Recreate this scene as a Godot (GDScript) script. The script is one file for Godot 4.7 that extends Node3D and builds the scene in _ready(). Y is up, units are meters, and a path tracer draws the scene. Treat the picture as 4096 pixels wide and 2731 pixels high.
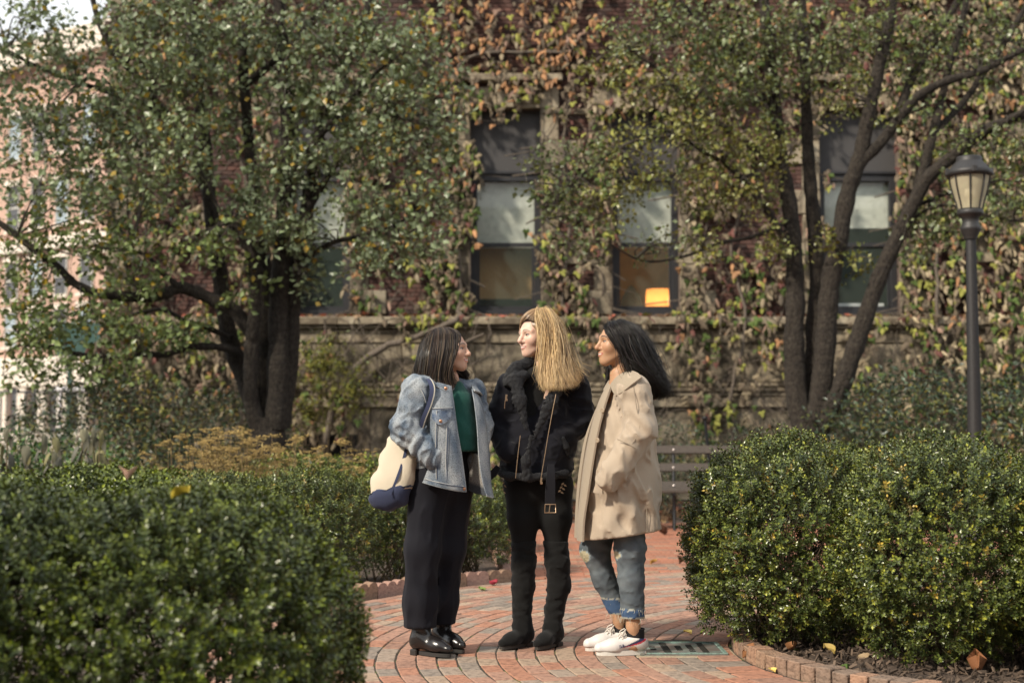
extends Node3D
# Three women talk in a brick-paved garden in front of an ivy-clad building.


func _ready() -> void:
	var cam := Camera3D.new()
	cam.name = "camera"
	cam.position = Vector3(0, 1.1, 0)
	cam.rotation_degrees = Vector3(3.66, 0, 0)
	cam.fov = 26.99
	cam.near = 0.05
	cam.far = 400.0
	var lens := CameraAttributesPhysical.new()
	lens.frustum_focal_length = 72.93
	lens.frustum_focus_distance = 7.25
	lens.exposure_aperture = 3.3
	lens.frustum_far = 400.0
	cam.attributes = lens
	cam.fov = 26.99
	add_child(cam)

	var sky := ProceduralSkyMaterial.new()
	sky.sky_top_color = lin(0.52, 0.55, 0.58)
	sky.sky_horizon_color = lin(0.95, 0.93, 0.88)
	sky.sky_curve = 0.12
	sky.ground_bottom_color = lin(0.12, 0.10, 0.08)
	sky.ground_horizon_color = lin(0.35, 0.32, 0.28)
	sky.sky_energy_multiplier = 1.25
	sky.sun_angle_max = 20.0
	var env := Environment.new()
	env.background_mode = Environment.BG_SKY
	env.sky = Sky.new()
	env.sky.sky_material = sky
	env.tonemap_mode = Environment.TONE_MAPPER_LINEAR
	env.tonemap_exposure = 1.15
	env.sdfgi_enabled = true
	env.ssao_enabled = true
	env.ssil_enabled = true
	var we := WorldEnvironment.new()
	we.name = "daylight"
	we.environment = env
	add_child(we)
	var sun := DirectionalLight3D.new()
	sun.name = "sun"
	sun.light_color = lin(1.0, 0.90, 0.75)
	sun.light_energy = 1.5
	sun.light_angular_distance = 5.0
	sun.shadow_enabled = true
	add_child(sun)
	# from the left and the camera's side, 38 degrees up, softened by thin cloud
	sun.look_at_from_position(Vector3(-0.60, 0.62, 0.50) * 50.0, Vector3.ZERO)

	build_ground()
	build_building()
	build_far_building()
	build_court()
	build_lamp_post()
	build_bench()
	build_hedges()
	build_shrubs()
	build_trees()
	build_ivy()
	build_litter()
	build_people()


# ------------------------------------------------------------------ helpers
var used_names := {}
var mats := {}


func numbered(called: String) -> String:
	var k: int = used_names.get(called, 0)
	used_names[called] = k + 1
	return called if k == 0 else "%s_%03d" % [called, k]


func tag(o: Node3D, label: String, category: String, group := "") -> Node3D:
	o.set_meta("label", label)
	o.set_meta("category", category)
	if group:
		o.set_meta("group", group)
	return o


func thing(called: String, label: String, category: String, at := Vector3.ZERO, turn := 0.0, group := "") -> Node3D:
	var o := Node3D.new()
	o.name = numbered(called)
	add_child(o)
	o.position = at
	o.rotation.y = turn
	return tag(o, label, category, group)


func put(called: String, mesh: Mesh, material: Material, parent: Node3D = null, at := Transform3D.IDENTITY) -> MeshInstance3D:
	var o := MeshInstance3D.new()
	o.mesh = mesh
	o.material_override = material
	o.transform = at
	if parent:
		o.name = called
		parent.add_child(o, true)
	else:
		o.name = numbered(called)
		add_child(o)
	return o


func structure(called: String, mesh: Mesh, material: Material, parent: Node3D = null) -> MeshInstance3D:
	var o := put(called, mesh, material, parent)
	o.set_meta("kind", "structure")
	return o


func scatter(called: String, mesh: Mesh, material: Material, places: Array, tints: PackedColorArray, parent: Node3D = null, stuff := false) -> MultiMeshInstance3D:
	var mm := MultiMesh.new()
	mm.transform_format = MultiMesh.TRANSFORM_3D
	mm.use_colors = true
	mm.mesh = mesh
	mm.instance_count = places.size()
	for i in places.size():
		mm.set_instance_transform(i, places[i])
		mm.set_instance_color(i, tints[i])
	var o := MultiMeshInstance3D.new()
	o.multimesh = mm
	o.material_override = material
	if stuff:
		o.set_meta("kind", "stuff")
	if parent:
		o.name = called
		parent.add_child(o, true)
	else:
		o.name = numbered(called)
		add_child(o)
	return o


func lin(r: float, g: float, b: float) -> Color:
	return Color(r, g, b).linear_to_srgb()


func mat(r: float, g: float, b: float, rough := 0.8, metal := 0.0) -> StandardMaterial3D:
	var m := StandardMaterial3D.new()
	m.albedo_color = lin(r, g, b)
	m.roughness = rough
	m.metallic = metal
	return m


func vmat(rough := 0.8, spec := 0.5) -> StandardMaterial3D:
	var m := StandardMaterial3D.new()
	m.vertex_color_use_as_albedo = true
	m.roughness = rough
	m.metallic_specular = spec
	return m


# A noise picture between two or more tones (factors or colours), laid over a surface from three sides.
func mottle(m: StandardMaterial3D, tones: Array, freq: float, size: float, seed_ := 1, world := false, octaves := 4, cell := false) -> StandardMaterial3D:
	var n := FastNoiseLite.new()
	n.seed = seed_
	n.noise_type = FastNoiseLite.TYPE_CELLULAR if cell else FastNoiseLite.TYPE_SIMPLEX_SMOOTH
	n.frequency = freq
	n.fractal_octaves = octaves
	var t := NoiseTexture2D.new()
	t.width = 512
	t.height = 512
	t.seamless = true
	t.noise = n
	var g := Gradient.new()
	var offs := PackedFloat32Array()
	var cols := PackedColorArray()
	for i in tones.size():
		offs.append(0.2 + 0.6 * i / (tones.size() - 1.0))
		cols.append(tones[i] if tones[i] is Color else lin(tones[i], tones[i], tones[i]))
	g.offsets = offs
	g.colors = cols
	t.color_ramp = g
	m.albedo_texture = t
	m.uv1_triplanar = true
	m.uv1_world_triplanar = world
	m.uv1_scale = Vector3.ONE / size
	return m


func bumpy(m: StandardMaterial3D, freq: float, depth_cm: float, seed_ := 5, octaves := 4) -> StandardMaterial3D:
	var n := FastNoiseLite.new()
	n.seed = seed_
	n.noise_type = FastNoiseLite.TYPE_SIMPLEX_SMOOTH
	n.frequency = freq
	n.fractal_octaves = octaves
	var t := NoiseTexture2D.new()
	t.width = 512
	t.height = 512
	t.seamless = true
	t.noise = n
	m.heightmap_enabled = true
	m.heightmap_texture = t
	m.heightmap_scale = depth_cm
	m.uv1_triplanar = true
	return m


class MB:
	var v := PackedVector3Array()
	var n := PackedVector3Array()
	var c := PackedColorArray()
	var ix := PackedInt32Array()
	var col := Color.WHITE

	func tri(a: Vector3, b: Vector3, d: Vector3) -> void:
		var nn := (d - a).cross(b - a).normalized()
		var k := v.size()
		v.append(a)
		v.append(b)
		v.append(d)
		for i in 3:
			n.append(nn)
			c.append(col)
			ix.append(k + i)

	func quad(a: Vector3, b: Vector3, d: Vector3, e: Vector3) -> void:
		var nn := (d - a).cross(b - e).normalized()
		if nn == Vector3.ZERO:
			nn = (d - a).cross(b - a).normalized()
		if nn.dot((d - a).cross(b - a)) < 0.0:
			nn = -nn
		var k := v.size()
		v.append(a)
		v.append(b)
		v.append(d)
		v.append(e)
		for i in 4:
			n.append(nn)
			c.append(col)
		ix.append_array(PackedInt32Array([k, k + 1, k + 2, k, k + 2, k + 3]))

	# A flat face turned away from the point «from».
	func face(p: Array, from: Vector3) -> void:
		var a: Vector3 = p[0]
		var b: Vector3 = p[1]
		var d: Vector3 = p[2]
		var turned: bool = (d - a).cross(b - a).dot((a + b + d) / 3.0 - from) < 0.0
		if p.size() == 4:
			var e: Vector3 = p[3]
			if turned:
				quad(a, e, d, b)
			else:
				quad(a, b, d, e)
			return
		for i in range(1, p.size() - 1):
			if turned:
				tri(a, p[i + 1], p[i])
			else:
				tri(a, p[i], p[i + 1])

	func box(at: Vector3, size: Vector3, turn := Basis.IDENTITY, bevel := 0.0) -> void:
		var h := size * 0.5
		var xf := Transform3D(turn, at)
		if bevel <= 0.0:
			for ax in 3:
				for s: float in [-1.0, 1.0]:
					var p := []
					for q: Vector2 in [Vector2(-1, -1), Vector2(1, -1), Vector2(1, 1), Vector2(-1, 1)]:
						var w := Vector3.ZERO
						w[ax] = s * h[ax]
						w[(ax + 1) % 3] = q.x * h[(ax + 1) % 3]
						w[(ax + 2) % 3] = q.y * h[(ax + 2) % 3]
						p.append(xf * w)
					face(p, at)
			return
		var corner := func(s: Vector3, ax: int) -> Vector3:
			var w := Vector3(s.x * h.x, s.y * h.y, s.z * h.z)
			for k in 3:
				if k != ax:
					w[k] -= s[k] * bevel
			return xf * w
		for ax in 3:
			var a1 := (ax + 1) % 3
			var a2 := (ax + 2) % 3
			for s: float in [-1.0, 1.0]:
				var p := []
				for q: Vector2 in [Vector2(-1, -1), Vector2(1, -1), Vector2(1, 1), Vector2(-1, 1)]:
					var w := Vector3.ZERO
					w[ax] = s
					w[a1] = q.x
					w[a2] = q.y
					p.append(corner.call(w, ax))
				face(p, at)
				for s2: float in [-1.0, 1.0]:
					var lo := Vector3.ZERO
					lo[ax] = s
					lo[a1] = s2
					lo[a2] = -1.0
					var hi := lo
					hi[a2] = 1.0
					face([corner.call(lo, ax), corner.call(hi, ax), corner.call(hi, a1), corner.call(lo, a1)], at)
		for s in 8:
			var w := Vector3(1 if s & 1 else -1, 1 if s & 2 else -1, 1 if s & 4 else -1)
			face([corner.call(w, 0), corner.call(w, 1), corner.call(w, 2)], at)

	func tube(p: PackedVector3Array, r: PackedFloat32Array, sides := 6, caps := true, squash := 1.0) -> void:
		var m := p.size()
		if m < 2:
			return
		var t0 := (p[1] - p[0]).normalized()
		var up := Vector3.UP if absf(t0.y) < 0.9 else Vector3.RIGHT
		var side := t0.cross(up).normalized()
		var base := v.size()
		for i in m:
			var t := (p[mini(i + 1, m - 1)] - p[maxi(i - 1, 0)]).normalized()
			side = (side - t * side.dot(t)).normalized()
			var other := t.cross(side)
			for k in sides:
				var a := TAU * k / sides
				var d := side * cos(a) + other * sin(a) * squash
				v.append(p[i] + d * r[i])
				n.append((side * cos(a) * squash + other * sin(a)).normalized())
				c.append(col)
		for i in m - 1:
			for k in sides:
				var a := base + i * sides + k
				var b := base + i * sides + (k + 1) % sides
				ix.append_array(PackedInt32Array([a, b + sides, b, a, a + sides, b + sides]))
		if caps:
			for e in 2:
				var i := 0 if e == 0 else m - 1
				var ring := []
				for k in sides:
					ring.append(v[base + i * sides + k])
				face(ring, p[1] if e == 0 else p[m - 2])

	# Turned about y: profile points are (radius, height).
	func lathe(profile: Array, sides: int, xf := Transform3D.IDENTITY, flutes := 0, depth := 0.0) -> void:
		var base := v.size()
		var m := profile.size()
		for i in m:
			var q: Vector2 = profile[i]
			var d: Vector2 = (profile[mini(i + 1, m - 1)] - profile[maxi(i - 1, 0)])
			d = d.normalized()
			for k in sides + 1:
				var a := TAU * k / sides
				var rr := q.x * (1.0 - depth * absf(sin(a * flutes * 0.5)) if flutes else 1.0)
				v.append(xf * Vector3(cos(a) * rr, q.y, sin(a) * rr))
				n.append((xf.basis * Vector3(cos(a) * d.y, -d.x, sin(a) * d.y)).normalized())
				c.append(col)
		for i in m - 1:
			for k in sides:
				var a := base + i * (sides + 1) + k
				var b := a + sides + 1
				var nn := (v[b] - v[a]).cross(v[a + 1] - v[a])
				if nn.dot(n[a]) >= 0.0:
					ix.append_array(PackedInt32Array([a, a + 1, b, a + 1, b + 1, b]))
				else:
					ix.append_array(PackedInt32Array([a, b, a + 1, a + 1, b, b + 1]))

	# Outline (x, y) pushed out along z from z0 to z1, rounded by «bevel» at the front.
	func extrude(outline: PackedVector2Array, z0: float, z1: float, xf := Transform3D.IDENTITY) -> void:
		var idx := Geometry2D.triangulate_polygon(outline)
		var mid := Vector2.ZERO
		for q in outline:
			mid += q / outline.size()
		var core := xf * Vector3(mid.x, mid.y, (z0 + z1) * 0.5)
		for e in 2:
			var z := z0 if e == 0 else z1
			var away := xf * Vector3(mid.x, mid.y, (z0 + z1) * 0.5 - (z - (z0 + z1) * 0.5) * 100.0)
			for i in range(0, idx.size(), 3):
				var p := []
				for k in 3:
					var q := outline[idx[i + k]]
					p.append(xf * Vector3(q.x, q.y, z))
				face(p, away)
		for i in outline.size():
			var a := outline[i]
			var b := outline[(i + 1) % outline.size()]
			var cw := Geometry2D.is_polygon_clockwise(outline)
			var out := Vector2(b.y - a.y, a.x - b.x) * (-1.0 if cw else 1.0)
			var inner := xf * Vector3((a.x + b.x) * 0.5 - out.x, (a.y + b.y) * 0.5 - out.y, (z0 + z1) * 0.5)
			face([xf * Vector3(a.x, a.y, z0), xf * Vector3(b.x, b.y, z0), xf * Vector3(b.x, b.y, z1), xf * Vector3(a.x, a.y, z1)], inner)

	# A smooth cloth through a grid of points, with thickness.
	func sheet(rows: Array, thick: float, nu := 4, nv := 4, shade: Variant = null) -> void:
		var R := rows.size()
		var C: int = rows[0].size()
		var gr := (R - 1) * nv + 1
		var gc := (C - 1) * nu + 1
		var pts := PackedVector3Array()
		for i in gr:
			var fi := float(i) / nv
			var i1 := mini(int(fi), R - 2)
			var ti := fi - i1
			for j in gc:
				var fj := float(j) / nu
				var j1 := mini(int(fj), C - 2)
				var tj := fj - j1
				var line := []
				for a in range(-1, 3):
					var row: Array = rows[clampi(i1 + a, 0, R - 1)]
					line.append(spline(row[maxi(j1 - 1, 0)], row[j1], row[j1 + 1], row[mini(j1 + 2, C - 1)], tj))
				pts.append(spline(line[0], line[1], line[2], line[3], ti))
		var nn := PackedVector3Array()
		for i in gr:
			for j in gc:
				var du := pts[i * gc + mini(j + 1, gc - 1)] - pts[i * gc + maxi(j - 1, 0)]
				var dv := pts[mini(i + 1, gr - 1) * gc + j] - pts[maxi(i - 1, 0) * gc + j]
				nn.append(dv.cross(du).normalized())
		for s: float in [1.0, -1.0]:
			var base := v.size()
			for k in pts.size():
				v.append(pts[k] + nn[k] * thick * 0.5 * s)
				n.append(nn[k] * s)
				c.append(shade.call(pts[k], float(k % gc) / (gc - 1), float(k / gc) / (gr - 1), s) if shade != null else col)
			for i in gr - 1:
				for j in gc - 1:
					var a := base + i * gc + j
					if s > 0:
						ix.append_array(PackedInt32Array([a, a + 1, a + gc + 1, a, a + gc + 1, a + gc]))
					else:
						ix.append_array(PackedInt32Array([a, a + gc + 1, a + 1, a, a + gc, a + gc + 1]))
		var edge := []
		for j in gc - 1:
			edge.append([j, j + 1])
			edge.append([(gr - 1) * gc + j + 1, (gr - 1) * gc + j])
		for i in gr - 1:
			edge.append([(i + 1) * gc, i * gc])
			edge.append([i * gc + gc - 1, (i + 1) * gc + gc - 1])
		for e in edge:
			var a: int = e[0]
			var b: int = e[1]
			var old := col
			if shade != null:
				col = shade.call(pts[a], float(a % gc) / (gc - 1), float(a / gc) / (gr - 1), 1.0)
			quad(pts[a] + nn[a] * thick * 0.5, pts[a] - nn[a] * thick * 0.5, pts[b] - nn[b] * thick * 0.5, pts[b] + nn[b] * thick * 0.5)
			col = old

	static func spline(a: Vector3, b: Vector3, d: Vector3, e: Vector3, t: float) -> Vector3:
		return 0.5 * (2.0 * b + (d - a) * t + (2.0 * a - 5.0 * b + 4.0 * d - e) * t * t + (3.0 * b - a - 3.0 * d + e) * t * t * t)

	# Smooth normals afresh from the triangles.
	func renormal() -> void:
		n.fill(Vector3.ZERO)
		for i in range(0, ix.size(), 3):
			var f := (v[ix[i + 2]] - v[ix[i]]).cross(v[ix[i + 1]] - v[ix[i]])
			n[ix[i]] += f
			n[ix[i + 1]] += f
			n[ix[i + 2]] += f
		for i in n.size():
			n[i] = n[i].normalized()

	func join(o: MB, xf := Transform3D.IDENTITY) -> void:
		var k := v.size()
		for i in o.v.size():
			v.append(xf * o.v[i])
			n.append((xf.basis * o.n[i]).normalized())
		c.append_array(o.c)
		for i in o.ix:
			ix.append(i + k)

	func mesh() -> ArrayMesh:
		var a := []
		a.resize(Mesh.ARRAY_MAX)
		a[Mesh.ARRAY_VERTEX] = v
		a[Mesh.ARRAY_NORMAL] = n
		a[Mesh.ARRAY_COLOR] = c
		a[Mesh.ARRAY_INDEX] = ix
		var m := ArrayMesh.new()
		m.add_surface_from_arrays(Mesh.PRIMITIVE_TRIANGLES, a)
		return m


func curve(points: Array, steps := 4) -> PackedVector3Array:
	var out := PackedVector3Array()
	var m := points.size()
	for i in m - 1:
		for k in steps:
			out.append(MB.spline(points[maxi(i - 1, 0)], points[i], points[i + 1], points[mini(i + 2, m - 1)], float(k) / steps))
	out.append(points[m - 1])
	return out


func taper(count: int, r0: float, r1: float) -> PackedFloat32Array:
	var out := PackedFloat32Array()
	for i in count:
		out.append(lerpf(r0, r1, i / maxf(1.0, count - 1.0)))
	return out


# ------------------------------------------------------------------ smooth bodies: tapered capsules joined by a soft minimum
class Field:
	var a := PackedVector3Array()
	var ba := PackedVector3Array()
	var inv := PackedFloat32Array()
	var r := PackedFloat32Array()
	var dr := PackedFloat32Array()
	var k := PackedFloat32Array()
	var s := PackedFloat32Array()
	var way: Array[Basis] = []
	var bent := PackedByteArray()
	var minus := PackedByteArray()
	var planes: Array = []
	var folds: Array = []
	var noise: FastNoiseLite
	var noise_amp := 0.0
	var noise_stretch := Vector3.ONE
	var crease: FastNoiseLite
	var crease_amp := 0.0
	var crease_way := Basis.IDENTITY

	# One bone; «squash» scales its cross-section along x, y, z after a turn about y.
	func bone(p: Vector3, q: Vector3, r0: float, r1: float, soft := 0.03, squash := Vector3.ONE, yaw := 0.0, cut := false) -> void:
		var m := Basis.IDENTITY
		var sc := 1.0
		if squash != Vector3.ONE:
			m = Basis.from_scale(Vector3.ONE / squash) * Basis(Vector3.UP, -yaw)
			sc = minf(squash.x, minf(squash.y, squash.z))
		way.append(m)
		bent.append(1 if squash != Vector3.ONE else 0)
		s.append(sc)
		var pa := m * p
		var pb := m * q
		a.append(pa)
		ba.append(pb - pa)
		inv.append(1.0 / maxf((pb - pa).length_squared(), 1e-8))
		r.append(r0)
		dr.append(r1 - r0)
		k.append(soft)
		minus.append(1 if cut else 0)

	func ball(p: Vector3, r0: float, soft := 0.02, squash := Vector3.ONE, yaw := 0.0, cut := false) -> void:
		bone(p, p + Vector3(0, 0.0001, 0), r0, r0, soft, squash, yaw, cut)

	func chain(points: Array, radii: Array, soft := 0.03) -> void:
		for i in points.size() - 1:
			bone(points[i], points[i + 1], radii[i], radii[i + 1], soft)

	func keep_below(normal: Vector3, d: float) -> void:
		planes.append([normal.normalized(), d])

	func one(i: int, p: Vector3) -> float:
		var q := p
		if bent[i]:
			q = way[i] * p
		q -= a[i]
		var t := clampf(q.dot(ba[i]) * inv[i], 0.0, 1.0)
		return ((q - ba[i] * t).length() - r[i] - dr[i] * t) * s[i]

	func at(p: Vector3, act: PackedInt32Array) -> float:
		var d := 10.0
		for i in act:
			var q := p
			if bent[i]:
				q = way[i] * p
			q -= a[i]
			var t := clampf(q.dot(ba[i]) * inv[i], 0.0, 1.0)
			var e := ((q - ba[i] * t).length() - r[i] - dr[i] * t) * s[i]
			var kk := k[i]
			if minus[i]:
				e = -e
				var h := maxf(kk - absf(d - e), 0.0)
				d = maxf(d, e) + h * h * 0.25 / kk
			else:
				var h := maxf(kk - absf(d - e), 0.0)
				d = minf(d, e) - h * h * 0.25 / kk
		for f in folds:
			var rel: Vector3 = p - f[0]
			var l2: float = rel.length_squared() / (f[1] * f[1])
			if l2 < 1.0:
				var w: float = 1.0 - l2
				d -= f[4] * w * w * sin(rel.dot(f[2]) * f[3] + f[5])
		if noise_amp > 0.0:
			d -= noise_amp * noise.get_noise_3dv(p * noise_stretch)
		if crease_amp > 0.0:
			var w := 1.0 - absf(crease.get_noise_3dv(crease_way * p)) * 2.2
			if w > 0.0:
				d -= crease_amp * w * w * w
		for pl in planes:
			d = maxf(d, p.dot(pl[0]) - pl[1])
		return d

	func grain(amp: float, freq: float, seed_: int, stretch := Vector3.ONE) -> void:
		noise = FastNoiseLite.new()
		noise.seed = seed_
		noise.frequency = freq
		noise.fractal_octaves = 2
		noise_amp = amp
		noise_stretch = stretch

	# Thin ridged creases; «way» turns and stretches them.
	func creased(amp: float, freq: float, seed_: int, way_: Basis) -> void:
		crease = FastNoiseLite.new()
		crease.seed = seed_
		crease.frequency = freq
		crease.fractal_octaves = 2
		crease_amp = amp
		crease_way = way_

	# Surface nets, visited block by block; returns [points, indices].
	func net(lo: Vector3, hi: Vector3, h: float) -> Array:
		var B := 5
		var nx := int(ceil((hi.x - lo.x) / (h * B)))
		var ny := int(ceil((hi.y - lo.y) / (h * B)))
		var nz := int(ceil((hi.z - lo.z) / (h * B)))
		var half := h * B * 0.5
		var reach := half * 1.7321 + noise_amp + crease_amp + 0.012
		var m := a.size()
		var pts := PackedVector3Array()
		var masks := PackedInt32Array()
		var keys := PackedInt64Array()
		var where := {}
		var val := PackedFloat32Array()
		var w := B + 1
		val.resize(w * w * w)
		for bz in nz:
			for by in ny:
				for bx in nx:
					var c0 := lo + Vector3(bx, by, bz) * (h * B)
					var mid := c0 + Vector3(half, half, half)
					var act := PackedInt32Array()
					var best := 10.0
					var cutting := false
					for i in m:
						var e := one(i, mid)
						if minus[i]:
							if e < reach + k[i]:
								act.append(i)
								cutting = true
							continue
						if e < reach + k[i]:
							act.append(i)
							best = minf(best, e - k[i] * 0.25)
					if best > reach:
						continue
					if not cutting and planes.is_empty() and best < -reach:
						continue
					var o := 0
					var low := 10.0
					var high := -10.0
					for z in w:
						for y in w:
							for x in w:
								var d := at(c0 + Vector3(x, y, z) * h, act)
								val[o] = d
								o += 1
								low = minf(low, d)
								high = maxf(high, d)
					if low > 0.0 or high < 0.0:
						continue
					for z in B:
						for y in B:
							for x in B:
								var q := x + w * (y + w * z)
								var d0 := val[q]
								var d1 := val[q + 1]
								var d2 := val[q + w]
								var d3 := val[q + w + 1]
								var d4 := val[q + w * w]
								var d5 := val[q + w * w + 1]
								var d6 := val[q + w * w + w]
								var d7 := val[q + w * w + w + 1]
								var mask := int(d0 < 0.0) | int(d1 < 0.0) << 1 | int(d2 < 0.0) << 2 | int(d3 < 0.0) << 3 | int(d4 < 0.0) << 4 | int(d5 < 0.0) << 5 | int(d6 < 0.0) << 6 | int(d7 < 0.0) << 7
								if mask == 0 or mask == 255:
									continue
								var sum := Vector3.ZERO
								var cnt := 0
								if (d0 < 0.0) != (d1 < 0.0):
									sum += Vector3(d0 / (d0 - d1), 0, 0)
									cnt += 1
								if (d2 < 0.0) != (d3 < 0.0):
									sum += Vector3(d2 / (d2 - d3), 1, 0)
									cnt += 1
								if (d4 < 0.0) != (d5 < 0.0):
									sum += Vector3(d4 / (d4 - d5), 0, 1)
									cnt += 1
								if (d6 < 0.0) != (d7 < 0.0):
									sum += Vector3(d6 / (d6 - d7), 1, 1)
									cnt += 1
								if (d0 < 0.0) != (d2 < 0.0):
									sum += Vector3(0, d0 / (d0 - d2), 0)
									cnt += 1
								if (d1 < 0.0) != (d3 < 0.0):
									sum += Vector3(1, d1 / (d1 - d3), 0)
									cnt += 1
								if (d4 < 0.0) != (d6 < 0.0):
									sum += Vector3(0, d4 / (d4 - d6), 1)
									cnt += 1
								if (d5 < 0.0) != (d7 < 0.0):
									sum += Vector3(1, d5 / (d5 - d7), 1)
									cnt += 1
								if (d0 < 0.0) != (d4 < 0.0):
									sum += Vector3(0, 0, d0 / (d0 - d4))
									cnt += 1
								if (d1 < 0.0) != (d5 < 0.0):
									sum += Vector3(1, 0, d1 / (d1 - d5))
									cnt += 1
								if (d2 < 0.0) != (d6 < 0.0):
									sum += Vector3(0, 1, d2 / (d2 - d6))
									cnt += 1
								if (d3 < 0.0) != (d7 < 0.0):
									sum += Vector3(1, 1, d3 / (d3 - d7))
									cnt += 1
								var key := (bx * B + x) + ((by * B + y) << 12) + ((bz * B + z) << 24)
								where[key] = pts.size()
								keys.append(key)
								masks.append(mask)
								pts.append(c0 + (Vector3(x, y, z) + sum / cnt) * h)
		var ix := PackedInt32Array()
		var dx := 1
		var dy := 1 << 12
		var dz := 1 << 24
		for e in keys.size():
			var key := keys[e]
			var mask := masks[e]
			var in0 := mask & 1
			for ax in 3:
				var in1: int = (mask >> [1, 2, 4][ax]) & 1
				if in0 == in1:
					continue
				var u: int = [dy, dz, dx][ax]
				var t: int = [dz, dx, dy][ax]
				var q1: int = where.get(key - u, -1)
				var q2: int = where.get(key - u - t, -1)
				var q3: int = where.get(key - t, -1)
				if q1 < 0 or q2 < 0 or q3 < 0:
					continue
				if in0:
					ix.append_array(PackedInt32Array([e, q2, q1, e, q3, q2]))
				else:
					ix.append_array(PackedInt32Array([e, q1, q2, e, q2, q3]))
		return [pts, ix]


# Adds a net to a mesh with smooth normals; «shade» gives the colour of each point.
func add_net(mb: MB, got: Array, shade: Variant = null) -> void:
	var p: PackedVector3Array = got[0]
	var ix: PackedInt32Array = got[1]
	var nn := PackedVector3Array()
	nn.resize(p.size())
	for i in range(0, ix.size(), 3):
		var f := (p[ix[i + 2]] - p[ix[i]]).cross(p[ix[i + 1]] - p[ix[i]])
		nn[ix[i]] += f
		nn[ix[i + 1]] += f
		nn[ix[i + 2]] += f
	var k := mb.v.size()
	for i in p.size():
		var q := nn[i].normalized()
		mb.v.append(p[i])
		mb.n.append(q)
		mb.c.append(shade.call(p[i], q) if shade != null else mb.col)
	for i in ix:
		mb.ix.append(i + k)
# ------------------------------------------------------------------ ground, paving, edging
const RING := Vector3(2.9, 0.0, -7.2)
const R_KERB := 1.78
const R_OUT := 4.42
const TONES := [Color(0.36, 0.20, 0.14), Color(0.37, 0.175, 0.11), Color(0.25, 0.20, 0.16), Color(0.36, 0.255, 0.18), Color(0.30, 0.165, 0.115), Color(0.31, 0.235, 0.18)]


func brick_mat(c: Color, k: int) -> StandardMaterial3D:
	var m := mat(c.r, c.g, c.b, 0.85)
	if not mats.has("brick_grain"):
		mats.brick_grain = bumpy(mottle(StandardMaterial3D.new(), [0.62, 0.85, 1.0, 1.12], 0.012, 0.35, 11, true, 5), 0.03, 0.25, 4, 5)
	var g: StandardMaterial3D = mats.brick_grain
	m.albedo_texture = g.albedo_texture
	m.heightmap_enabled = true
	m.heightmap_texture = g.heightmap_texture
	m.heightmap_scale = 0.22
	m.uv1_triplanar = true
	m.uv1_world_triplanar = true
	m.uv1_scale = Vector3.ONE * 3.1
	m.uv1_offset = Vector3(0.17, 0.3, 0.1) * k
	return m


func worn_brick(size: Vector3, seed_: int) -> ArrayMesh:
	var b := MB.new()
	b.box(Vector3(0, -size.y * 0.5, 0), size, Basis.IDENTITY, 0.004)
	var r := RandomNumberGenerator.new()
	r.seed = seed_
	var shift := {}
	for i in b.v.size():
		var key := Vector3i(b.v[i] * 3000.0)
		var at := Vector3i(signi(key.x), signi(key.y + 20), signi(key.z))
		if not shift.has(at):
			shift[at] = Vector3(r.randf_range(-1, 1) * 0.0025, r.randf_range(-1, 1) * 0.0012, r.randf_range(-1, 1) * 0.0025)
		b.v[i] += shift[at]
	return b.mesh()


func annulus(r0: float, r1: float, y: float, seg := 160) -> ArrayMesh:
	var b := MB.new()
	for i in seg:
		var a := TAU * i / seg
		var d := TAU * (i + 1) / seg
		var p := Vector3(cos(a), 0, sin(a))
		var q := Vector3(cos(d), 0, sin(d))
		b.face([RING + p * r0 + Vector3.UP * y, RING + q * r0 + Vector3.UP * y, RING + q * r1 + Vector3.UP * y, RING + p * r1 + Vector3.UP * y], RING + Vector3.DOWN * 9.0)
	return b.mesh()


func lumpy_disc(c: Vector3, r: float, y: float, amp: float, seed_: int, step := 0.045) -> ArrayMesh:
	var n := FastNoiseLite.new()
	n.seed = seed_
	n.frequency = 4.0
	n.fractal_octaves = 4
	var b := MB.new()
	var m := int(r / step) + 1
	var grid := {}
	for i in range(-m, m + 1):
		for j in range(-m, m + 1):
			var q := Vector2(i, j) * step
			if q.length() > r:
				q = q.normalized() * r
			grid[Vector2i(i, j)] = c + Vector3(q.x, y + amp * n.get_noise_2d(q.x * 3.0, q.y * 3.0) + 0.03 * (1.0 - q.length() / r), q.y)
	for i in range(-m, m):
		for j in range(-m, m):
			if Vector2(i + 0.5, j + 0.5).length() * step < r + step * 1.2:
				b.quad(grid[Vector2i(i, j)], grid[Vector2i(i + 1, j)], grid[Vector2i(i + 1, j + 1)], grid[Vector2i(i, j + 1)])
	return b.mesh()


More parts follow.
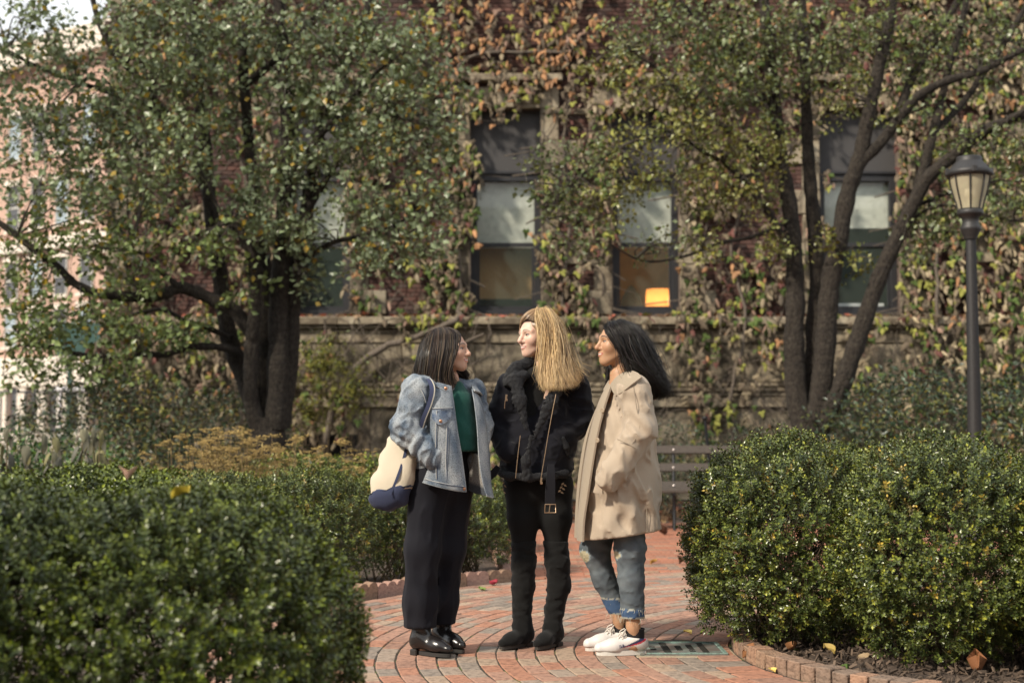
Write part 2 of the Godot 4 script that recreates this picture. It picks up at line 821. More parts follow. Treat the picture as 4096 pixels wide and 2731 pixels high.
func build_ground() -> void:
	var soil := bumpy(mottle(mat(0.075, 0.052, 0.038, 0.95), [0.45, 0.8, 1.1, 1.7], 0.02, 1.3, 3, true, 5), 0.03, 3.0, 8, 5)
	mats.soil = soil
	var g := MB.new()
	g.quad(Vector3(-150, -0.02, 60), Vector3(-150, -0.02, -240), Vector3(150, -0.02, -240), Vector3(150, -0.02, 60))
	structure("ground", g.mesh(), soil)
	var isle := structure("garden_bed", lumpy_disc(RING, R_KERB - 0.09, 0.025, 0.035, 6), soil)
	isle.name = "garden_bed"

	var walk := Node3D.new()
	walk.name = "pavement"
	walk.set_meta("kind", "structure")
	add_child(walk)
	var bed_mat := bumpy(mottle(mat(0.7, 0.7, 0.7, 0.95), [lin(0.045, 0.036, 0.028), lin(0.07, 0.055, 0.04), lin(0.06, 0.052, 0.035), lin(0.11, 0.14, 0.025)], 0.011, 1.1, 21, true, 4), 0.05, 0.5)
	put("joint_sand", annulus(R_KERB - 0.02, R_OUT + 0.05, -0.005), bed_mat, walk)

	var rng := RandomNumberGenerator.new()
	rng.seed = 41
	var kinds: Array = []
	for k in 4:
		kinds.append(worn_brick(Vector3(0.1965, 0.05, 0.0925), 70 + k))
	var tone_mats := []
	for k in TONES.size():
		tone_mats.append(brick_mat(TONES[k], k))
	var all := []
	# header course beside the kerb, then stretcher courses
	var heads := 74
	for i in heads:
		var a := TAU * i / heads
		all.append([R_KERB + 0.012 + 0.1, a, true, 1.0])
	var r := R_KERB + 0.012 + 0.2 + 0.05
	while r < R_OUT:
		var m := int(TAU * r / 0.203)
		var off := rng.randf() * TAU
		for i in m:
			all.append([r, off + TAU * i / m, false, TAU * r / m / 0.203])
		r += 0.0985
	var seen := []
	var rest_t := []
	var rest_c := PackedColorArray()
	for e in all:
		var rr: float = e[0]
		var a: float = e[1]
		var p := RING + Vector3(cos(a), 0, sin(a)) * rr
		# leave room for the bronze plaque
		if p.x > 0.62 and p.x < 1.115 and p.z > -7.60 and p.z < -7.02 and not e[2]:
			continue
		p.y = rng.randf_range(-0.0022, 0.0012)
		var along := -a if e[2] else -a + PI / 2
		var basis := Basis(Vector3.UP, along + rng.randfn(0.0, 0.008)) * Basis(Vector3.RIGHT, rng.randfn(0.0, 0.007)) * Basis(Vector3.FORWARD, rng.randfn(0.0, 0.005))
		if not e[2]:
			basis = basis * Basis.from_scale(Vector3(e[3], 1, 1))
		elif rr < 3.0:
			basis = basis * Basis.from_scale(Vector3(1, 1, 1.62))
		var pick := rng.randf()
		var k := 0 if pick < 0.36 else 1 if pick < 0.55 else 2 if pick < 0.71 else 3 if pick < 0.83 else 4 if pick < 0.92 else 5
		var xf := Transform3D(basis, p)
		var d := -p.z
		var u := p.x / maxf(d, 0.1) * 1.083
		if d > 6.15 and absf(u) < 0.40 and u > -0.135 and p.distance_to(RING) > R_KERB:
			seen.append([d, xf, k])
		else:
			rest_t.append(xf)
			rest_c.append(TONES[k] * rng.randf_range(0.85, 1.12))
	seen.sort_custom(func(s, t): return s[0] < t[0])
	for i in seen.size():
		if i < 300:
			put("brick", kinds[i % 4], tone_mats[seen[i][2]], walk, seen[i][1])
		else:
			rest_t.append(seen[i][1])
			rest_c.append(TONES[seen[i][2]] * rng.randf_range(0.85, 1.12))
	var vm := brick_mat(Color.WHITE, 2)
	vm.albedo_color = Color.WHITE
	vm.vertex_color_use_as_albedo = true
	scatter("bricks_farther_off", kinds[1], vm, rest_t, rest_c, walk, true)

	# the straight path that leaves the ring towards the building
	var path := Node3D.new()
	path.name = "path"
	path.set_meta("kind", "structure")
	add_child(path)
	var pb := MB.new()
	pb.quad(Vector3(0.05, -0.0105, -10.2), Vector3(-0.35, -0.0105, -17.6), Vector3(6.0, -0.0105, -17.6), Vector3(6.0, -0.0105, -10.2))
	put("joint_sand", pb.mesh(), bed_mat, path)
	var pt := []
	var pc := PackedColorArray()
	var row := 0
	var z := -10.6
	while z > -17.45:
		var x := -0.35 + (0.1 if row % 2 else 0.0)
		while x < 5.6:
			var p := Vector3(x, rng.randf_range(-0.002, 0.002), z)
			x += 0.203
			if p.distance_to(RING) < R_OUT + 0.06 or p.x < 0.08 + (p.z + 10.6) * 0.055:
				continue
			pt.append(Transform3D(Basis(Vector3.UP, rng.randfn(0, 0.006)), p))
			var k := 1 if rng.randf() < 0.6 else 4 if rng.randf() < 0.55 else 2 if rng.randf() < 0.4 else 3
			var t: Color = TONES[k]
			pc.append(Color(t.r * 1.0, t.g * 0.86, t.b * 0.8) * rng.randf_range(0.85, 1.1))
		z -= 0.0985
		row += 1
	scatter("brick", kinds[0], vm, pt, pc, path, true)

	build_kerb(rng)
	build_scallops(rng)
	build_plaque()


func build_kerb(rng: RandomNumberGenerator) -> void:
	var kerb := thing("brick_kerb", "low kerb of upright tan bricks around the round hedge bed", "kerb")
	var tones := [mat(0.30, 0.19, 0.125, 0.9), mat(0.26, 0.17, 0.12, 0.9), mat(0.34, 0.20, 0.13, 0.9), mat(0.22, 0.155, 0.115, 0.9)]
	for m in tones:
		bumpy(mottle(m, [0.55, 0.85, 1.05, 1.2], 0.016, 0.3, 17, true, 5), 0.03, 0.5, 9, 5)
		m.uv1_scale = Vector3.ONE * 3.3
	var shapes := []
	for k in 4:
		shapes.append(worn_brick(Vector3(0.092, 0.17, 0.098), 20 + k))
	var count := 108
	for i in count:
		var a := TAU * i / count
		var p := RING + Vector3(cos(a), 0, sin(a)) * (R_KERB - 0.052)
		if p.z < -8.6 or p.x > 3.3:
			continue
		p.y = 0.068 + rng.randf_range(-0.006, 0.006)
		put("brick", shapes[i % 4], tones[rng.randi() % 4], kerb, Transform3D(Basis(Vector3.UP, -a + PI / 2 + rng.randfn(0, 0.03)) * Basis(Vector3.RIGHT, rng.randfn(0, 0.03)), p))


func scallop_block(len_: float, bumps: int) -> ArrayMesh:
	var o := PackedVector2Array([Vector2(-len_ / 2, -0.08), Vector2(len_ / 2, -0.08)])
	var steps := 8
	for k in range(bumps - 1, -1, -1):
		for i in range(steps, -1, -1):
			var f := float(i) / steps
			var x := -len_ / 2 + (k + f) * len_ / bumps
			o.append(Vector2(x, 0.062 + 0.036 * sqrt(maxf(0.0, 1.0 - pow(2.0 * f - 1.0, 2.0)))))
	var b := MB.new()
	b.extrude(o, -0.03, 0.03)
	return b.mesh()


func build_scallops(rng: RandomNumberGenerator) -> void:
	var edge := thing("scalloped_edging", "scalloped terracotta edging blocks along the planted bed behind the pavement", "edging")
	var tones := [mat(0.33, 0.20, 0.13, 0.9), mat(0.36, 0.20, 0.14, 0.9), mat(0.29, 0.18, 0.12, 0.9), mat(0.37, 0.22, 0.17, 0.9)]
	for m in tones:
		bumpy(mottle(m, [0.6, 0.85, 1.0, 1.15], 0.02, 0.3, 31, true, 5), 0.04, 0.4, 12, 5)
		m.uv1_scale = Vector3.ONE * 3.3
	var shapes := [scallop_block(0.30, 3), scallop_block(0.30, 3), scallop_block(0.21, 2)]
	var a := -2.62
	var R := R_OUT + 0.12
	while a < -1.0:
		var two := rng.randf() < 0.25
		var l := 0.21 if two else 0.30
		a += l * 0.5 / R
		var p := RING + Vector3(cos(a), 0, sin(a)) * R
		if p.x < 0.02 or p.x > 4.3:
			p.y = rng.randf_range(-0.012, 0.008)
			put("edging_block", shapes[2 if two else rng.randi() % 2], tones[rng.randi() % 4], edge, Transform3D(Basis(Vector3.UP, -a + PI / 2 + rng.randfn(0, 0.04)) * Basis(Vector3.RIGHT, rng.randfn(0.0, 0.05)) * Basis(Vector3.FORWARD, rng.randfn(0, 0.03)), p))
		a += (l * 0.5 + 0.012) / R
	# its return along the straight path
	var z := -11.0
	while z > -13.6:
		var p := Vector3(-0.02 + (z + 10.6) * 0.055, rng.randf_range(-0.012, 0.006), z)
		put("edging_block", shapes[0], tones[rng.randi() % 4], edge, Transform3D(Basis(Vector3.UP, PI / 2 + 0.055 + rng.randfn(0, 0.05)), p))
		z -= 0.312


func build_plaque() -> void:
	var t := thing("memorial_plaque", "green-brown bronze plaque set flat in the brick paving", "plaque", Vector3(0.865, 0, -7.31), 0.0)
	var stone := bumpy(mottle(mat(0.36, 0.29, 0.2, 0.9), [0.7, 0.9, 1.0, 1.1], 0.03, 0.4, 2, true), 0.05, 0.3)
	var bronze := mottle(mat(1, 1, 1, 0.42, 0.35), [lin(0.19, 0.165, 0.15), lin(0.22, 0.19, 0.18), lin(0.19, 0.215, 0.20), lin(0.25, 0.33, 0.30)], 0.007, 0.5, 9, true, 4)
	var green := mottle(mat(1, 1, 1, 0.5, 0.25), [lin(0.12, 0.17, 0.145), lin(0.2, 0.29, 0.25), lin(0.3, 0.42, 0.37)], 0.03, 0.2, 4, true)
	var letters := mat(0.035, 0.033, 0.028, 0.6, 0.3)
	var b := MB.new()
	b.box(Vector3(0, -0.026, 0), Vector3(0.50, 0.05, 0.46), Basis.IDENTITY, 0.004)
	put("stone_setting", b.mesh(), stone, t)
	b = MB.new()
	b.box(Vector3(-0.012, 0.0, 0), Vector3(0.438, 0.012, 0.385), Basis.IDENTITY, 0.002)
	put("plate", b.mesh(), bronze, t)
	b = MB.new()
	b.box(Vector3(0.196, 0.0085, 0), Vector3(0.022, 0.008, 0.385), Basis.IDENTITY, 0.003)
	b.box(Vector3(-0.220, 0.0085, 0), Vector3(0.022, 0.008, 0.385), Basis.IDENTITY, 0.003)
	b.box(Vector3(-0.012, 0.0085, -0.188), Vector3(0.394, 0.008, 0.009), Basis.IDENTITY, 0.002)
	b.box(Vector3(-0.012, 0.0085, 0.188), Vector3(0.394, 0.008, 0.009), Basis.IDENTITY, 0.002)
	put("raised_rim", b.mesh(), green, t)
	# five lines of worn raised lettering, too worn to read, running away from the walk
	var rng := RandomNumberGenerator.new()
	rng.seed = 12
	for l in [[0.105, 0.33, 0.032], [0.042, 0.22, 0.03], [-0.018, 0.135, 0.03], [-0.085, 0.335, 0.036], [-0.15, 0.09, 0.03]]:
		var x0: float = l[0]
		var w: float = l[1]
		var h: float = l[2]
		var z := -w * 0.5
		while z < w * 0.5:
			if rng.randf() > 0.1:
				b = MB.new()
				b.box(Vector3(x0, 0.0075, z + 0.003), Vector3(h, 0.004, 0.0045))
				var style := rng.randi() % 4
				if style != 1:
					b.box(Vector3(x0 + h * (0.42 if style < 2 else -0.42), 0.0074, z + 0.009), Vector3(0.005, 0.0037, 0.010))
				if style != 2:
					b.box(Vector3(x0 + rng.randf_range(-0.1, 0.1) * h, 0.0074, z + 0.009), Vector3(0.005, 0.0037, 0.009))
				if style != 3:
					b.box(Vector3(x0, 0.0073, z + 0.0125), Vector3(h * rng.randf_range(0.6, 1.0), 0.0035, 0.0045))
				put("letter", b.mesh(), letters, t)
			z += 0.021
# ------------------------------------------------------------------ the ivy-clad building
const WALL_Z := -23.3
const OPENINGS := [[-3.70, -2.66], [-0.69, 0.48], [1.645, 2.76], [5.09, 6.39]]
const SILL := 3.03
const HEAD := 6.45


func build_building() -> void:
	var b := thing("brick_building", "red brick building with limestone trim and tall dark-framed windows, overgrown with ivy", "building")
	var mortar := mottle(mat(0.14, 0.10, 0.08, 0.95), [0.7, 0.9, 1.1], 0.02, 0.8, 3, true)
	var lime := bumpy(mottle(mat(1, 1, 1, 0.9), [lin(0.115, 0.09, 0.06), lin(0.22, 0.18, 0.125), lin(0.29, 0.24, 0.17), lin(0.36, 0.305, 0.22)], 0.006, 1.6, 14, true, 5), 0.02, 0.8, 3, 5)
	var lime2 := bumpy(mottle(mat(1, 1, 1, 0.9), [lin(0.08, 0.065, 0.046), lin(0.155, 0.13, 0.092), lin(0.21, 0.175, 0.125), lin(0.28, 0.24, 0.175)], 0.006, 1.7, 15, true, 5), 0.02, 0.8, 6, 5)
	# wall body round the openings, with thickness; side wall and top go on out of view
	var w := MB.new()
	var edges := [-6.69]
	for o in OPENINGS:
		edges.append(o[0])
		edges.append(o[1])
	edges.append(16.0)
	for i in range(0, edges.size(), 2):
		w.box(Vector3((edges[i] + edges[i + 1]) * 0.5, 7.0, WALL_Z - 0.21), Vector3(edges[i + 1] - edges[i], 14.0, 0.40))
	for o in OPENINGS:
		w.box(Vector3((o[0] + o[1]) * 0.5, SILL * 0.5, WALL_Z - 0.21), Vector3(o[1] - o[0] - 0.002, SILL, 0.40))
		w.box(Vector3((o[0] + o[1]) * 0.5, (HEAD + 14.0) * 0.5, WALL_Z - 0.21), Vector3(o[1] - o[0] - 0.002, 14.0 - HEAD, 0.40))
	w.box(Vector3(-6.49, 7.0, WALL_Z - 8.5), Vector3(0.4, 14.0, 16.0))
	w.box(Vector3(4.6, 14.1, WALL_Z - 8.5), Vector3(23.0, 0.3, 17.4))
	put("wall", w.mesh(), mortar, b)
	# bricks
	var rng := RandomNumberGenerator.new()
	rng.seed = 77
	var bt := []
	var bc := PackedColorArray()
	var row := 0
	var y := 3.0
	while y < 9.4:
		var x := -6.69 + (0.1 if row % 2 else 0.0)
		while x < 9.4:
			var inside := false
			for o in OPENINGS:
				if x + 0.1 > o[0] - 0.02 and x - 0.1 < o[1] + 0.02 and y > SILL - 0.1 and y < HEAD + 0.05:
					inside = true
			if not inside:
				bt.append(Transform3D(Basis.IDENTITY, Vector3(x, y, WALL_Z + rng.randf_range(-0.003, 0.003))))
				var pick := rng.randf()
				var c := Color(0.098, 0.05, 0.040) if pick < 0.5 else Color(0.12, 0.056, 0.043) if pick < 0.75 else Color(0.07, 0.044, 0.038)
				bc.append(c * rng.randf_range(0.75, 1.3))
			x += 0.209
		y += 0.0722
		row += 1
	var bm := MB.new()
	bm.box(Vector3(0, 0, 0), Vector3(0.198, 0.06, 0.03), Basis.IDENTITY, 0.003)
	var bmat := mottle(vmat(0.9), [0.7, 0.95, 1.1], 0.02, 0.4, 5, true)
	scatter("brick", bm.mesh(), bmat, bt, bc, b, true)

	# limestone: window surrounds
	var block := func(x0: float, x1: float, y0: float, y1: float, out: float, m: Material, called := "stone_block") -> void:
		var q := MB.new()
		q.box(Vector3((x0 + x1) * 0.5, (y0 + y1) * 0.5, WALL_Z + out * 0.5 - 0.05), Vector3(x1 - x0 - 0.008, y1 - y0 - 0.008, out + 0.1), Basis.IDENTITY, 0.012)
		put(called, q.mesh(), m, b)
	for o in OPENINGS:
		var yy := SILL
		var long := true
		while yy < HEAD - 0.02:
			var hh := minf(0.40 if long else 0.43, HEAD - yy)
			var wide := 0.60 if long else 0.30
			var m := lime if rng.randf() < 0.45 else lime2
			block.call(o[0] - wide, o[0], yy, yy + hh, 0.06 if long else 0.045, m)
			block.call(o[1], o[1] + wide, yy, yy + hh, 0.06 if long else 0.045, lime if rng.randf() < 0.45 else lime2)
			yy += hh
			long = not long
		var mid: float = (o[0] + o[1]) * 0.5
		block.call(o[0] - 0.30, mid - 0.14, HEAD, HEAD + 0.36, 0.07, lime, "lintel")
		block.call(mid + 0.14, o[1] + 0.30, HEAD, HEAD + 0.36, 0.07, lime, "lintel")
		block.call(mid - 0.14, mid + 0.14, HEAD - 0.0, HEAD + 0.44, 0.13, lime, "keystone")
		block.call(o[0] - 0.36, o[1] + 0.36, HEAD + 0.44, HEAD + 0.56, 0.20, lime, "cornice")
	# pier at the right and quoins at the left corner
	var yy := SILL
	var k := 0
	while yy < 9.0:
		var m := lime if rng.randf() < 0.5 else lime2
		if k % 2 == 0:
			block.call(7.62, 8.75, yy, yy + 0.43, 0.07, m)
			block.call(-6.69, -6.05, yy, yy + 0.43, 0.06, lime)
		else:
			block.call(7.95, 8.75, yy, yy + 0.43, 0.06, m)
			block.call(-6.69, -6.35, yy, yy + 0.43, 0.05, lime2)
		yy += 0.43
		k += 1
	# sill band, fascia, plinth courses
	var x0 := -6.75
	while x0 < 13.0:
		var x1 := x0 + rng.randf_range(1.5, 2.1)
		block.call(x0, x1, 2.85, 2.985, 0.22, lime, "ledge_stone")
		block.call(x0 + 0.003, x1 - 0.003, 2.79, 2.845, 0.15, lime2, "ledge_stone")
		block.call(x0, x1, 2.56, 2.785, 0.08, lime, "fascia_stone")
		x0 = x1
	for band in [[1.92, 2.555, 0.05, 0.9, 1.5], [0.78, 1.50, 0.11, 0.8, 1.4], [-0.05, 0.775, 0.13, 0.9, 1.5]]:
		x0 = -6.75
		while x0 < 13.0:
			var x1 := x0 + rng.randf_range(band[3], band[4])
			block.call(x0, x1, band[0], band[1], band[2] + rng.randf_range(-0.006, 0.006), lime2 if rng.randf() < 0.6 else lime)
			x0 = x1
	x0 = -6.75
	while x0 < 13.0:
		var x1 := x0 + rng.randf_range(1.8, 2.6)
		block.call(x0, x1, 1.84, 1.915, 0.13, lime, "moulding")
		block.call(x0, x1, 1.76, 1.83, 0.17, lime, "moulding")
		block.call(x0, x1, 1.68, 1.75, 0.14, lime2, "moulding")
		block.call(x0, x1, 1.505, 1.67, 0.18, lime, "moulding")
		x0 = x1
	build_windows(b)
	# dark basement grating beside the left tree
	var area := MB.new()
	area.box(Vector3(-3.1, 0.90, WALL_Z + 0.10), Vector3(1.15, 0.34, 0.1))
	put("basement_window", area.mesh(), mat(0.006, 0.006, 0.007, 0.3), b)
	var bars := MB.new()
	for i in 9:
		bars.box(Vector3(-3.58 + i * 0.12, 0.90, WALL_Z + 0.165), Vector3(0.015, 0.34, 0.015))
	put("window_bars", bars.mesh(), mat(0.015, 0.015, 0.016, 0.5, 0.5), b)


func build_windows(b: Node3D) -> void:
	var frame_mat := mat(0.022, 0.022, 0.025, 0.5)
	var panel_mat := mottle(mat(0.055, 0.052, 0.052, 0.75), [0.85, 1.0, 1.1], 0.005, 1.0, 8, true)
	var pane := StandardMaterial3D.new()
	pane.albedo_color = Color(0.75, 0.85, 0.8, 0.06)
	pane.transparency = BaseMaterial3D.TRANSPARENCY_ALPHA
	pane.roughness = 0.02
	var blind_mat := mottle(mat(0.50, 0.52, 0.45, 0.9), [0.8, 0.95, 1.05], 0.006, 0.8, 5, true, 4)
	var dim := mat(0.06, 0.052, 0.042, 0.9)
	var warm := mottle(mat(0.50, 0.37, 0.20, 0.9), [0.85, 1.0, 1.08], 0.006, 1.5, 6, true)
	for i in OPENINGS.size():
		var a: float = OPENINGS[i][0]
		var e: float = OPENINGS[i][1]
		var mid := (a + e) * 0.5
		var wide := e - a
		var win := Node3D.new()
		win.name = "window"
		b.add_child(win, true)
		var z := WALL_Z - 0.2
		var f := MB.new()
		# frame, meeting rail, sill
		f.box(Vector3(a + 0.055, (SILL + 5.40) * 0.5, z), Vector3(0.11, 5.40 - SILL, 0.12), Basis.IDENTITY, 0.006)
		f.box(Vector3(e - 0.055, (SILL + 5.40) * 0.5, z), Vector3(0.11, 5.40 - SILL, 0.12), Basis.IDENTITY, 0.006)
		f.box(Vector3(mid, 5.335, z + 0.003), Vector3(wide - 0.222, 0.13, 0.11), Basis.IDENTITY, 0.006)
		f.box(Vector3(mid, SILL + 0.04, z + 0.01), Vector3(wide - 0.222, 0.08, 0.14), Basis.IDENTITY, 0.006)
		put("frame", f.mesh(), frame_mat, win)
		f = MB.new()
		var rail := 4.215
		f.box(Vector3(mid, rail, z - 0.03), Vector3(wide - 0.224, 0.07, 0.05), Basis.IDENTITY, 0.005)
		f.box(Vector3(mid, SILL + 0.12, z - 0.032), Vector3(wide - 0.224, 0.08, 0.045), Basis.IDENTITY, 0.005)
		for s: float in [-1.0, 1.0]:
			f.box(Vector3(mid + s * (wide * 0.5 - 0.132), (SILL + rail) * 0.5 + 0.06, z - 0.034), Vector3(0.04, rail - SILL - 0.21, 0.04), Basis.IDENTITY, 0.004)
		put("sash", f.mesh(), frame_mat, win)
		f = MB.new()
		f.box(Vector3(mid, (5.42 + HEAD) * 0.5, z + 0.04), Vector3(wide - 0.004, HEAD - 5.42, 0.03))
		put("spandrel_panel", f.mesh(), panel_mat, win)
		f = MB.new()
		f.box(Vector3(mid, 5.41, z + 0.07), Vector3(wide - 0.006, 0.05, 0.06), Basis.IDENTITY, 0.008)
		put("transom", f.mesh(), frame_mat, win)
		for s in 2:
			f = MB.new()
			var y0 := SILL + 0.15 if s == 0 else rail + 0.03
			var y1 := rail - 0.03 if s == 0 else 5.275
			f.quad(Vector3(a + 0.11, y0, z - 0.035 + s * 0.02), Vector3(a + 0.11, y1, z - 0.035 + s * 0.02), Vector3(e - 0.11, y1, z - 0.035 + s * 0.02), Vector3(e - 0.11, y0, z - 0.035 + s * 0.02))
			put("pane", f.mesh(), pane, win)
		f = MB.new()
		var low := 4.53 if i == 3 else 4.20
		f.box(Vector3(mid, (low + 5.38) * 0.5, z - 0.13), Vector3(wide - 0.1, 5.38 - low, 0.006))
		f.box(Vector3(mid, low - 0.01, z - 0.13), Vector3(wide - 0.1, 0.03, 0.016), Basis.IDENTITY, 0.003)
		put("roller_blind", f.mesh(), blind_mat, win)
		# the room behind
		var room := MB.new()
		var rz := z - 0.22
		var depth := 3.4
		var c := Vector3(mid, 0, 0)
		var x0 := mid - 1.12
		var x1 := mid + 1.12
		var t := 0.05
		room.box(Vector3(mid, 4.2, rz - depth), Vector3(x1 - x0, 4.0, t))
		room.box(Vector3(x0, 4.2, rz - depth * 0.5), Vector3(t, 4.0, depth - t))
		room.box(Vector3(x1, 4.2, rz - depth * 0.5), Vector3(t, 4.0, depth - t))
		room.box(Vector3(mid, 2.25, rz - depth * 0.5), Vector3(x1 - x0 - t, t, depth - t))
		room.box(Vector3(mid, 6.15, rz - depth * 0.5), Vector3(x1 - x0 - t, t, depth - t))
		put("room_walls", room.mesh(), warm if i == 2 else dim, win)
	# brown notice board seen through the lower pane of the second window
	var board := MB.new()
	board.box(Vector3(-0.1, 3.78, WALL_Z - 0.62), Vector3(1.3, 0.86, 0.03))
	var nb := put("pin_board", board.mesh(), mottle(mat(0.40, 0.25, 0.105, 0.95), [0.75, 1.0, 1.15], 0.03, 0.5, 7, true))
	tag(nb, "plain brown board standing inside the second window", "board")
	var rad := MB.new()
	rad.box(Vector3(5.72, 3.20, WALL_Z - 0.52), Vector3(1.05, 0.12, 0.14), Basis.IDENTITY, 0.01)
	for i in 16:
		rad.box(Vector3(5.24 + i * 0.064, 3.06, WALL_Z - 0.52), Vector3(0.04, 0.16, 0.13), Basis.IDENTITY, 0.006)
	tag(put("radiator", rad.mesh(), mat(0.55, 0.57, 0.56, 0.5)), "white radiator behind the bottom of the window at the right", "radiator")
	# table lamp and chair in the lit room
	var l := thing("table_lamp", "lit table lamp with an orange drum shade behind the third window", "lamp", Vector3(2.50, 2.78, WALL_Z - 0.75))
	var shade := mat(0.5, 0.24, 0.08, 0.8)
	shade.backlight_enabled = true
	shade.backlight = lin(0.34, 0.19, 0.07)
	shade.emission_enabled = true
	shade.emission = lin(0.40, 0.15, 0.035)
	shade.emission_energy_multiplier = 0.12
	var m := MB.new()
	m.lathe([Vector2(0.235, 0.42), Vector2(0.215, 0.75)], 40)
	put("lamp_shade", m.mesh(), shade, l)
	m = MB.new()
	m.lathe([Vector2(0.237, 0.412), Vector2(0.241, 0.42), Vector2(0.237, 0.428), Vector2(0.234, 0.42), Vector2(0.237, 0.412)], 40)
	m.lathe([Vector2(0.216, 0.742), Vector2(0.221, 0.75), Vector2(0.217, 0.758), Vector2(0.213, 0.75), Vector2(0.216, 0.742)], 40)
	put("shade_rim", m.mesh(), mat(0.02, 0.015, 0.01, 0.7), l)
	m = MB.new()
	m.lathe([Vector2(0.11, 0.0), Vector2(0.11, 0.02), Vector2(0.03, 0.04), Vector2(0.02, 0.1), Vector2(0.055, 0.2), Vector2(0.06, 0.27), Vector2(0.02, 0.36), Vector2(0.012, 0.5)], 24)
	put("lamp_base", m.mesh(), mat(0.25, 0.12, 0.04, 0.35, 0.4), l)
	m = MB.new()
	m.lathe([Vector2(0.0, 0.5), Vector2(0.025, 0.51), Vector2(0.035, 0.56), Vector2(0.02, 0.6), Vector2(0.0, 0.605)], 16)
	var glow := mat(1, 0.8, 0.5, 0.5)
	glow.emission_enabled = true
	glow.emission = lin(1.0, 0.62, 0.25)
	glow.emission_energy_multiplier = 4.0
	put("bulb", m.mesh(), glow, l)
	var light := OmniLight3D.new()
	light.name = "lamp_glow"
	light.light_color = lin(1.0, 0.68, 0.36)
	light.light_energy = 0.5
	light.omni_range = 8.0
	light.omni_attenuation = 2.0
	light.light_size = 0.03
	light.shadow_enabled = true
	l.add_child(light)
	light.position = Vector3(0, 0.555, 0)
	var stand := MB.new()
	stand.box(Vector3(2.2, 2.74, WALL_Z - 0.85), Vector3(1.0, 0.05, 0.55), Basis.IDENTITY, 0.006)
	for s: float in [-1.0, 1.0]:
		stand.box(Vector3(2.2 + s * 0.45, 2.49, WALL_Z - 0.85), Vector3(0.05, 0.44, 0.5))
	tag(put("side_table", stand.mesh(), mat(0.05, 0.03, 0.015, 0.4)), "dark side table under the lit lamp indoors", "table")
	var ch := thing("high_backed_chair", "black chair with a pointed back beside the lit lamp", "chair", Vector3(2.08, 2.28, WALL_Z - 1.45))
	var black := mat(0.008, 0.009, 0.006, 0.6)
	var o := PackedVector2Array([Vector2(-0.2, 0.42), Vector2(0.2, 0.42), Vector2(0.205, 1.02), Vector2(0.16, 1.18), Vector2(0.08, 1.31), Vector2(0.02, 1.38), Vector2(-0.02, 1.38), Vector2(-0.08, 1.31), Vector2(-0.16, 1.18), Vector2(-0.205, 1.02)])
	m = MB.new()
	m.extrude(o, 0.0, 0.05)
	put("backrest", m.mesh(), black, ch)
	m = MB.new()
	m.box(Vector3(0, 0.42, -0.22), Vector3(0.44, 0.06, 0.44), Basis.IDENTITY, 0.01)
	put("seat", m.mesh(), black, ch)
	for sx: float in [-0.18, 0.18]:
		for sz: float in [-0.4, 0.0]:
			m = MB.new()
			m.box(Vector3(sx, 0.195, sz), Vector3(0.04, 0.39, 0.04))
			put("leg", m.mesh(), black, ch)


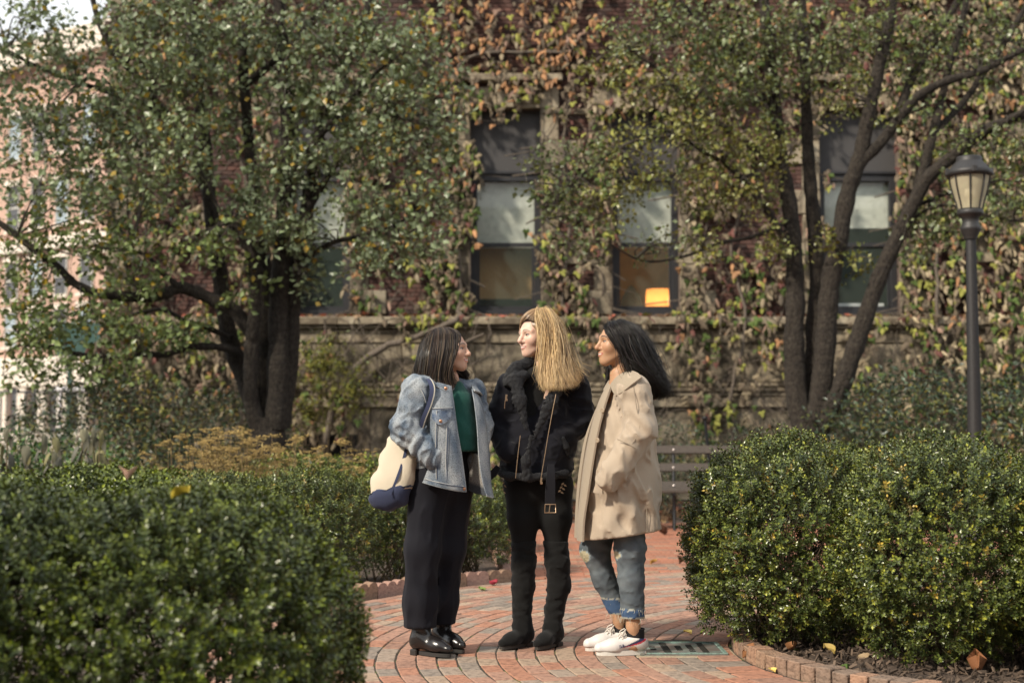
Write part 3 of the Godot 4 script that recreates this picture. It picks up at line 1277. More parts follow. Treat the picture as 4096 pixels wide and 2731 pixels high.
# ------------------------------------------------------------------ the sunlit block far behind on the left
func build_far_building() -> void:
	var b := thing("distant_brick_building", "tall sunlit pink brick building with pale stone trim far behind the tree", "building", Vector3(-20.0, 0, -62.0), -0.62)
	var z := 0.0
	var brick := mottle(mat(0.50, 0.33, 0.26, 0.9), [0.8, 1.0, 1.12], 0.05, 3.0, 2, true, 5)
	var stone := mottle(mat(0.70, 0.62, 0.53, 0.9), [0.85, 1.0, 1.08], 0.02, 4.0, 3, true)
	var w := MB.new()
	w.box(Vector3(0, 9.2, z - 6.0), Vector3(34.0, 18.4, 12.0))
	put("wall", w.mesh(), brick, b)
	for band in [[3.1, 4.4, 0.35], [9.1, 9.7, 0.3], [17.4, 18.6, 0.7], [-0.2, 0.9, 0.5]]:
		w = MB.new()
		w.box(Vector3(0, (band[0] + band[1]) * 0.5, z + band[2] * 0.5 - 0.1), Vector3(34.2, band[1] - band[0], band[2] + 0.2), Basis.IDENTITY, 0.03)
		put("stone_band", w.mesh(), stone, b)
	var glass := mat(0.30, 0.36, 0.40, 0.12)
	var frame := mat(0.5, 0.48, 0.44, 0.7)
	var dark := mat(0.07, 0.07, 0.075, 0.2)
	for row in 4:
		for k in 10:
			var x := 7.4 - k * 1.75
			var y: float = [5.7, 7.9, 11.2, 14.4][row]
			var h: float = [1.5, 1.6, 2.0, 2.0][row]
			var win := Node3D.new()
			win.name = "window"
			b.add_child(win, true)
			w = MB.new()
			w.box(Vector3(x, y + h * 0.5 + 0.14, z + 0.06), Vector3(1.15, 0.26, 0.16))
			put("lintel", w.mesh(), stone, win)
			w = MB.new()
			w.box(Vector3(x, y - h * 0.5 - 0.08, z + 0.08), Vector3(1.15, 0.14, 0.2))
			put("sill", w.mesh(), stone, win)
			w = MB.new()
			w.box(Vector3(x, y, z + 0.01), Vector3(0.8, h, 0.04))
			put("pane", w.mesh(), glass if (k + row) % 3 == 0 else dark, win)
			w = MB.new()
			w.box(Vector3(x, y, z + 0.05), Vector3(0.84, 0.08, 0.06))
			w.box(Vector3(x - 0.42, y, z + 0.05), Vector3(0.06, h, 0.06))
			w.box(Vector3(x + 0.42, y, z + 0.05), Vector3(0.06, h, 0.06))
			put("frame", w.mesh(), frame, win)
	# ground storey: pale piers between tall openings
	for k in 12:
		w = MB.new()
		w.box(Vector3(8.0 - k * 1.42, 2.0, z + 0.12), Vector3(0.62, 2.2, 0.3), Basis.IDENTITY, 0.02)
		put("pier", w.mesh(), stone, b)
		w = MB.new()
		w.box(Vector3(7.29 - k * 1.42, 2.0, z + 0.03), Vector3(0.5, 2.1, 0.08))
		put("ground_floor_window", w.mesh(), dark, b)
	# a pale garden terrace with a railing in front of it
	var t := thing("terrace_wall", "pale stone terrace wall with a thin railing far behind the shrubs", "wall")
	var m := MB.new()
	m.box(Vector3(-16.0, 0.55, -44.0), Vector3(16.0, 1.1, 1.0), Basis(Vector3.UP, 0.1), 0.02)
	put("parapet", m.mesh(), stone, t)
	var rail := mat(0.06, 0.06, 0.065, 0.4, 0.6)
	m = MB.new()
	m.tube(PackedVector3Array([Vector3(-24, 2.35, -43.3), Vector3(-8.2, 2.35, -44.9)]), PackedFloat32Array([0.04, 0.04]), 6)
	put("handrail", m.mesh(), rail, t)
	for k in 22:
		m = MB.new()
		var x := -24.0 + k * 0.74
		m.box(Vector3(x, 1.72, -43.3 - (x + 24.0) * 0.101), Vector3(0.05, 1.25, 0.05))
		put("baluster", m.mesh(), rail, t)
	# green site hoarding and a white pipe rail beside the corner
	m = MB.new()
	m.box(Vector3(-11.6, 3.72, -40.0), Vector3(2.5, 0.95, 0.12), Basis(Vector3.UP, 0.12), 0.01)
	m.box(Vector3(-12.5, 1.6, -40.15), Vector3(0.12, 3.24, 0.1))
	m.box(Vector3(-10.7, 1.6, -40.35), Vector3(0.12, 3.24, 0.1))
	tag(put("site_hoarding", m.mesh(), mottle(mat(0.05, 0.115, 0.10, 0.7), [0.8, 1.1], 0.02, 2.0, 3, true)), "dark teal panel raised on posts far behind the tree branches", "hoarding")
	m = MB.new()
	m.tube(PackedVector3Array([Vector3(-10.9, 2.12, -34.0), Vector3(-8.6, 2.12, -33.5)]), PackedFloat32Array([0.07, 0.07]), 8)
	m.tube(PackedVector3Array([Vector3(-10.8, 0.0, -34.0), Vector3(-10.8, 2.12, -34.0)]), PackedFloat32Array([0.05, 0.05]), 8)
	m.tube(PackedVector3Array([Vector3(-8.8, 0.0, -33.54), Vector3(-8.8, 2.12, -33.54)]), PackedFloat32Array([0.05, 0.05]), 8)
	tag(put("pipe_rail", m.mesh(), mat(0.62, 0.6, 0.62, 0.5)), "white pipe rail beyond the corner of the ivy-clad building", "rail")


# The court is closed behind the camera by another brick building; the window panes mirror it.
func build_court() -> void:
	var b := thing("courtyard_building", "long brown brick building across the court, mirrored in the panes", "building", Vector3(2.0, 0, 24.0))
	var brick := mottle(mat(0.20, 0.11, 0.075, 0.9), [0.7, 1.0, 1.2], 0.04, 3.0, 9, true, 5)
	var stone := mat(0.4, 0.34, 0.26, 0.9)
	var dark := mat(0.04, 0.045, 0.05, 0.15)
	var m := MB.new()
	m.box(Vector3(0, 6.0, 4.0), Vector3(46.0, 12.0, 8.0))
	put("wall", m.mesh(), brick, b)
	m = MB.new()
	m.box(Vector3(0, 12.1, 3.9), Vector3(46.6, 0.5, 8.6), Basis.IDENTITY, 0.05)
	put("cornice", m.mesh(), stone, b)
	for row in 3:
		for k in 14:
			m = MB.new()
			m.box(Vector3(-20.8 + k * 3.2, 2.4 + row * 3.5, -0.03), Vector3(1.3, 2.1, 0.1))
			put("window", m.mesh(), dark, b)


# ------------------------------------------------------------------ lamp post, bench, small garden furniture
func build_lamp_post() -> void:
	var t := thing("street_lamp", "black fluted lamp post with a frosted lantern rising behind the hedge", "street lamp", Vector3(4.29, 0, -13.2))
	var iron := bumpy(mottle(mat(0.030, 0.028, 0.028, 0.5, 0.2), [0.7, 1.0, 1.3], 0.03, 0.3, 5), 0.05, 0.15)
	var m := MB.new()
	m.lathe([Vector2(0.15, 0.0), Vector2(0.15, 0.22), Vector2(0.12, 0.28), Vector2(0.10, 0.5), Vector2(0.085, 0.56)], 32)
	put("base", m.mesh(), iron, t)
	m = MB.new()
	m.lathe([Vector2(0.072, 0.54), Vector2(0.068, 0.8), Vector2(0.058, 1.8), Vector2(0.047, 2.93)], 96, Transform3D.IDENTITY, 16, 0.13)
	put("post", m.mesh(), iron, t)
	m = MB.new()
	m.lathe([Vector2(0.058, 2.90), Vector2(0.066, 2.93), Vector2(0.092, 2.985), Vector2(0.098, 3.01), Vector2(0.082, 3.03), Vector2(0.074, 3.06), Vector2(0.078, 3.10), Vector2(0.112, 3.125), Vector2(0.12, 3.14), Vector2(0.12, 3.165), Vector2(0.108, 3.185), Vector2(0.0, 3.187)], 40)
	put("collar", m.mesh(), iron, t)
	var frost := mat(0.50, 0.44, 0.30, 0.6)
	frost.transparency = BaseMaterial3D.TRANSPARENCY_ALPHA
	frost.albedo_color.a = 0.62
	m = MB.new()
	m.lathe([Vector2(0.105, 3.18), Vector2(0.118, 3.24), Vector2(0.145, 3.33), Vector2(0.168, 3.43), Vector2(0.178, 3.50)], 48)
	put("globe", m.mesh(), frost, t)
	m = MB.new()
	m.lathe([Vector2(0.0, 3.2), Vector2(0.028, 3.2), Vector2(0.028, 3.30), Vector2(0.055, 3.31), Vector2(0.05, 3.38), Vector2(0.0, 3.385)], 24)
	put("bulb", m.mesh(), mat(0.75, 0.66, 0.42, 0.5), t)
	m = MB.new()
	for k in 8:
		var a := TAU * (k + 0.35) / 8
		var pts := []
		for q in [Vector2(0.108, 3.17), Vector2(0.124, 3.24), Vector2(0.152, 3.33), Vector2(0.175, 3.43), Vector2(0.186, 3.51)]:
			pts.append(Vector3(cos(a) * q.x, q.y, sin(a) * q.x))
		var cv := curve(pts, 3)
		m.tube(cv, taper(cv.size(), 0.0075, 0.0085), 6)
	put("cage_ribs", m.mesh(), iron, t)
	m = MB.new()
	m.lathe([Vector2(0.178, 3.488), Vector2(0.205, 3.495), Vector2(0.212, 3.52), Vector2(0.208, 3.545), Vector2(0.18, 3.565), Vector2(0.155, 3.60), Vector2(0.128, 3.625), Vector2(0.118, 3.64), Vector2(0.118, 3.665), Vector2(0.112, 3.678), Vector2(0.0, 3.68)], 48)
	for k in 4:
		var a := TAU * (k + 0.05) / 4
		m.box(Vector3(cos(a) * 0.205, 3.535, sin(a) * 0.205), Vector3(0.03, 0.07, 0.05), Basis(Vector3.UP, -a), 0.01)
	put("cap", m.mesh(), iron, t)


func build_bench() -> void:
	var t := thing("park_bench", "dark brown slatted park bench between the coat and the round hedge", "bench", Vector3(1.85, 0, -16.3), -0.10)
	var wood := bumpy(mottle(mat(0.060, 0.046, 0.036, 0.6), [0.7, 1.0, 1.35], 0.02, 0.5, 5), 0.05, 0.2)
	var iron := mat(0.02, 0.02, 0.022, 0.5, 0.5)
	var bolt := mat(0.55, 0.48, 0.45, 0.35, 0.8)
	var len_ := 1.92
	for k in 3:
		var m := MB.new()
		var y := 0.90 - k * 0.205
		m.box(Vector3(0, y, -0.30 + k * 0.055), Vector3(len_, 0.095, 0.035), Basis(Vector3.RIGHT, -0.22), 0.006)
		var s := put("slat", m.mesh(), wood, t)
		for x: float in [-0.93, -0.86, 0.0, 0.86, 0.93]:
			if k > 0 and absf(x) > 0.9:
				continue
			var q := MB.new()
			q.lathe([Vector2(0.0, 0.006), Vector2(0.010, 0.005), Vector2(0.013, 0.0)], 12, Transform3D(Basis(Vector3.RIGHT, PI / 2 - 0.22), Vector3(x, y, -0.282 + k * 0.055)))
			put("bolt", q.mesh(), bolt, s)
	for k in 4:
		var m := MB.new()
		m.box(Vector3(0, 0.44 + 0.004 * k, 0.24 - k * 0.115), Vector3(len_, 0.036, 0.095), Basis.IDENTITY, 0.006)
		put("slat", m.mesh(), wood, t)
	for x: float in [-0.84, 0.0, 0.84]:
		var m := MB.new()
		var c1 := curve([Vector3(x, 0.0, 0.26), Vector3(x, 0.25, 0.2), Vector3(x, 0.41, 0.24)], 4)
		m.tube(c1, taper(c1.size(), 0.02, 0.02), 6)
		c1 = curve([Vector3(x, 0.0, -0.3), Vector3(x, 0.28, -0.16), Vector3(x, 0.5, -0.19), Vector3(x, 0.95, -0.34)], 4)
		m.tube(c1, taper(c1.size(), 0.02, 0.018), 6)
		m.box(Vector3(x, 0.41, 0.02), Vector3(0.035, 0.025, 0.52))
		put("leg", m.mesh(), iron, t)
	# low rail and stand pipe behind it
	var r := thing("garden_rail", "low black iron rail along the leaf-strewn bed behind the bench", "rail", Vector3(0, 0, -19.0))
	var m := MB.new()
	m.tube(PackedVector3Array([Vector3(0.6, 0.2, 0), Vector3(7.5, 0.2, 0.3)]), PackedFloat32Array([0.014, 0.014]), 6)
	put("bar", m.mesh(), iron, r)
	for k in 6:
		m = MB.new()
		m.tube(PackedVector3Array([Vector3(0.8 + k * 1.3, -0.02, 0.01 + k * 0.056), Vector3(0.8 + k * 1.3, 0.2, 0.01 + k * 0.056)]), PackedFloat32Array([0.01, 0.01]), 6)
		put("stake", m.mesh(), iron, r)
	var p := thing("standpipe", "thin black standpipe leaning up behind the park bench", "pipe", Vector3(2.45, 0, -17.7))
	m = MB.new()
	m.tube(PackedVector3Array([Vector3(0.02, -0.02, 0), Vector3(0.0, 0.7, 0), Vector3(-0.05, 1.26, 0)]), PackedFloat32Array([0.018, 0.018, 0.02]), 8)
	put("pipe", m.mesh(), iron, p)
	m = MB.new()
	m.lathe([Vector2(0.0, 1.30), Vector2(0.034, 1.30), Vector2(0.036, 1.26), Vector2(0.0, 1.255)], 16, Transform3D(Basis.IDENTITY, Vector3(-0.05, 0, 0)))
	put("cap", m.mesh(), iron, p)
# ------------------------------------------------------------------ plants
func leaf(b: MB, at: Vector3, dir: Vector3, up: Vector3, len_: float, wide: float, fold: float, bend: float, c: Color) -> void:
	var side := dir.cross(up).normalized()
	var nn := side.cross(dir).normalized()
	var m := at + dir * len_ * 0.5 - nn * fold * wide
	var t := at + dir * len_ - nn * bend * len_
	var l := at + dir * len_ * 0.45 + side * wide * 0.5
	var r := at + dir * len_ * 0.45 - side * wide * 0.5
	b.col = c
	b.tri(at, l, m)
	b.tri(l, t, m)
	b.col = c * 0.93
	b.tri(at, m, r)
	b.tri(m, t, r)


func rand_dir(r: RandomNumberGenerator) -> Vector3:
	return Vector3(r.randfn(), r.randfn(), r.randfn()).normalized()


func facing(dir: Vector3, r: RandomNumberGenerator, s: float) -> Basis:
	var y := dir.normalized()
	var x := y.cross(rand_dir(r)).normalized()
	return Basis(x * s, y * s, x.cross(y) * s)


# A twig along +y with pairs of small leaves.
func box_sprig(seed_: int, pairs: int, leaf_len: float) -> ArrayMesh:
	var r := RandomNumberGenerator.new()
	r.seed = seed_
	var b := MB.new()
	var l := leaf_len * 0.62 * pairs
	b.col = Color(0.10, 0.09, 0.03)
	b.tube(PackedVector3Array([Vector3.ZERO, Vector3(0, l, 0)]), PackedFloat32Array([0.0011, 0.0006]), 3, false)
	for i in pairs:
		var f := (i + 1.0) / pairs
		var turn := i * PI / 2 + r.randfn(0, 0.3)
		for s in 2:
			var out := Vector3(cos(turn + s * PI), 0, sin(turn + s * PI))
			var d := (out + Vector3.UP * (0.45 + 0.5 * f) + rand_dir(r) * 0.25).normalized()
			var tone := r.randf_range(0.7, 1.15)
			var young := clampf((f - 0.72) * 3.2, 0.0, 1.0)
			var c := Color(0.068, 0.096, 0.027).lerp(Color(0.185, 0.215, 0.036), young * 0.8) * tone
			leaf(b, Vector3(0, l * f * 0.95, 0) + out * 0.001, d, (Vector3.UP - out * 0.6 + rand_dir(r) * 0.35).normalized(), leaf_len * r.randf_range(0.8, 1.1) * (1.0 - 0.25 * young), leaf_len * 0.50, 0.10, 0.12, c)
	return b.mesh()


# A hanging twig along +y with broad leaves on stalks.
func tree_spray(seed_: int, count: int, leaf_len: float, wide: float, green: Color, droop := 0.5) -> ArrayMesh:
	var r := RandomNumberGenerator.new()
	r.seed = seed_
	var b := MB.new()
	var l := leaf_len * 0.55 * count
	var pts := PackedVector3Array()
	for i in 5:
		var f := i / 4.0
		pts.append(Vector3(sin(f * 3.0 + seed_) * l * 0.06, l * f, -droop * 0.25 * l * f * f))
	b.col = Color(0.075, 0.055, 0.04)
	b.tube(pts, taper(5, 0.004, 0.0018), 3, false)
	for i in count:
		var f := (i + 0.7) / count
		var at := pts[0].lerp(pts[4], f)
		var turn := i * 2.4 + r.randfn(0, 0.4)
		var out := Vector3(cos(turn), 0.35, sin(turn)).normalized()
		var d := (out + rand_dir(r) * 0.45 + Vector3(0, 0.1, -droop)).normalized()
		var stalk := at + d * leaf_len * 0.4
		b.col = Color(0.09, 0.08, 0.04)
		b.tri(at, stalk, at + Vector3(0.0016, 0, 0.0016))
		var pick := r.randf()
		var c := green * r.randf_range(0.65, 1.2)
		if pick < 0.03:
			c = Color(0.28, 0.19, 0.03)
		elif pick < 0.13:
			c = green.lerp(Color(0.17, 0.155, 0.03), 0.7)
		elif pick < 0.35:
			c = green.lerp(Color(0.21, 0.25, 0.15), 0.6)
		var s := r.randf_range(0.7, 1.15)
		leaf(b, stalk, d, (rand_dir(r) + Vector3(0, 0.8, 0.5)).normalized(), leaf_len * s, wide * s, r.randf_range(0.02, 0.25), r.randf_range(0.0, 0.3), c)
	return b.mesh()


func leaf_mat(rough: float, back: float, spec := 0.5) -> StandardMaterial3D:
	var m := vmat(rough, spec)
	m.backlight_enabled = true
	m.backlight = lin(back, back * 1.0, back * 0.55)
	return m


# Foliage on the skin of rounded lobes: [centre, radii, exponent].
func lobed_places(lobes: Array, density: float, deep: float, rng: RandomNumberGenerator, size: float, tint: Callable, bare := 0.22, rough := 0.12) -> Array:
	var n := FastNoiseLite.new()
	n.seed = rng.randi() % 1000
	n.frequency = 2.6
	n.fractal_octaves = 3
	var places := []
	var tints := PackedColorArray()
	for li in lobes.size():
		var c: Vector3 = lobes[li][0]
		var r: Vector3 = lobes[li][1]
		var e: float = lobes[li][2]
		var area := 4.0 * PI * pow((pow(r.x * r.y, 1.6) + pow(r.x * r.z, 1.6) + pow(r.y * r.z, 1.6)) / 3.0, 1.0 / 1.6)
		for k in int(area * density):
			var d := rand_dir(rng)
			var t := pow(pow(absf(d.x / r.x), e) + pow(absf(d.y / r.y), e) + pow(absf(d.z / r.z), e), -1.0 / e)
			var p := c + d * t
			var bump := n.get_noise_3dv(p * 1.6)
			var inset := pow(rng.randf(), 2.2) * deep
			p = c + d * (t * (0.98 + bump * rough) - inset)
			if p.y < 0.05 or (p.y < bare * 1.6 and rng.randf() > (p.y - bare * 0.25) / (bare * 1.35) * 0.85):
				continue
			var hid := false
			for lj in lobes.size():
				if lj != li:
					var q: Vector3 = (p - lobes[lj][0])
					var s: Vector3 = lobes[lj][1]
					var e2: float = lobes[lj][2]
					if pow(absf(q.x / s.x), e2) + pow(absf(q.y / s.y), e2) + pow(absf(q.z / s.z), e2) < 0.72:
						hid = true
						break
			if hid:
				continue
			# thin spots let the dark inside show
			if n.get_noise_3dv(p * 2.4 + Vector3(7, 3, 1)) < -0.16 and rng.randf() < 0.8:
				continue
			var g := Vector3(signf(d.x) * pow(absf(d.x * t / r.x), e - 1.0) / r.x, signf(d.y) * pow(absf(d.y * t / r.y), e - 1.0) / r.y, signf(d.z) * pow(absf(d.z * t / r.z), e - 1.0) / r.z).normalized()
			var dir := (g * 0.75 + Vector3.UP * 0.45 + rand_dir(rng) * 0.55).normalized()
			places.append(Transform3D(facing(dir, rng, size * rng.randf_range(0.75, 1.2)), p - dir * 0.03))
			tints.append(tint.call(p, rng))
	return [places, tints]


func twigs(lobes: Array, count: int, rng: RandomNumberGenerator, r0 := 0.006) -> ArrayMesh:
	var b := MB.new()
	for k in count:
		var lobe: Array = lobes[rng.randi() % lobes.size()]
		var c: Vector3 = lobe[0]
		var r: Vector3 = lobe[1]
		var foot := Vector3(c.x + rng.randfn(0, 0.16) * r.x, 0.0, c.z + rng.randfn(0, 0.16) * r.z)
		var d := rand_dir(rng)
		d.y = absf(d.y) * 0.9 - 0.15
		var tip := c + Vector3(d.x * r.x, d.y * r.y, d.z * r.z) * 0.93
		var mid := foot.lerp(tip, 0.45) + Vector3(0, 0.10, 0) + rand_dir(rng) * 0.05
		b.col = Color(0.12, 0.085, 0.05) * rng.randf_range(0.6, 1.3)
		var pts := curve([foot, foot.lerp(mid, 0.5) + rand_dir(rng) * 0.02, mid, tip], 3)
		b.tube(pts, taper(pts.size(), r0 * rng.randf_range(0.6, 1.3), 0.0015), 4, false)
		for s in 2:
			var from: Vector3 = pts[3 + rng.randi() % (pts.size() - 4)]
			var to := from + (rand_dir(rng) + (tip - foot).normalized()) * 0.13
			b.tube(PackedVector3Array([from, from.lerp(to, 0.5) + rand_dir(rng) * 0.012, to]), PackedFloat32Array([0.0022, 0.0016, 0.001]), 3, false)
	return b.mesh()


func hedge(called: String, label: String, lobes: Array, density: float, deep: float, size: float, tint: Callable, twig_count: int, seed_: int, sprigs: Array, m: Material, bare := 0.22, rough := 0.12) -> Node3D:
	var rng := RandomNumberGenerator.new()
	rng.seed = seed_
	var t := thing(called, label, "hedge")
	var got := lobed_places(lobes, density, deep, rng, size, tint, bare, rough)
	var split := []
	for s in sprigs.size():
		split.append([[], PackedColorArray()])
	for i in got[0].size():
		split[i % sprigs.size()][0].append(got[0][i])
		split[i % sprigs.size()][1].append(got[1][i])
	for s in sprigs.size():
		scatter("foliage", sprigs[s], m, split[s][0], split[s][1], t, true)
	put("stems", twigs(lobes, twig_count, rng), mats.twig, t).set_meta("kind", "stuff")
	return t


func build_hedges() -> void:
	mats.twig = vmat(0.9)
	mats.box_leaf = leaf_mat(0.32, 0.10, 0.5)
	var near := [box_sprig(1, 5, 0.021), box_sprig(2, 6, 0.019), box_sprig(3, 5, 0.023)]
	var far := [box_sprig(4, 4, 0.028), box_sprig(5, 5, 0.026)]
	mats.far_sprigs = far
	var tone := func(p: Vector3, r: RandomNumberGenerator) -> Color:
		var k := r.randf_range(0.7, 1.25)
		if r.randf() < 0.03:
			return Color(2.6, 1.5, 1.2) * k
		var lime := 1.0 if r.randf() < 0.10 else 0.0
		return Color(1.0 + lime * 1.1, 1.0 + lime * 0.8, 1.0 + lime * 0.2) * k
	var fresh := func(p: Vector3, r: RandomNumberGenerator) -> Color:
		var k := r.randf_range(0.75, 1.25)
		var lime := 1.0 if r.randf() < 0.25 else 0.15
		return Color(0.62 + lime * 0.75, 0.66 + lime * 0.7, 0.5 + lime * 0.05) * k
	hedge("box_hedge", "round clipped box hedge with lit rounded shoulders inside the brick kerb", [
		[Vector3(1.38, 0.52, -7.36), Vector3(0.47, 0.54, 0.58), 2.35],
		[Vector3(2.00, 0.53, -6.68), Vector3(0.47, 0.53, 0.48), 2.35],
		[Vector3(2.66, 0.53, -6.30), Vector3(0.44, 0.52, 0.46), 2.3],
		[Vector3(1.78, 0.5, -7.8), Vector3(0.48, 0.5, 0.5), 2.3],
		[Vector3(2.3, 0.48, -7.25), Vector3(0.58, 0.47, 0.6), 2.4],
		[Vector3(3.2, 0.52, -6.3), Vector3(0.45, 0.47, 0.48), 2.2],
		[Vector3(3.0, 0.48, -7.2), Vector3(0.65, 0.42, 0.65), 2.4],
	], 3100.0, 0.17, 1.0, tone, 190, 5, near, mats.box_leaf, 0.15, 0.19)
	hedge("box_hedge", "dark rounded hedge filling the near left corner, blurred", [
		[Vector3(-1.05, 0.42, -4.55), Vector3(0.57, 0.49, 0.62), 2.15],
		[Vector3(-1.75, 0.44, -4.5), Vector3(0.68, 0.48, 0.66), 2.4],
		[Vector3(-2.45, 0.44, -4.9), Vector3(0.7, 0.49, 0.7), 2.4],
	], 3600.0, 0.2, 1.0, fresh, 160, 6, near, mats.box_leaf, 0.2, 0.06)
	hedge("box_hedge", "grey-green box hedge behind the scalloped edging and the tote bag", [
		[Vector3(-2.0, 0.38, -9.75), Vector3(0.55, 0.42, 0.5), 2.4],
		[Vector3(-1.45, 0.38, -10.15), Vector3(0.52, 0.43, 0.5), 2.4],
		[Vector3(-0.9, 0.38, -10.65), Vector3(0.52, 0.40, 0.5), 2.4],
		[Vector3(-0.36, 0.36, -11.15), Vector3(0.40, 0.38, 0.5), 2.4],
	], 1900.0, 0.16, 1.1, tone, 150, 7, near, mats.box_leaf, 0.22, 0.10)
	hedge("box_hedge", "low clipped hedge farther back, left of the spreading golden shrub", [
		[Vector3(-3.2, 0.36, -11.0), Vector3(0.8, 0.42, 0.6), 2.4],
		[Vector3(-4.1, 0.36, -10.6), Vector3(0.8, 0.42, 0.6), 2.4],
		[Vector3(-2.6, 0.34, -10.6), Vector3(0.6, 0.40, 0.5), 2.4],
	], 800.0, 0.14, 1.5, fresh, 40, 8, far, mats.box_leaf, 0.15)
	hedge("box_hedge", "sunlit low hedge between the left tree trunk and the denim jacket", [
		[Vector3(-2.0, 0.38, -13.6), Vector3(0.75, 0.44, 0.55), 2.4],
		[Vector3(-1.1, 0.38, -13.9), Vector3(0.75, 0.43, 0.55), 2.4],
		[Vector3(-0.6, 0.34, -13.2), Vector3(0.6, 0.39, 0.5), 2.4],
	], 800.0, 0.14, 1.5, fresh, 40, 9, far, mats.box_leaf, 0.15)


func build_shrubs() -> void:
	var rng := RandomNumberGenerator.new()
	rng.seed = 90
	var broad := leaf_mat(0.4, 0.2)
	var dull := leaf_mat(0.8, 0.2, 0.3)
	var laurel := [tree_spray(11, 7, 0.075, 0.03, Color(0.035, 0.06, 0.025), 0.1), tree_spray(12, 6, 0.085, 0.032, Color(0.05, 0.07, 0.038), 0.1)]
	var plain := func(p: Vector3, r: RandomNumberGenerator) -> Color:
		return Color.WHITE * r.randf_range(0.65, 1.3)
	hedge("evergreen_shrub", "large glossy-leaved evergreen shrub at the foot of the left tree", [
		[Vector3(-4.35, 0.75, -16.6), Vector3(0.95, 0.85, 0.7), 2.0], [Vector3(-5.2, 0.85, -17.2), Vector3(0.8, 0.8, 0.7), 2.0], [Vector3(-3.7, 0.7, -18.6), Vector3(0.8, 0.85, 0.6), 2.0],
	], 120.0, 0.35, 1.0, plain, 60, 21, laurel, broad, 0.1).set_meta("category", "shrub")
	hedge("evergreen_shrub", "dark evergreen shrub spreading behind the lamp post", [
		[Vector3(4.6, 0.9, -16.4), Vector3(0.95, 0.85, 0.7), 2.0], [Vector3(5.7, 0.85, -15.8), Vector3(0.95, 0.8, 0.7), 2.0], [Vector3(4.0, 0.7, -17.4), Vector3(0.6, 0.7, 0.5), 2.0],
	], 125.0, 0.35, 0.95, func(p: Vector3, r: RandomNumberGenerator) -> Color: return Color(0.75, 0.9, 0.95) * r.randf_range(0.55, 1.1), 60, 22, laurel, broad, 0.1).set_meta("category", "shrub")
	hedge("evergreen_shrub", "small dark shrub peering over the top slat of the bench", [
		[Vector3(2.0, 0.65, -18.3), Vector3(0.6, 0.55, 0.4), 2.0], [Vector3(3.1, 0.6, -18.6), Vector3(0.5, 0.6, 0.4), 2.0],
	], 110.0, 0.3, 0.7, func(p: Vector3, r: RandomNumberGenerator) -> Color: return Color(0.7, 0.85, 0.9) * r.randf_range(0.55, 1.1), 24, 23, laurel, broad, 0.1).set_meta("category", "shrub")
	hedge("evergreen_shrub", "bright green low shrub at the left edge beneath the terrace", [
		[Vector3(-5.3, 0.45, -14.2), Vector3(0.7, 0.62, 0.6), 2.0], [Vector3(-4.5, 0.4, -14.6), Vector3(0.6, 0.55, 0.5), 2.0],
	], 130.0, 0.3, 0.9, func(p: Vector3, r: RandomNumberGenerator) -> Color: return Color(0.9, 1.5, 0.7) * r.randf_range(0.6, 1.2), 24, 24, laurel, broad, 0.1).set_meta("category", "shrub")
	# climbing yellow-green shrub right of the left trunk
	var small := [tree_spray(15, 7, 0.05, 0.036, Color(0.12, 0.13, 0.03), 0.1), tree_spray(16, 6, 0.055, 0.04, Color(0.16, 0.15, 0.03), 0.1)]
	hedge("climbing_shrub", "airy yellow-green climbing shrub against the stone base by the left trunk", [
		[Vector3(-2.95, 2.15, -22.5), Vector3(0.62, 0.55, 0.3), 2.0], [Vector3(-2.5, 1.75, -22.3), Vector3(0.45, 0.35, 0.3), 2.0], [Vector3(-3.2, 1.4, -22.4), Vector3(0.35, 0.3, 0.25), 2.0],
	], 95.0, 0.4, 0.9, plain, 24, 25, small, dull, 0.02).set_meta("category", "shrub")
	hedge("climbing_shrub", "sparse yellow-green saplings at the right edge behind the hedge", [
		[Vector3(5.9, 1.0, -14.6), Vector3(0.6, 0.45, 0.4), 2.0],
	], 90.0, 0.4, 0.8, plain, 14, 26, small, dull, 0.05).set_meta("category", "shrub")

	# golden dried flower shrub
	var g := thing("spirea_shrub", "golden tan shrub with flat dried flower heads in front of the left trunk", "shrub")
	var stems := MB.new()
	var fl_t := []
	var fl_c := PackedColorArray()
	var lf_t := []
	var lf_c := PackedColorArray()
	for k in 210:
		var foot := Vector3(-2.45 + rng.randfn(0, 0.33), 0.0, -12.6 + rng.randfn(0, 0.22))
		if k > 150:
			foot.x += 1.2 + rng.randfn(0, 0.3)
		var h := rng.randf_range(0.72, 1.14) - absf(foot.x + 2.45) * 0.12
		var tip := foot + Vector3(rng.randfn(0, 0.10), h, rng.randfn(0, 0.08))
		stems.col = Color(0.20, 0.14, 0.07) * rng.randf_range(0.7, 1.2)
		stems.tube(PackedVector3Array([foot, foot.lerp(tip, 0.6) + rand_dir(rng) * 0.03, tip]), PackedFloat32Array([0.004, 0.003, 0.0018]), 3, false)
		for s in 3 + rng.randi() % 4:
			fl_t.append(Transform3D(facing(Vector3.UP + rand_dir(rng) * 0.3, rng, rng.randf_range(0.7, 1.3)), tip + Vector3(rng.randfn(0, 0.025), rng.randfn(0, 0.012), rng.randfn(0, 0.02))))
			fl_c.append(Color.WHITE * rng.randf_range(0.7, 1.25))
		for s in 9:
			var f := rng.randf_range(0.3, 0.97)
			lf_t.append(Transform3D(facing(rand_dir(rng) + Vector3.UP * 0.2, rng, rng.randf_range(0.8, 1.3)), foot.lerp(tip, f)))
			lf_c.append(Color.WHITE * rng.randf_range(0.6, 1.2))
	put("stems", stems.mesh(), mats.twig, g).set_meta("kind", "stuff")
	var fb := MB.new()
	var fr := RandomNumberGenerator.new()
	fr.seed = 3
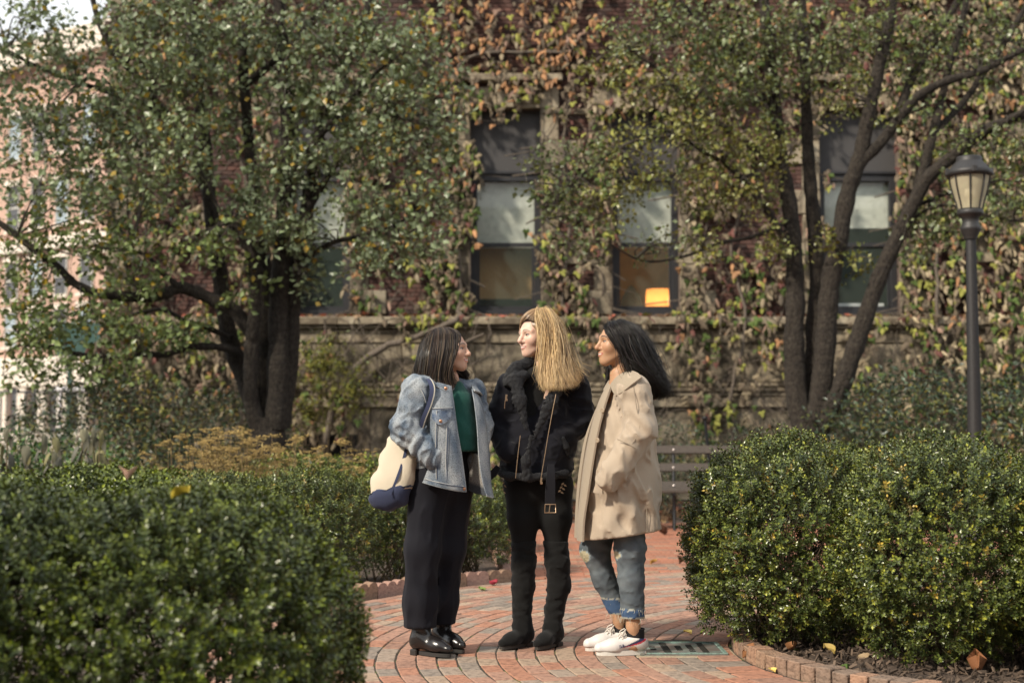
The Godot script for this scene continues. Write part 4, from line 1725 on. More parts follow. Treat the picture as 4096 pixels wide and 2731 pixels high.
	for k in 14:
		var p := Vector3(fr.randfn(0, 0.012), fr.randf_range(-0.004, 0.006), fr.randfn(0, 0.012))
		fb.col = Color(0.42, 0.30, 0.12) * fr.randf_range(0.7, 1.2)
		fb.lathe([Vector2(0.0, -0.005), Vector2(0.005, 0.0), Vector2(0.0, 0.005)], 4, Transform3D(Basis.IDENTITY, p))
	scatter("flower_head", fb.mesh(), dull, fl_t, fl_c, g, true)
	var lb := MB.new()
	leaf(lb, Vector3.ZERO, Vector3.UP, Vector3.BACK, 0.05, 0.02, 0.2, 0.25, Color(0.33, 0.255, 0.11))
	scatter("leaf", lb.mesh(), dull, lf_t, lf_c, g, true)

	# frosted drooping leaves at the far left
	var hy := thing("wilted_hydrangea", "wilted shrub with big grey-brown leaves hanging limp behind the near hedge", "shrub")
	var shapes := []
	for k in 4:
		shapes.append(limp_leaf(60 + k))
	var tones := [Color(0.13, 0.12, 0.075), Color(0.17, 0.155, 0.09), Color(0.10, 0.095, 0.07), Color(0.19, 0.17, 0.07)]
	var lm := []
	for t in tones:
		var m := mottle(mat(t.r, t.g, t.b, 0.7), [0.7, 1.0, 1.2], 0.02, 0.1, 4)
		m.backlight_enabled = true
		m.backlight = lin(0.15, 0.15, 0.08)
		lm.append(m)
	var hs := MB.new()
	for k in 17:
		var foot := Vector3(-4.25 + k * 0.055 + rng.randfn(0, 0.05), 0.0, -12.1 + rng.randfn(0, 0.15))
		var tip := foot + Vector3(rng.randfn(0, 0.05), rng.randf_range(0.82, 1.14), rng.randfn(0, 0.05))
		hs.col = Color(0.16, 0.11, 0.06)
		hs.tube(PackedVector3Array([foot, foot.lerp(tip, 0.5), tip]), PackedFloat32Array([0.006, 0.005, 0.004]), 5)
		for s in 8:
			var p := foot.lerp(tip, 1.0 - 0.065 * s)
			var a := s * 2.3 + rng.randf()
			var o := put("leaf", shapes[rng.randi() % 4], lm[rng.randi() % 4], hy)
			o.transform = Transform3D(Basis(Vector3.UP, a) * Basis(Vector3.RIGHT, rng.randf_range(-0.25, 0.25)) * Basis.from_scale(Vector3.ONE * rng.randf_range(0.85, 1.25)), p + Vector3(sin(a), 0, cos(a)) * 0.035)
	put("stems", hs.mesh(), mats.twig, hy).set_meta("kind", "stuff")


# One limp leaf hanging from its stalk at the origin.
func limp_leaf(seed_: int) -> ArrayMesh:
	var r := RandomNumberGenerator.new()
	r.seed = seed_
	var rows := []
	var curl := r.randf_range(-0.35, 0.35)
	for i in 5:
		var f := i / 4.0
		var w: float = [0.008, 0.040, 0.052, 0.036, 0.002][i]
		var row := []
		for j in 5:
			var g := j / 2.0 - 1.0
			var a := g * (0.7 + curl)
			row.append(Vector3(sin(a) * w, -0.125 * f + 0.012 * absf(g) * (1.0 - f) + 0.02 * sin(PI * minf(1.0, f * 1.6)), 0.028 * sin(f * 2.2) + (cos(a) - 1.0) * w * 0.9 + r.randfn(0, 0.002)))
		rows.append(row)
	var b := MB.new()
	b.sheet(rows, 0.0012, 2, 2)
	return b.mesh()
const LEFT_LIMBS := [
	[[Vector3(-2.98, 0.27, -17.50), Vector3(-2.98, 0.64, -17.50), Vector3(-2.99, 1.01, -17.50), Vector3(-3.02, 1.28, -17.50)], 0.235, 0.190],
	[[Vector3(-3.05, 1.06, -17.40), Vector3(-3.18, 1.46, -17.36), Vector3(-3.18, 1.80, -17.31), Vector3(-3.17, 2.17, -17.27), Vector3(-3.15, 2.33, -17.22), Vector3(-3.12, 2.64, -17.18), Vector3(-3.13, 3.06, -17.13), Vector3(-3.16, 3.29, -17.09), Vector3(-3.31, 3.53, -17.04), Vector3(-3.50, 3.72, -17.00)], 0.100, 0.050],
	[[Vector3(-3.17, 2.29, -17.30), Vector3(-3.37, 2.57, -17.24), Vector3(-3.62, 2.70, -17.18), Vector3(-3.87, 2.81, -17.12), Vector3(-4.02, 2.84, -17.05), Vector3(-4.16, 2.76, -16.99), Vector3(-4.40, 2.71, -16.93), Vector3(-4.64, 2.72, -16.87), Vector3(-4.94, 2.75, -16.81), Vector3(-5.18, 2.86, -16.75), Vector3(-5.37, 3.05, -16.68), Vector3(-5.71, 3.31, -16.62), Vector3(-6.00, 3.54, -16.56), Vector3(-6.45, 3.78, -16.50)], 0.085, 0.030],
	[[Vector3(-4.00, 2.84, -17.00), Vector3(-4.19, 3.01, -16.90), Vector3(-4.32, 3.18, -16.80), Vector3(-4.50, 3.25, -16.70)], 0.040, 0.012],
	[[Vector3(-3.10, 1.14, -17.60), Vector3(-3.32, 1.76, -17.68), Vector3(-3.52, 2.20, -17.76), Vector3(-3.64, 2.76, -17.83), Vector3(-3.76, 3.48, -17.91), Vector3(-3.87, 4.11, -17.99), Vector3(-3.95, 4.80, -18.07), Vector3(-4.06, 5.55, -18.14), Vector3(-4.17, 6.38, -18.22), Vector3(-4.26, 7.27, -18.30)], 0.120, 0.055],
	[[Vector3(-2.99, 1.14, -17.65), Vector3(-3.06, 1.87, -17.69), Vector3(-3.07, 2.58, -17.74), Vector3(-3.12, 3.25, -17.78), Vector3(-3.22, 3.92, -17.82), Vector3(-3.32, 4.59, -17.87), Vector3(-3.42, 5.50, -17.91), Vector3(-3.47, 6.30, -17.96), Vector3(-3.52, 7.23, -18.00)], 0.105, 0.045],
	[[Vector3(-2.90, 1.14, -17.45), Vector3(-2.87, 1.92, -17.44), Vector3(-2.87, 2.67, -17.44), Vector3(-2.83, 3.42, -17.43), Vector3(-2.80, 4.12, -17.43), Vector3(-2.78, 4.83, -17.42), Vector3(-2.85, 5.81, -17.41), Vector3(-2.91, 6.47, -17.41), Vector3(-2.94, 7.30, -17.40)], 0.135, 0.055],
	[[Vector3(-2.85, 1.17, -17.55), Vector3(-2.75, 1.98, -17.54), Vector3(-2.72, 2.68, -17.54), Vector3(-2.65, 3.22, -17.53), Vector3(-2.55, 3.87, -17.53), Vector3(-2.47, 4.41, -17.52), Vector3(-2.38, 4.91, -17.52), Vector3(-2.15, 5.51, -17.51), Vector3(-1.88, 6.17, -17.51), Vector3(-1.72, 6.72, -17.50)], 0.115, 0.040],
	[[Vector3(-2.56, 3.81, -17.50), Vector3(-2.29, 4.23, -17.40), Vector3(-2.01, 4.59, -17.30), Vector3(-1.74, 4.84, -17.20), Vector3(-1.44, 5.03, -17.10)], 0.050, 0.015],
	[[Vector3(-3.38, 2.05, -17.50), Vector3(-3.50, 2.13, -17.39), Vector3(-3.90, 2.14, -17.27), Vector3(-4.19, 2.04, -17.16), Vector3(-4.42, 2.04, -17.05), Vector3(-4.65, 1.97, -16.94), Vector3(-5.03, 2.00, -16.82), Vector3(-5.41, 2.09, -16.71), Vector3(-5.73, 2.13, -16.60)], 0.050, 0.018],
	[[Vector3(-3.49, 2.27, -17.60), Vector3(-3.82, 2.41, -17.62), Vector3(-4.09, 2.49, -17.64), Vector3(-4.32, 2.62, -17.66), Vector3(-4.59, 2.61, -17.68), Vector3(-4.92, 2.50, -17.70)], 0.040, 0.015],
	[[Vector3(-3.85, 4.17, -18.00), Vector3(-4.30, 4.98, -17.88), Vector3(-4.71, 5.51, -17.75), Vector3(-5.13, 6.09, -17.62), Vector3(-5.27, 6.56, -17.50)], 0.075, 0.030],
	[[Vector3(-4.25, 4.93, -17.90), Vector3(-4.66, 5.24, -17.76), Vector3(-5.06, 5.36, -17.62), Vector3(-5.40, 5.45, -17.48), Vector3(-5.90, 5.63, -17.34), Vector3(-6.29, 5.81, -17.20)], 0.045, 0.015],
	[[Vector3(-2.82, 4.12, -17.40), Vector3(-2.43, 4.63, -17.22), Vector3(-2.04, 5.02, -17.05), Vector3(-1.60, 5.46, -16.88), Vector3(-1.12, 5.73, -16.70)], 0.050, 0.015],
	[[Vector3(-2.62, 3.21, -17.50), Vector3(-2.22, 3.41, -17.32), Vector3(-1.83, 3.49, -17.15), Vector3(-1.44, 3.57, -16.98), Vector3(-1.02, 3.81, -16.80)], 0.035, 0.012],
	[[Vector3(-3.42, 5.50, -17.90), Vector3(-2.97, 5.87, -17.83), Vector3(-2.52, 6.36, -17.77), Vector3(-2.19, 6.79, -17.70)], 0.050, 0.020],
]
const RIGHT_LIMBS := [
	[[Vector3(3.66, 0.27, -17.50), Vector3(3.67, 0.64, -17.50), Vector3(3.67, 1.01, -17.50), Vector3(3.67, 1.25, -17.50)], 0.260, 0.210],
	[[Vector3(3.59, 1.09, -17.50), Vector3(3.51, 1.60, -17.53), Vector3(3.49, 2.14, -17.56), Vector3(3.52, 2.68, -17.59), Vector3(3.52, 3.23, -17.62), Vector3(3.48, 3.89, -17.65), Vector3(3.41, 4.33, -17.68), Vector3(3.37, 4.73, -17.71), Vector3(3.30, 5.46, -17.74), Vector3(3.23, 6.25, -17.77), Vector3(3.19, 7.16, -17.80)], 0.140, 0.050],
	[[Vector3(3.70, 1.14, -17.65), Vector3(3.75, 1.82, -17.69), Vector3(3.79, 2.47, -17.73), Vector3(3.84, 3.02, -17.77), Vector3(3.81, 3.80, -17.81), Vector3(3.78, 4.25, -17.84), Vector3(3.76, 4.76, -17.88), Vector3(3.75, 5.50, -17.92), Vector3(3.74, 6.30, -17.96), Vector3(3.73, 7.11, -18.00)], 0.120, 0.045],
	[[Vector3(3.69, 1.14, -17.45), Vector3(3.81, 1.75, -17.43), Vector3(3.87, 2.45, -17.40), Vector3(3.92, 2.98, -17.38), Vector3(4.03, 3.52, -17.36), Vector3(4.14, 4.05, -17.34), Vector3(4.25, 4.38, -17.31), Vector3(4.33, 4.70, -17.29), Vector3(4.44, 5.23, -17.27), Vector3(4.55, 5.71, -17.25), Vector3(4.66, 6.20, -17.22), Vector3(4.74, 6.85, -17.20)], 0.135, 0.055],
	[[Vector3(4.26, 4.38, -17.30), Vector3(4.51, 4.63, -17.25), Vector3(4.71, 4.89, -17.20), Vector3(4.86, 5.09, -17.15), Vector3(5.01, 5.23, -17.10), Vector3(5.31, 5.37, -17.05), Vector3(5.67, 5.46, -17.00), Vector3(6.03, 5.64, -16.95), Vector3(6.54, 5.89, -16.90)], 0.075, 0.030],
	[[Vector3(4.68, 4.83, -17.40), Vector3(4.87, 5.22, -17.47), Vector3(5.00, 5.51, -17.53), Vector3(5.22, 5.87, -17.60), Vector3(5.44, 6.22, -17.67), Vector3(5.66, 6.57, -17.73), Vector3(5.83, 7.05, -17.80)], 0.060, 0.030],
	[[Vector3(3.74, 1.12, -17.40), Vector3(3.92, 1.43, -17.34), Vector3(4.10, 1.91, -17.27), Vector3(4.27, 2.43, -17.21), Vector3(4.45, 2.96, -17.15), Vector3(4.65, 3.43, -17.08), Vector3(4.88, 3.92, -17.02), Vector3(5.05, 4.20, -16.95), Vector3(5.35, 4.45, -16.89), Vector3(5.65, 4.70, -16.83), Vector3(6.11, 4.89, -16.76), Vector3(6.55, 5.09, -16.70)], 0.120, 0.045],
	[[Vector3(4.91, 3.90, -17.20), Vector3(5.05, 4.36, -17.22), Vector3(5.17, 4.79, -17.23), Vector3(5.29, 5.23, -17.25), Vector3(5.44, 5.78, -17.27), Vector3(5.59, 6.27, -17.28), Vector3(5.69, 6.88, -17.30)], 0.065, 0.030],
	[[Vector3(5.15, 4.31, -17.10), Vector3(5.53, 4.57, -16.95), Vector3(5.80, 4.75, -16.80), Vector3(6.07, 4.90, -16.65), Vector3(6.53, 5.25, -16.50)], 0.040, 0.020],
	[[Vector3(5.16, 4.75, -17.30), Vector3(5.51, 5.09, -17.36), Vector3(5.86, 5.54, -17.42), Vector3(6.16, 5.97, -17.48), Vector3(6.42, 6.38, -17.54), Vector3(6.61, 6.76, -17.60)], 0.045, 0.025],
	[[Vector3(3.52, 3.28, -17.60), Vector3(3.15, 3.86, -17.48), Vector3(2.76, 4.30, -17.36), Vector3(2.37, 4.52, -17.24), Vector3(2.04, 4.71, -17.12), Vector3(1.71, 4.79, -17.00)], 0.050, 0.012],
	[[Vector3(3.41, 4.34, -17.70), Vector3(3.03, 4.66, -17.66), Vector3(2.64, 4.93, -17.62), Vector3(2.26, 5.20, -17.58), Vector3(1.82, 5.63, -17.54), Vector3(1.44, 5.89, -17.50)], 0.055, 0.012],
	[[Vector3(3.36, 4.72, -17.70), Vector3(3.11, 5.46, -17.77), Vector3(2.69, 6.04, -17.85), Vector3(2.31, 6.46, -17.93), Vector3(2.04, 6.83, -18.00)], 0.050, 0.018],
	[[Vector3(3.51, 3.77, -17.60), Vector3(3.04, 3.53, -17.46), Vector3(2.53, 3.41, -17.32), Vector3(2.08, 3.23, -17.18), Vector3(1.59, 3.16, -17.04), Vector3(1.17, 3.35, -16.90)], 0.030, 0.008],
	[[Vector3(2.02, 4.69, -17.00), Vector3(1.38, 4.56, -16.90), Vector3(0.85, 4.17, -16.80), Vector3(0.54, 3.79, -16.70), Vector3(0.33, 3.52, -16.60)], 0.022, 0.007],
	[[Vector3(4.85, 3.82, -17.20), Vector3(5.20, 3.96, -17.10), Vector3(5.53, 4.05, -17.00), Vector3(5.87, 4.11, -16.90), Vector3(6.25, 4.07, -16.80)], 0.025, 0.010],
	[[Vector3(4.69, 3.50, -17.20), Vector3(4.87, 3.69, -17.10), Vector3(5.21, 3.84, -17.00), Vector3(5.75, 3.67, -16.90), Vector3(6.09, 3.60, -16.80)], 0.022, 0.010],
]
const LEFT_CROWN := [
	[Vector3(-5.86, 5.67, -16.90), Vector3(0.62, 0.57, 0.80), 150, 0],
	[Vector3(-5.21, 5.49, -17.20), Vector3(0.58, 0.58, 0.80), 170, 0],
	[Vector3(-5.55, 4.75, -16.80), Vector3(0.67, 0.46, 0.80), 190, 0],
	[Vector3(-4.80, 4.76, -17.10), Vector3(0.58, 0.47, 0.80), 190, 0],
	[Vector3(-5.26, 4.03, -16.60), Vector3(0.76, 0.41, 0.80), 210, 1],
	[Vector3(-4.52, 4.03, -16.90), Vector3(0.57, 0.41, 0.70), 170, 1],
	[Vector3(-5.57, 3.30, -16.50), Vector3(0.61, 0.30, 0.70), 100, 2],
	[Vector3(-4.76, 3.32, -16.70), Vector3(0.61, 0.31, 0.70), 110, 2],
	[Vector3(-4.28, 6.11, -17.30), Vector3(0.58, 0.42, 0.80), 190, 0],
	[Vector3(-4.23, 5.46, -17.10), Vector3(0.52, 0.42, 0.80), 200, 1],
	[Vector3(-3.70, 6.03, -17.60), Vector3(0.48, 0.43, 0.80), 150, 0],
	[Vector3(-3.93, 4.54, -16.80), Vector3(0.41, 0.41, 0.60), 150, 1],
	[Vector3(-3.56, 5.12, -17.50), Vector3(0.37, 0.48, 0.70), 100, 0],
	[Vector3(-2.99, 6.00, -17.30), Vector3(0.53, 0.48, 0.80), 150, 0],
	[Vector3(-2.33, 5.81, -17.20), Vector3(0.53, 0.47, 0.80), 190, 0],
	[Vector3(-1.68, 5.95, -17.10), Vector3(0.58, 0.42, 0.80), 200, 0],
	[Vector3(-1.13, 5.49, -16.80), Vector3(0.46, 0.41, 0.70), 170, 0],
	[Vector3(-1.99, 5.14, -17.10), Vector3(0.52, 0.42, 0.70), 190, 0],
	[Vector3(-1.33, 4.91, -16.80), Vector3(0.51, 0.31, 0.70), 160, 0],
	[Vector3(-2.66, 5.18, -17.30), Vector3(0.42, 0.42, 0.70), 120, 0],
	[Vector3(-2.42, 4.41, -17.20), Vector3(0.42, 0.32, 0.60), 90, 0],
	[Vector3(-1.76, 4.46, -16.90), Vector3(0.47, 0.31, 0.60), 110, 0],
	[Vector3(-1.12, 4.42, -16.70), Vector3(0.41, 0.31, 0.60), 90, 0],
	[Vector3(-0.75, 4.66, -16.60), Vector3(0.25, 0.25, 0.50), 40, 0],
	[Vector3(-2.83, 4.23, -17.10), Vector3(0.42, 0.31, 0.60), 100, 0],
	[Vector3(-2.91, 3.57, -17.00), Vector3(0.42, 0.26, 0.60), 110, 0],
	[Vector3(-2.49, 3.47, -17.00), Vector3(0.31, 0.26, 0.50), 70, 0],
	[Vector3(-1.74, 3.81, -16.80), Vector3(0.41, 0.26, 0.50), 90, 0],
	[Vector3(-1.42, 3.32, -16.70), Vector3(0.41, 0.26, 0.50), 95, 0],
	[Vector3(-0.90, 3.77, -16.60), Vector3(0.30, 0.25, 0.50), 60, 0],
	[Vector3(-1.00, 3.31, -16.60), Vector3(0.25, 0.25, 0.50), 45, 0],
	[Vector3(-1.79, 3.13, -16.80), Vector3(0.26, 0.21, 0.40), 30, 0],
	[Vector3(-3.27, 3.87, -17.20), Vector3(0.32, 0.26, 0.50), 60, 0],
	[Vector3(-3.62, 3.35, -16.90), Vector3(0.36, 0.21, 0.50), 55, 2],
	[Vector3(-4.37, 2.87, -16.80), Vector3(0.41, 0.21, 0.50), 55, 2],
	[Vector3(-5.08, 2.49, -16.60), Vector3(0.56, 0.25, 0.60), 110, 2],
	[Vector3(-4.39, 2.31, -16.90), Vector3(0.47, 0.21, 0.50), 80, 2],
	[Vector3(-5.58, 2.23, -16.60), Vector3(0.46, 0.30, 0.60), 110, 2],
	[Vector3(-4.81, 1.88, -16.60), Vector3(0.56, 0.20, 0.60), 90, 2],
	[Vector3(-3.99, 2.33, -17.20), Vector3(0.37, 0.21, 0.50), 50, 2],
	[Vector3(-5.80, 2.80, -16.60), Vector3(0.36, 0.30, 0.60), 80, 2],
	[Vector3(-5.67, 1.77, -16.60), Vector3(0.36, 0.20, 0.50), 40, 2],
	[Vector3(-3.22, 2.94, -17.00), Vector3(0.26, 0.21, 0.40), 25, 2],
	[Vector3(-2.50, 2.90, -17.10), Vector3(0.21, 0.26, 0.40), 25, 0],
	[Vector3(-6.07, 6.19, -17.00), Vector3(0.57, 0.31, 0.80), 50, 1],
	[Vector3(-4.69, 6.30, -17.20), Vector3(0.32, 0.21, 0.60), 40, 1],
	[Vector3(-4.01, 7.29, -17.70), Vector3(1.63, 0.49, 1.00), 150, 0],
	[Vector3(-2.08, 7.35, -17.70), Vector3(1.41, 0.49, 1.00), 160, 0],
]
const RIGHT_CROWN := [
	[Vector3(2.09, 6.17, -17.50), Vector3(0.59, 0.37, 0.70), 150, 3],
	[Vector3(2.74, 6.00, -17.50), Vector3(0.59, 0.43, 0.70), 180, 3],
	[Vector3(3.40, 6.00, -17.50), Vector3(0.48, 0.43, 0.70), 130, 3],
	[Vector3(2.38, 5.40, -17.30), Vector3(0.53, 0.32, 0.60), 120, 3],
	[Vector3(3.06, 5.29, -17.50), Vector3(0.48, 0.37, 0.60), 130, 3],
	[Vector3(1.55, 6.03, -17.60), Vector3(0.48, 0.32, 0.60), 80, 3],
	[Vector3(1.74, 5.29, -17.30), Vector3(0.48, 0.32, 0.60), 75, 4],
	[Vector3(1.22, 5.62, -17.50), Vector3(0.48, 0.27, 0.60), 45, 4],
	[Vector3(2.19, 4.76, -17.10), Vector3(0.47, 0.26, 0.50), 80, 4],
	[Vector3(2.81, 4.64, -17.30), Vector3(0.42, 0.32, 0.50), 95, 4],
	[Vector3(3.25, 4.50, -17.40), Vector3(0.32, 0.37, 0.50), 80, 4],
	[Vector3(1.43, 4.56, -16.90), Vector3(0.52, 0.26, 0.50), 75, 4],
	[Vector3(0.85, 4.31, -16.70), Vector3(0.41, 0.31, 0.40), 55, 3],
	[Vector3(0.58, 3.83, -16.60), Vector3(0.36, 0.30, 0.40), 60, 3],
	[Vector3(1.11, 3.81, -16.80), Vector3(0.36, 0.31, 0.40), 55, 4],
	[Vector3(1.64, 4.03, -16.90), Vector3(0.41, 0.26, 0.40), 50, 4],
	[Vector3(0.79, 3.31, -16.60), Vector3(0.30, 0.25, 0.40), 35, 3],
	[Vector3(2.02, 4.10, -17.00), Vector3(0.42, 0.31, 0.40), 55, 4],
	[Vector3(2.57, 4.03, -17.20), Vector3(0.37, 0.32, 0.40), 60, 4],
	[Vector3(1.68, 3.34, -16.80), Vector3(0.41, 0.21, 0.40), 30, 3],
	[Vector3(2.33, 3.36, -17.00), Vector3(0.36, 0.21, 0.40), 30, 4],
	[Vector3(3.01, 3.94, -17.30), Vector3(0.26, 0.32, 0.40), 50, 4],
	[Vector3(3.22, 3.40, -17.30), Vector3(0.21, 0.26, 0.40), 35, 4],
	[Vector3(3.94, 5.84, -17.50), Vector3(0.48, 0.48, 0.70), 120, 3],
	[Vector3(4.09, 5.23, -17.50), Vector3(0.32, 0.32, 0.50), 60, 4],
	[Vector3(4.57, 6.03, -17.40), Vector3(0.43, 0.43, 0.60), 95, 3],
	[Vector3(5.10, 5.76, -17.40), Vector3(0.43, 0.37, 0.60), 85, 3],
	[Vector3(4.85, 4.97, -17.30), Vector3(0.37, 0.21, 0.50), 40, 3],
	[Vector3(5.68, 5.65, -17.20), Vector3(0.42, 0.32, 0.50), 55, 3],
	[Vector3(6.08, 6.14, -17.40), Vector3(0.43, 0.32, 0.50), 50, 3],
	[Vector3(5.36, 6.17, -17.50), Vector3(0.43, 0.32, 0.50), 60, 3],
	[Vector3(5.81, 4.52, -16.70), Vector3(0.41, 0.26, 0.50), 65, 3],
	[Vector3(5.61, 4.08, -16.90), Vector3(0.41, 0.21, 0.50), 65, 3],
	[Vector3(5.93, 3.75, -16.80), Vector3(0.31, 0.26, 0.50), 60, 3],
	[Vector3(5.19, 3.69, -17.10), Vector3(0.37, 0.21, 0.40), 60, 3],
	[Vector3(4.92, 3.38, -17.10), Vector3(0.31, 0.21, 0.40), 35, 3],
	[Vector3(5.36, 4.56, -16.90), Vector3(0.31, 0.21, 0.40), 30, 3],
	[Vector3(4.17, 3.19, -17.30), Vector3(0.21, 0.26, 0.30), 18, 4],
	[Vector3(3.81, 3.40, -17.30), Vector3(0.21, 0.26, 0.30), 18, 4],
	[Vector3(0.33, 4.28, -16.80), Vector3(0.21, 0.31, 0.40), 18, 3],
	[Vector3(2.34, 7.29, -17.70), Vector3(1.73, 0.49, 1.00), 150, 3],
	[Vector3(4.28, 7.35, -17.70), Vector3(1.73, 0.49, 1.00), 150, 3],
	[Vector3(6.21, 7.24, -17.70), Vector3(1.41, 0.49, 1.00), 110, 3],
]


# ------------------------------------------------------------------ trees
func bark(seed_: int) -> StandardMaterial3D:
	var m := mottle(mat(1, 1, 1, 0.95), [lin(0.010, 0.0075, 0.0055), lin(0.022, 0.016, 0.012), lin(0.034, 0.026, 0.019), lin(0.052, 0.044, 0.032)], 0.025, 0.6, seed_, false, 5)
	bumpy(m, 0.035, 2.6, seed_ + 3, 4)
	m.uv1_scale = Vector3(3.2, 0.9, 3.2)
	return m


func build_trees() -> void:
	var rough := bark(5)
	mats.bark = rough
	var g0 := Color(0.15, 0.185, 0.10)
	var sprays := [
		[tree_spray(31, 6, 0.092, 0.068, g0), tree_spray(32, 5, 0.100, 0.072, g0), tree_spray(33, 6, 0.082, 0.062, g0)],
		[tree_spray(34, 6, 0.074, 0.058, Color(0.13, 0.155, 0.05)), tree_spray(35, 5, 0.080, 0.062, Color(0.155, 0.165, 0.045)), tree_spray(36, 6, 0.072, 0.055, Color(0.105, 0.14, 0.05))],
	]
	var lm := leaf_mat(0.38, 0.34, 0.5)
	var tones := [Color(1.15, 1.15, 1.12), Color(1.25, 1.25, 1.12), Color(1.15, 1.2, 0.75), Color(1, 1, 1), Color(1.35, 1.15, 0.8)]
	tree("pear_tree", "spreading multi-stemmed tree with grey-green leaves on the left", Vector3(-2.98, 0, -17.5), LEFT_LIMBS, LEFT_CROWN, sprays[0], lm, tones, rough, 51)
	tree("shade_tree", "tree standing to the left of the near hedge, shading it", Vector3(-6.4, 0, -1.0), [
		[[Vector3(-6.4, 0.0, -1.0), Vector3(-6.35, 1.5, -1.0), Vector3(-6.2, 2.8, -1.1)], 0.16, 0.12],
		[[Vector3(-6.2, 2.7, -1.1), Vector3(-5.9, 3.6, -1.2), Vector3(-5.4, 4.4, -1.4), Vector3(-5.1, 5.2, -1.5)], 0.1, 0.03],
		[[Vector3(-6.2, 2.7, -1.1), Vector3(-6.5, 3.8, -1.0), Vector3(-6.4, 4.9, -0.8)], 0.1, 0.03],
	], [[Vector3(-5.3, 4.2, -1.5), Vector3(0.8, 0.7, 0.8), 120, 0], [Vector3(-5.6, 5.0, -1.0), Vector3(0.8, 0.7, 0.8), 110, 0], [Vector3(-6.4, 4.4, -0.6), Vector3(0.8, 0.8, 0.8), 90, 0], [Vector3(-4.8, 4.0, -2.0), Vector3(0.6, 0.5, 0.6), 60, 0]], sprays[0], lm, tones, rough, 53)
	tree("pear_tree", "slender multi-stemmed tree with thin yellowing leaves beside the lamp post", Vector3(3.68, 0, -17.5), RIGHT_LIMBS, RIGHT_CROWN, sprays[1], lm, tones, rough, 52)


func tree(called: String, label: String, foot: Vector3, limbs: Array, crown: Array, sprays: Array, lm: Material, tones: Array, bark_mat: Material, seed_: int) -> void:
	var rng := RandomNumberGenerator.new()
	rng.seed = seed_
	var t := thing(called, label, "tree", foot)
	var knots := PackedVector3Array()
	var furrow := FastNoiseLite.new()
	furrow.seed = seed_
	furrow.frequency = 1.0
	furrow.fractal_octaves = 3
	for i in limbs.size():
		var b := MB.new()
		var pts: Array = []
		for p in limbs[i][0]:
			pts.append(p - foot)
		if i == 0:
			pts.insert(0, Vector3(0, -0.03, 0))
		var c := curve(pts, 5)
		var r := PackedFloat32Array()
		for k in c.size():
			var f := k / (c.size() - 1.0)
			var w: float = lerpf(limbs[i][1], limbs[i][2], f)
			if i == 0:
				w *= 1.0 + 0.35 * exp(-c[k].y * 6.0)
			r.append(w * (1.0 + 0.05 * sin(k * 1.7 + i * 2.0) + rng.randfn(0, 0.02)))
			if k % 3 == 0 and f > 0.25 and i > 0:
				knots.append(c[k])
		b.tube(c, r, 30 if limbs[i][1] > 0.08 else 10, false)
		for k in b.v.size():
			var q := b.v[k]
			var w := 1.0 - absf(furrow.get_noise_3d(q.x * 20.0, q.y * 2.6, q.z * 20.0)) * 2.0
			b.v[k] = q + b.n[k] * minf(0.016, limbs[i][2] * 0.4) * (w - 0.4)
		b.renormal()
		put("trunk" if i == 0 else "limb", b.mesh(), bark_mat, t)
	var twig := MB.new()
	var split := []
	for s in sprays.size():
		split.append([[], PackedColorArray()])
	var turn := 0
	for e in crown:
		var c: Vector3 = e[0] - foot
		var rad: Vector3 = e[1]
		var near := knots[0]
		for k in knots:
			if k.distance_squared_to(c) < near.distance_squared_to(c):
				near = k
		var hubs := []
		for k in 5:
			var d := rand_dir(rng)
			hubs.append(c + Vector3(d.x * rad.x, d.y * rad.y, d.z * rad.z) * rng.randf_range(0.3, 0.9))
		for h: Vector3 in hubs:
			var pts := curve([near, near.lerp(h, 0.5) + rand_dir(rng) * 0.12 + Vector3(0, 0.08, 0), h], 4)
			twig.col = Color(0.05, 0.04, 0.032)
			twig.tube(pts, taper(pts.size(), 0.013, 0.004), 4, false)
		var count: int = int(e[2] * (0.68 if seed_ == 51 else 0.74))
		for k in count:
			var d := rand_dir(rng)
			var f := pow(rng.randf(), 0.4) * rng.randf_range(0.75, 1.5)
			var p := c + Vector3(d.x * rad.x, d.y * rad.y, d.z * rad.z) * f
			var h: Vector3 = hubs[rng.randi() % hubs.size()]
			for q: Vector3 in hubs:
				if q.distance_squared_to(p) < h.distance_squared_to(p):
					h = q
			p = p.lerp(h, rng.randf_range(-0.15, 0.12))
			var dir := ((p - h).normalized() * 0.7 + Vector3(0, -0.35, 0) + rand_dir(rng) * 0.7).normalized()
			var at := p - dir * 0.12
			split[turn % sprays.size()][0].append(Transform3D(facing(dir, rng, rng.randf_range(0.75, 1.15)), at))
			var tone: Color = tones[e[3]]
			split[turn % sprays.size()][1].append(tone * rng.randf_range(0.75, 1.25))
			turn += 1
			if k % 3 == 0:
				twig.tube(PackedVector3Array([h, h.lerp(at, 0.5) + rand_dir(rng) * 0.04, at]), PackedFloat32Array([0.005, 0.0035, 0.002]), 3, false)
	put("twigs", twig.mesh(), mats.twig, t).set_meta("kind", "stuff")
	for s in sprays.size():
		scatter("crown", sprays[s], lm, split[s][0], split[s][1], t, true)


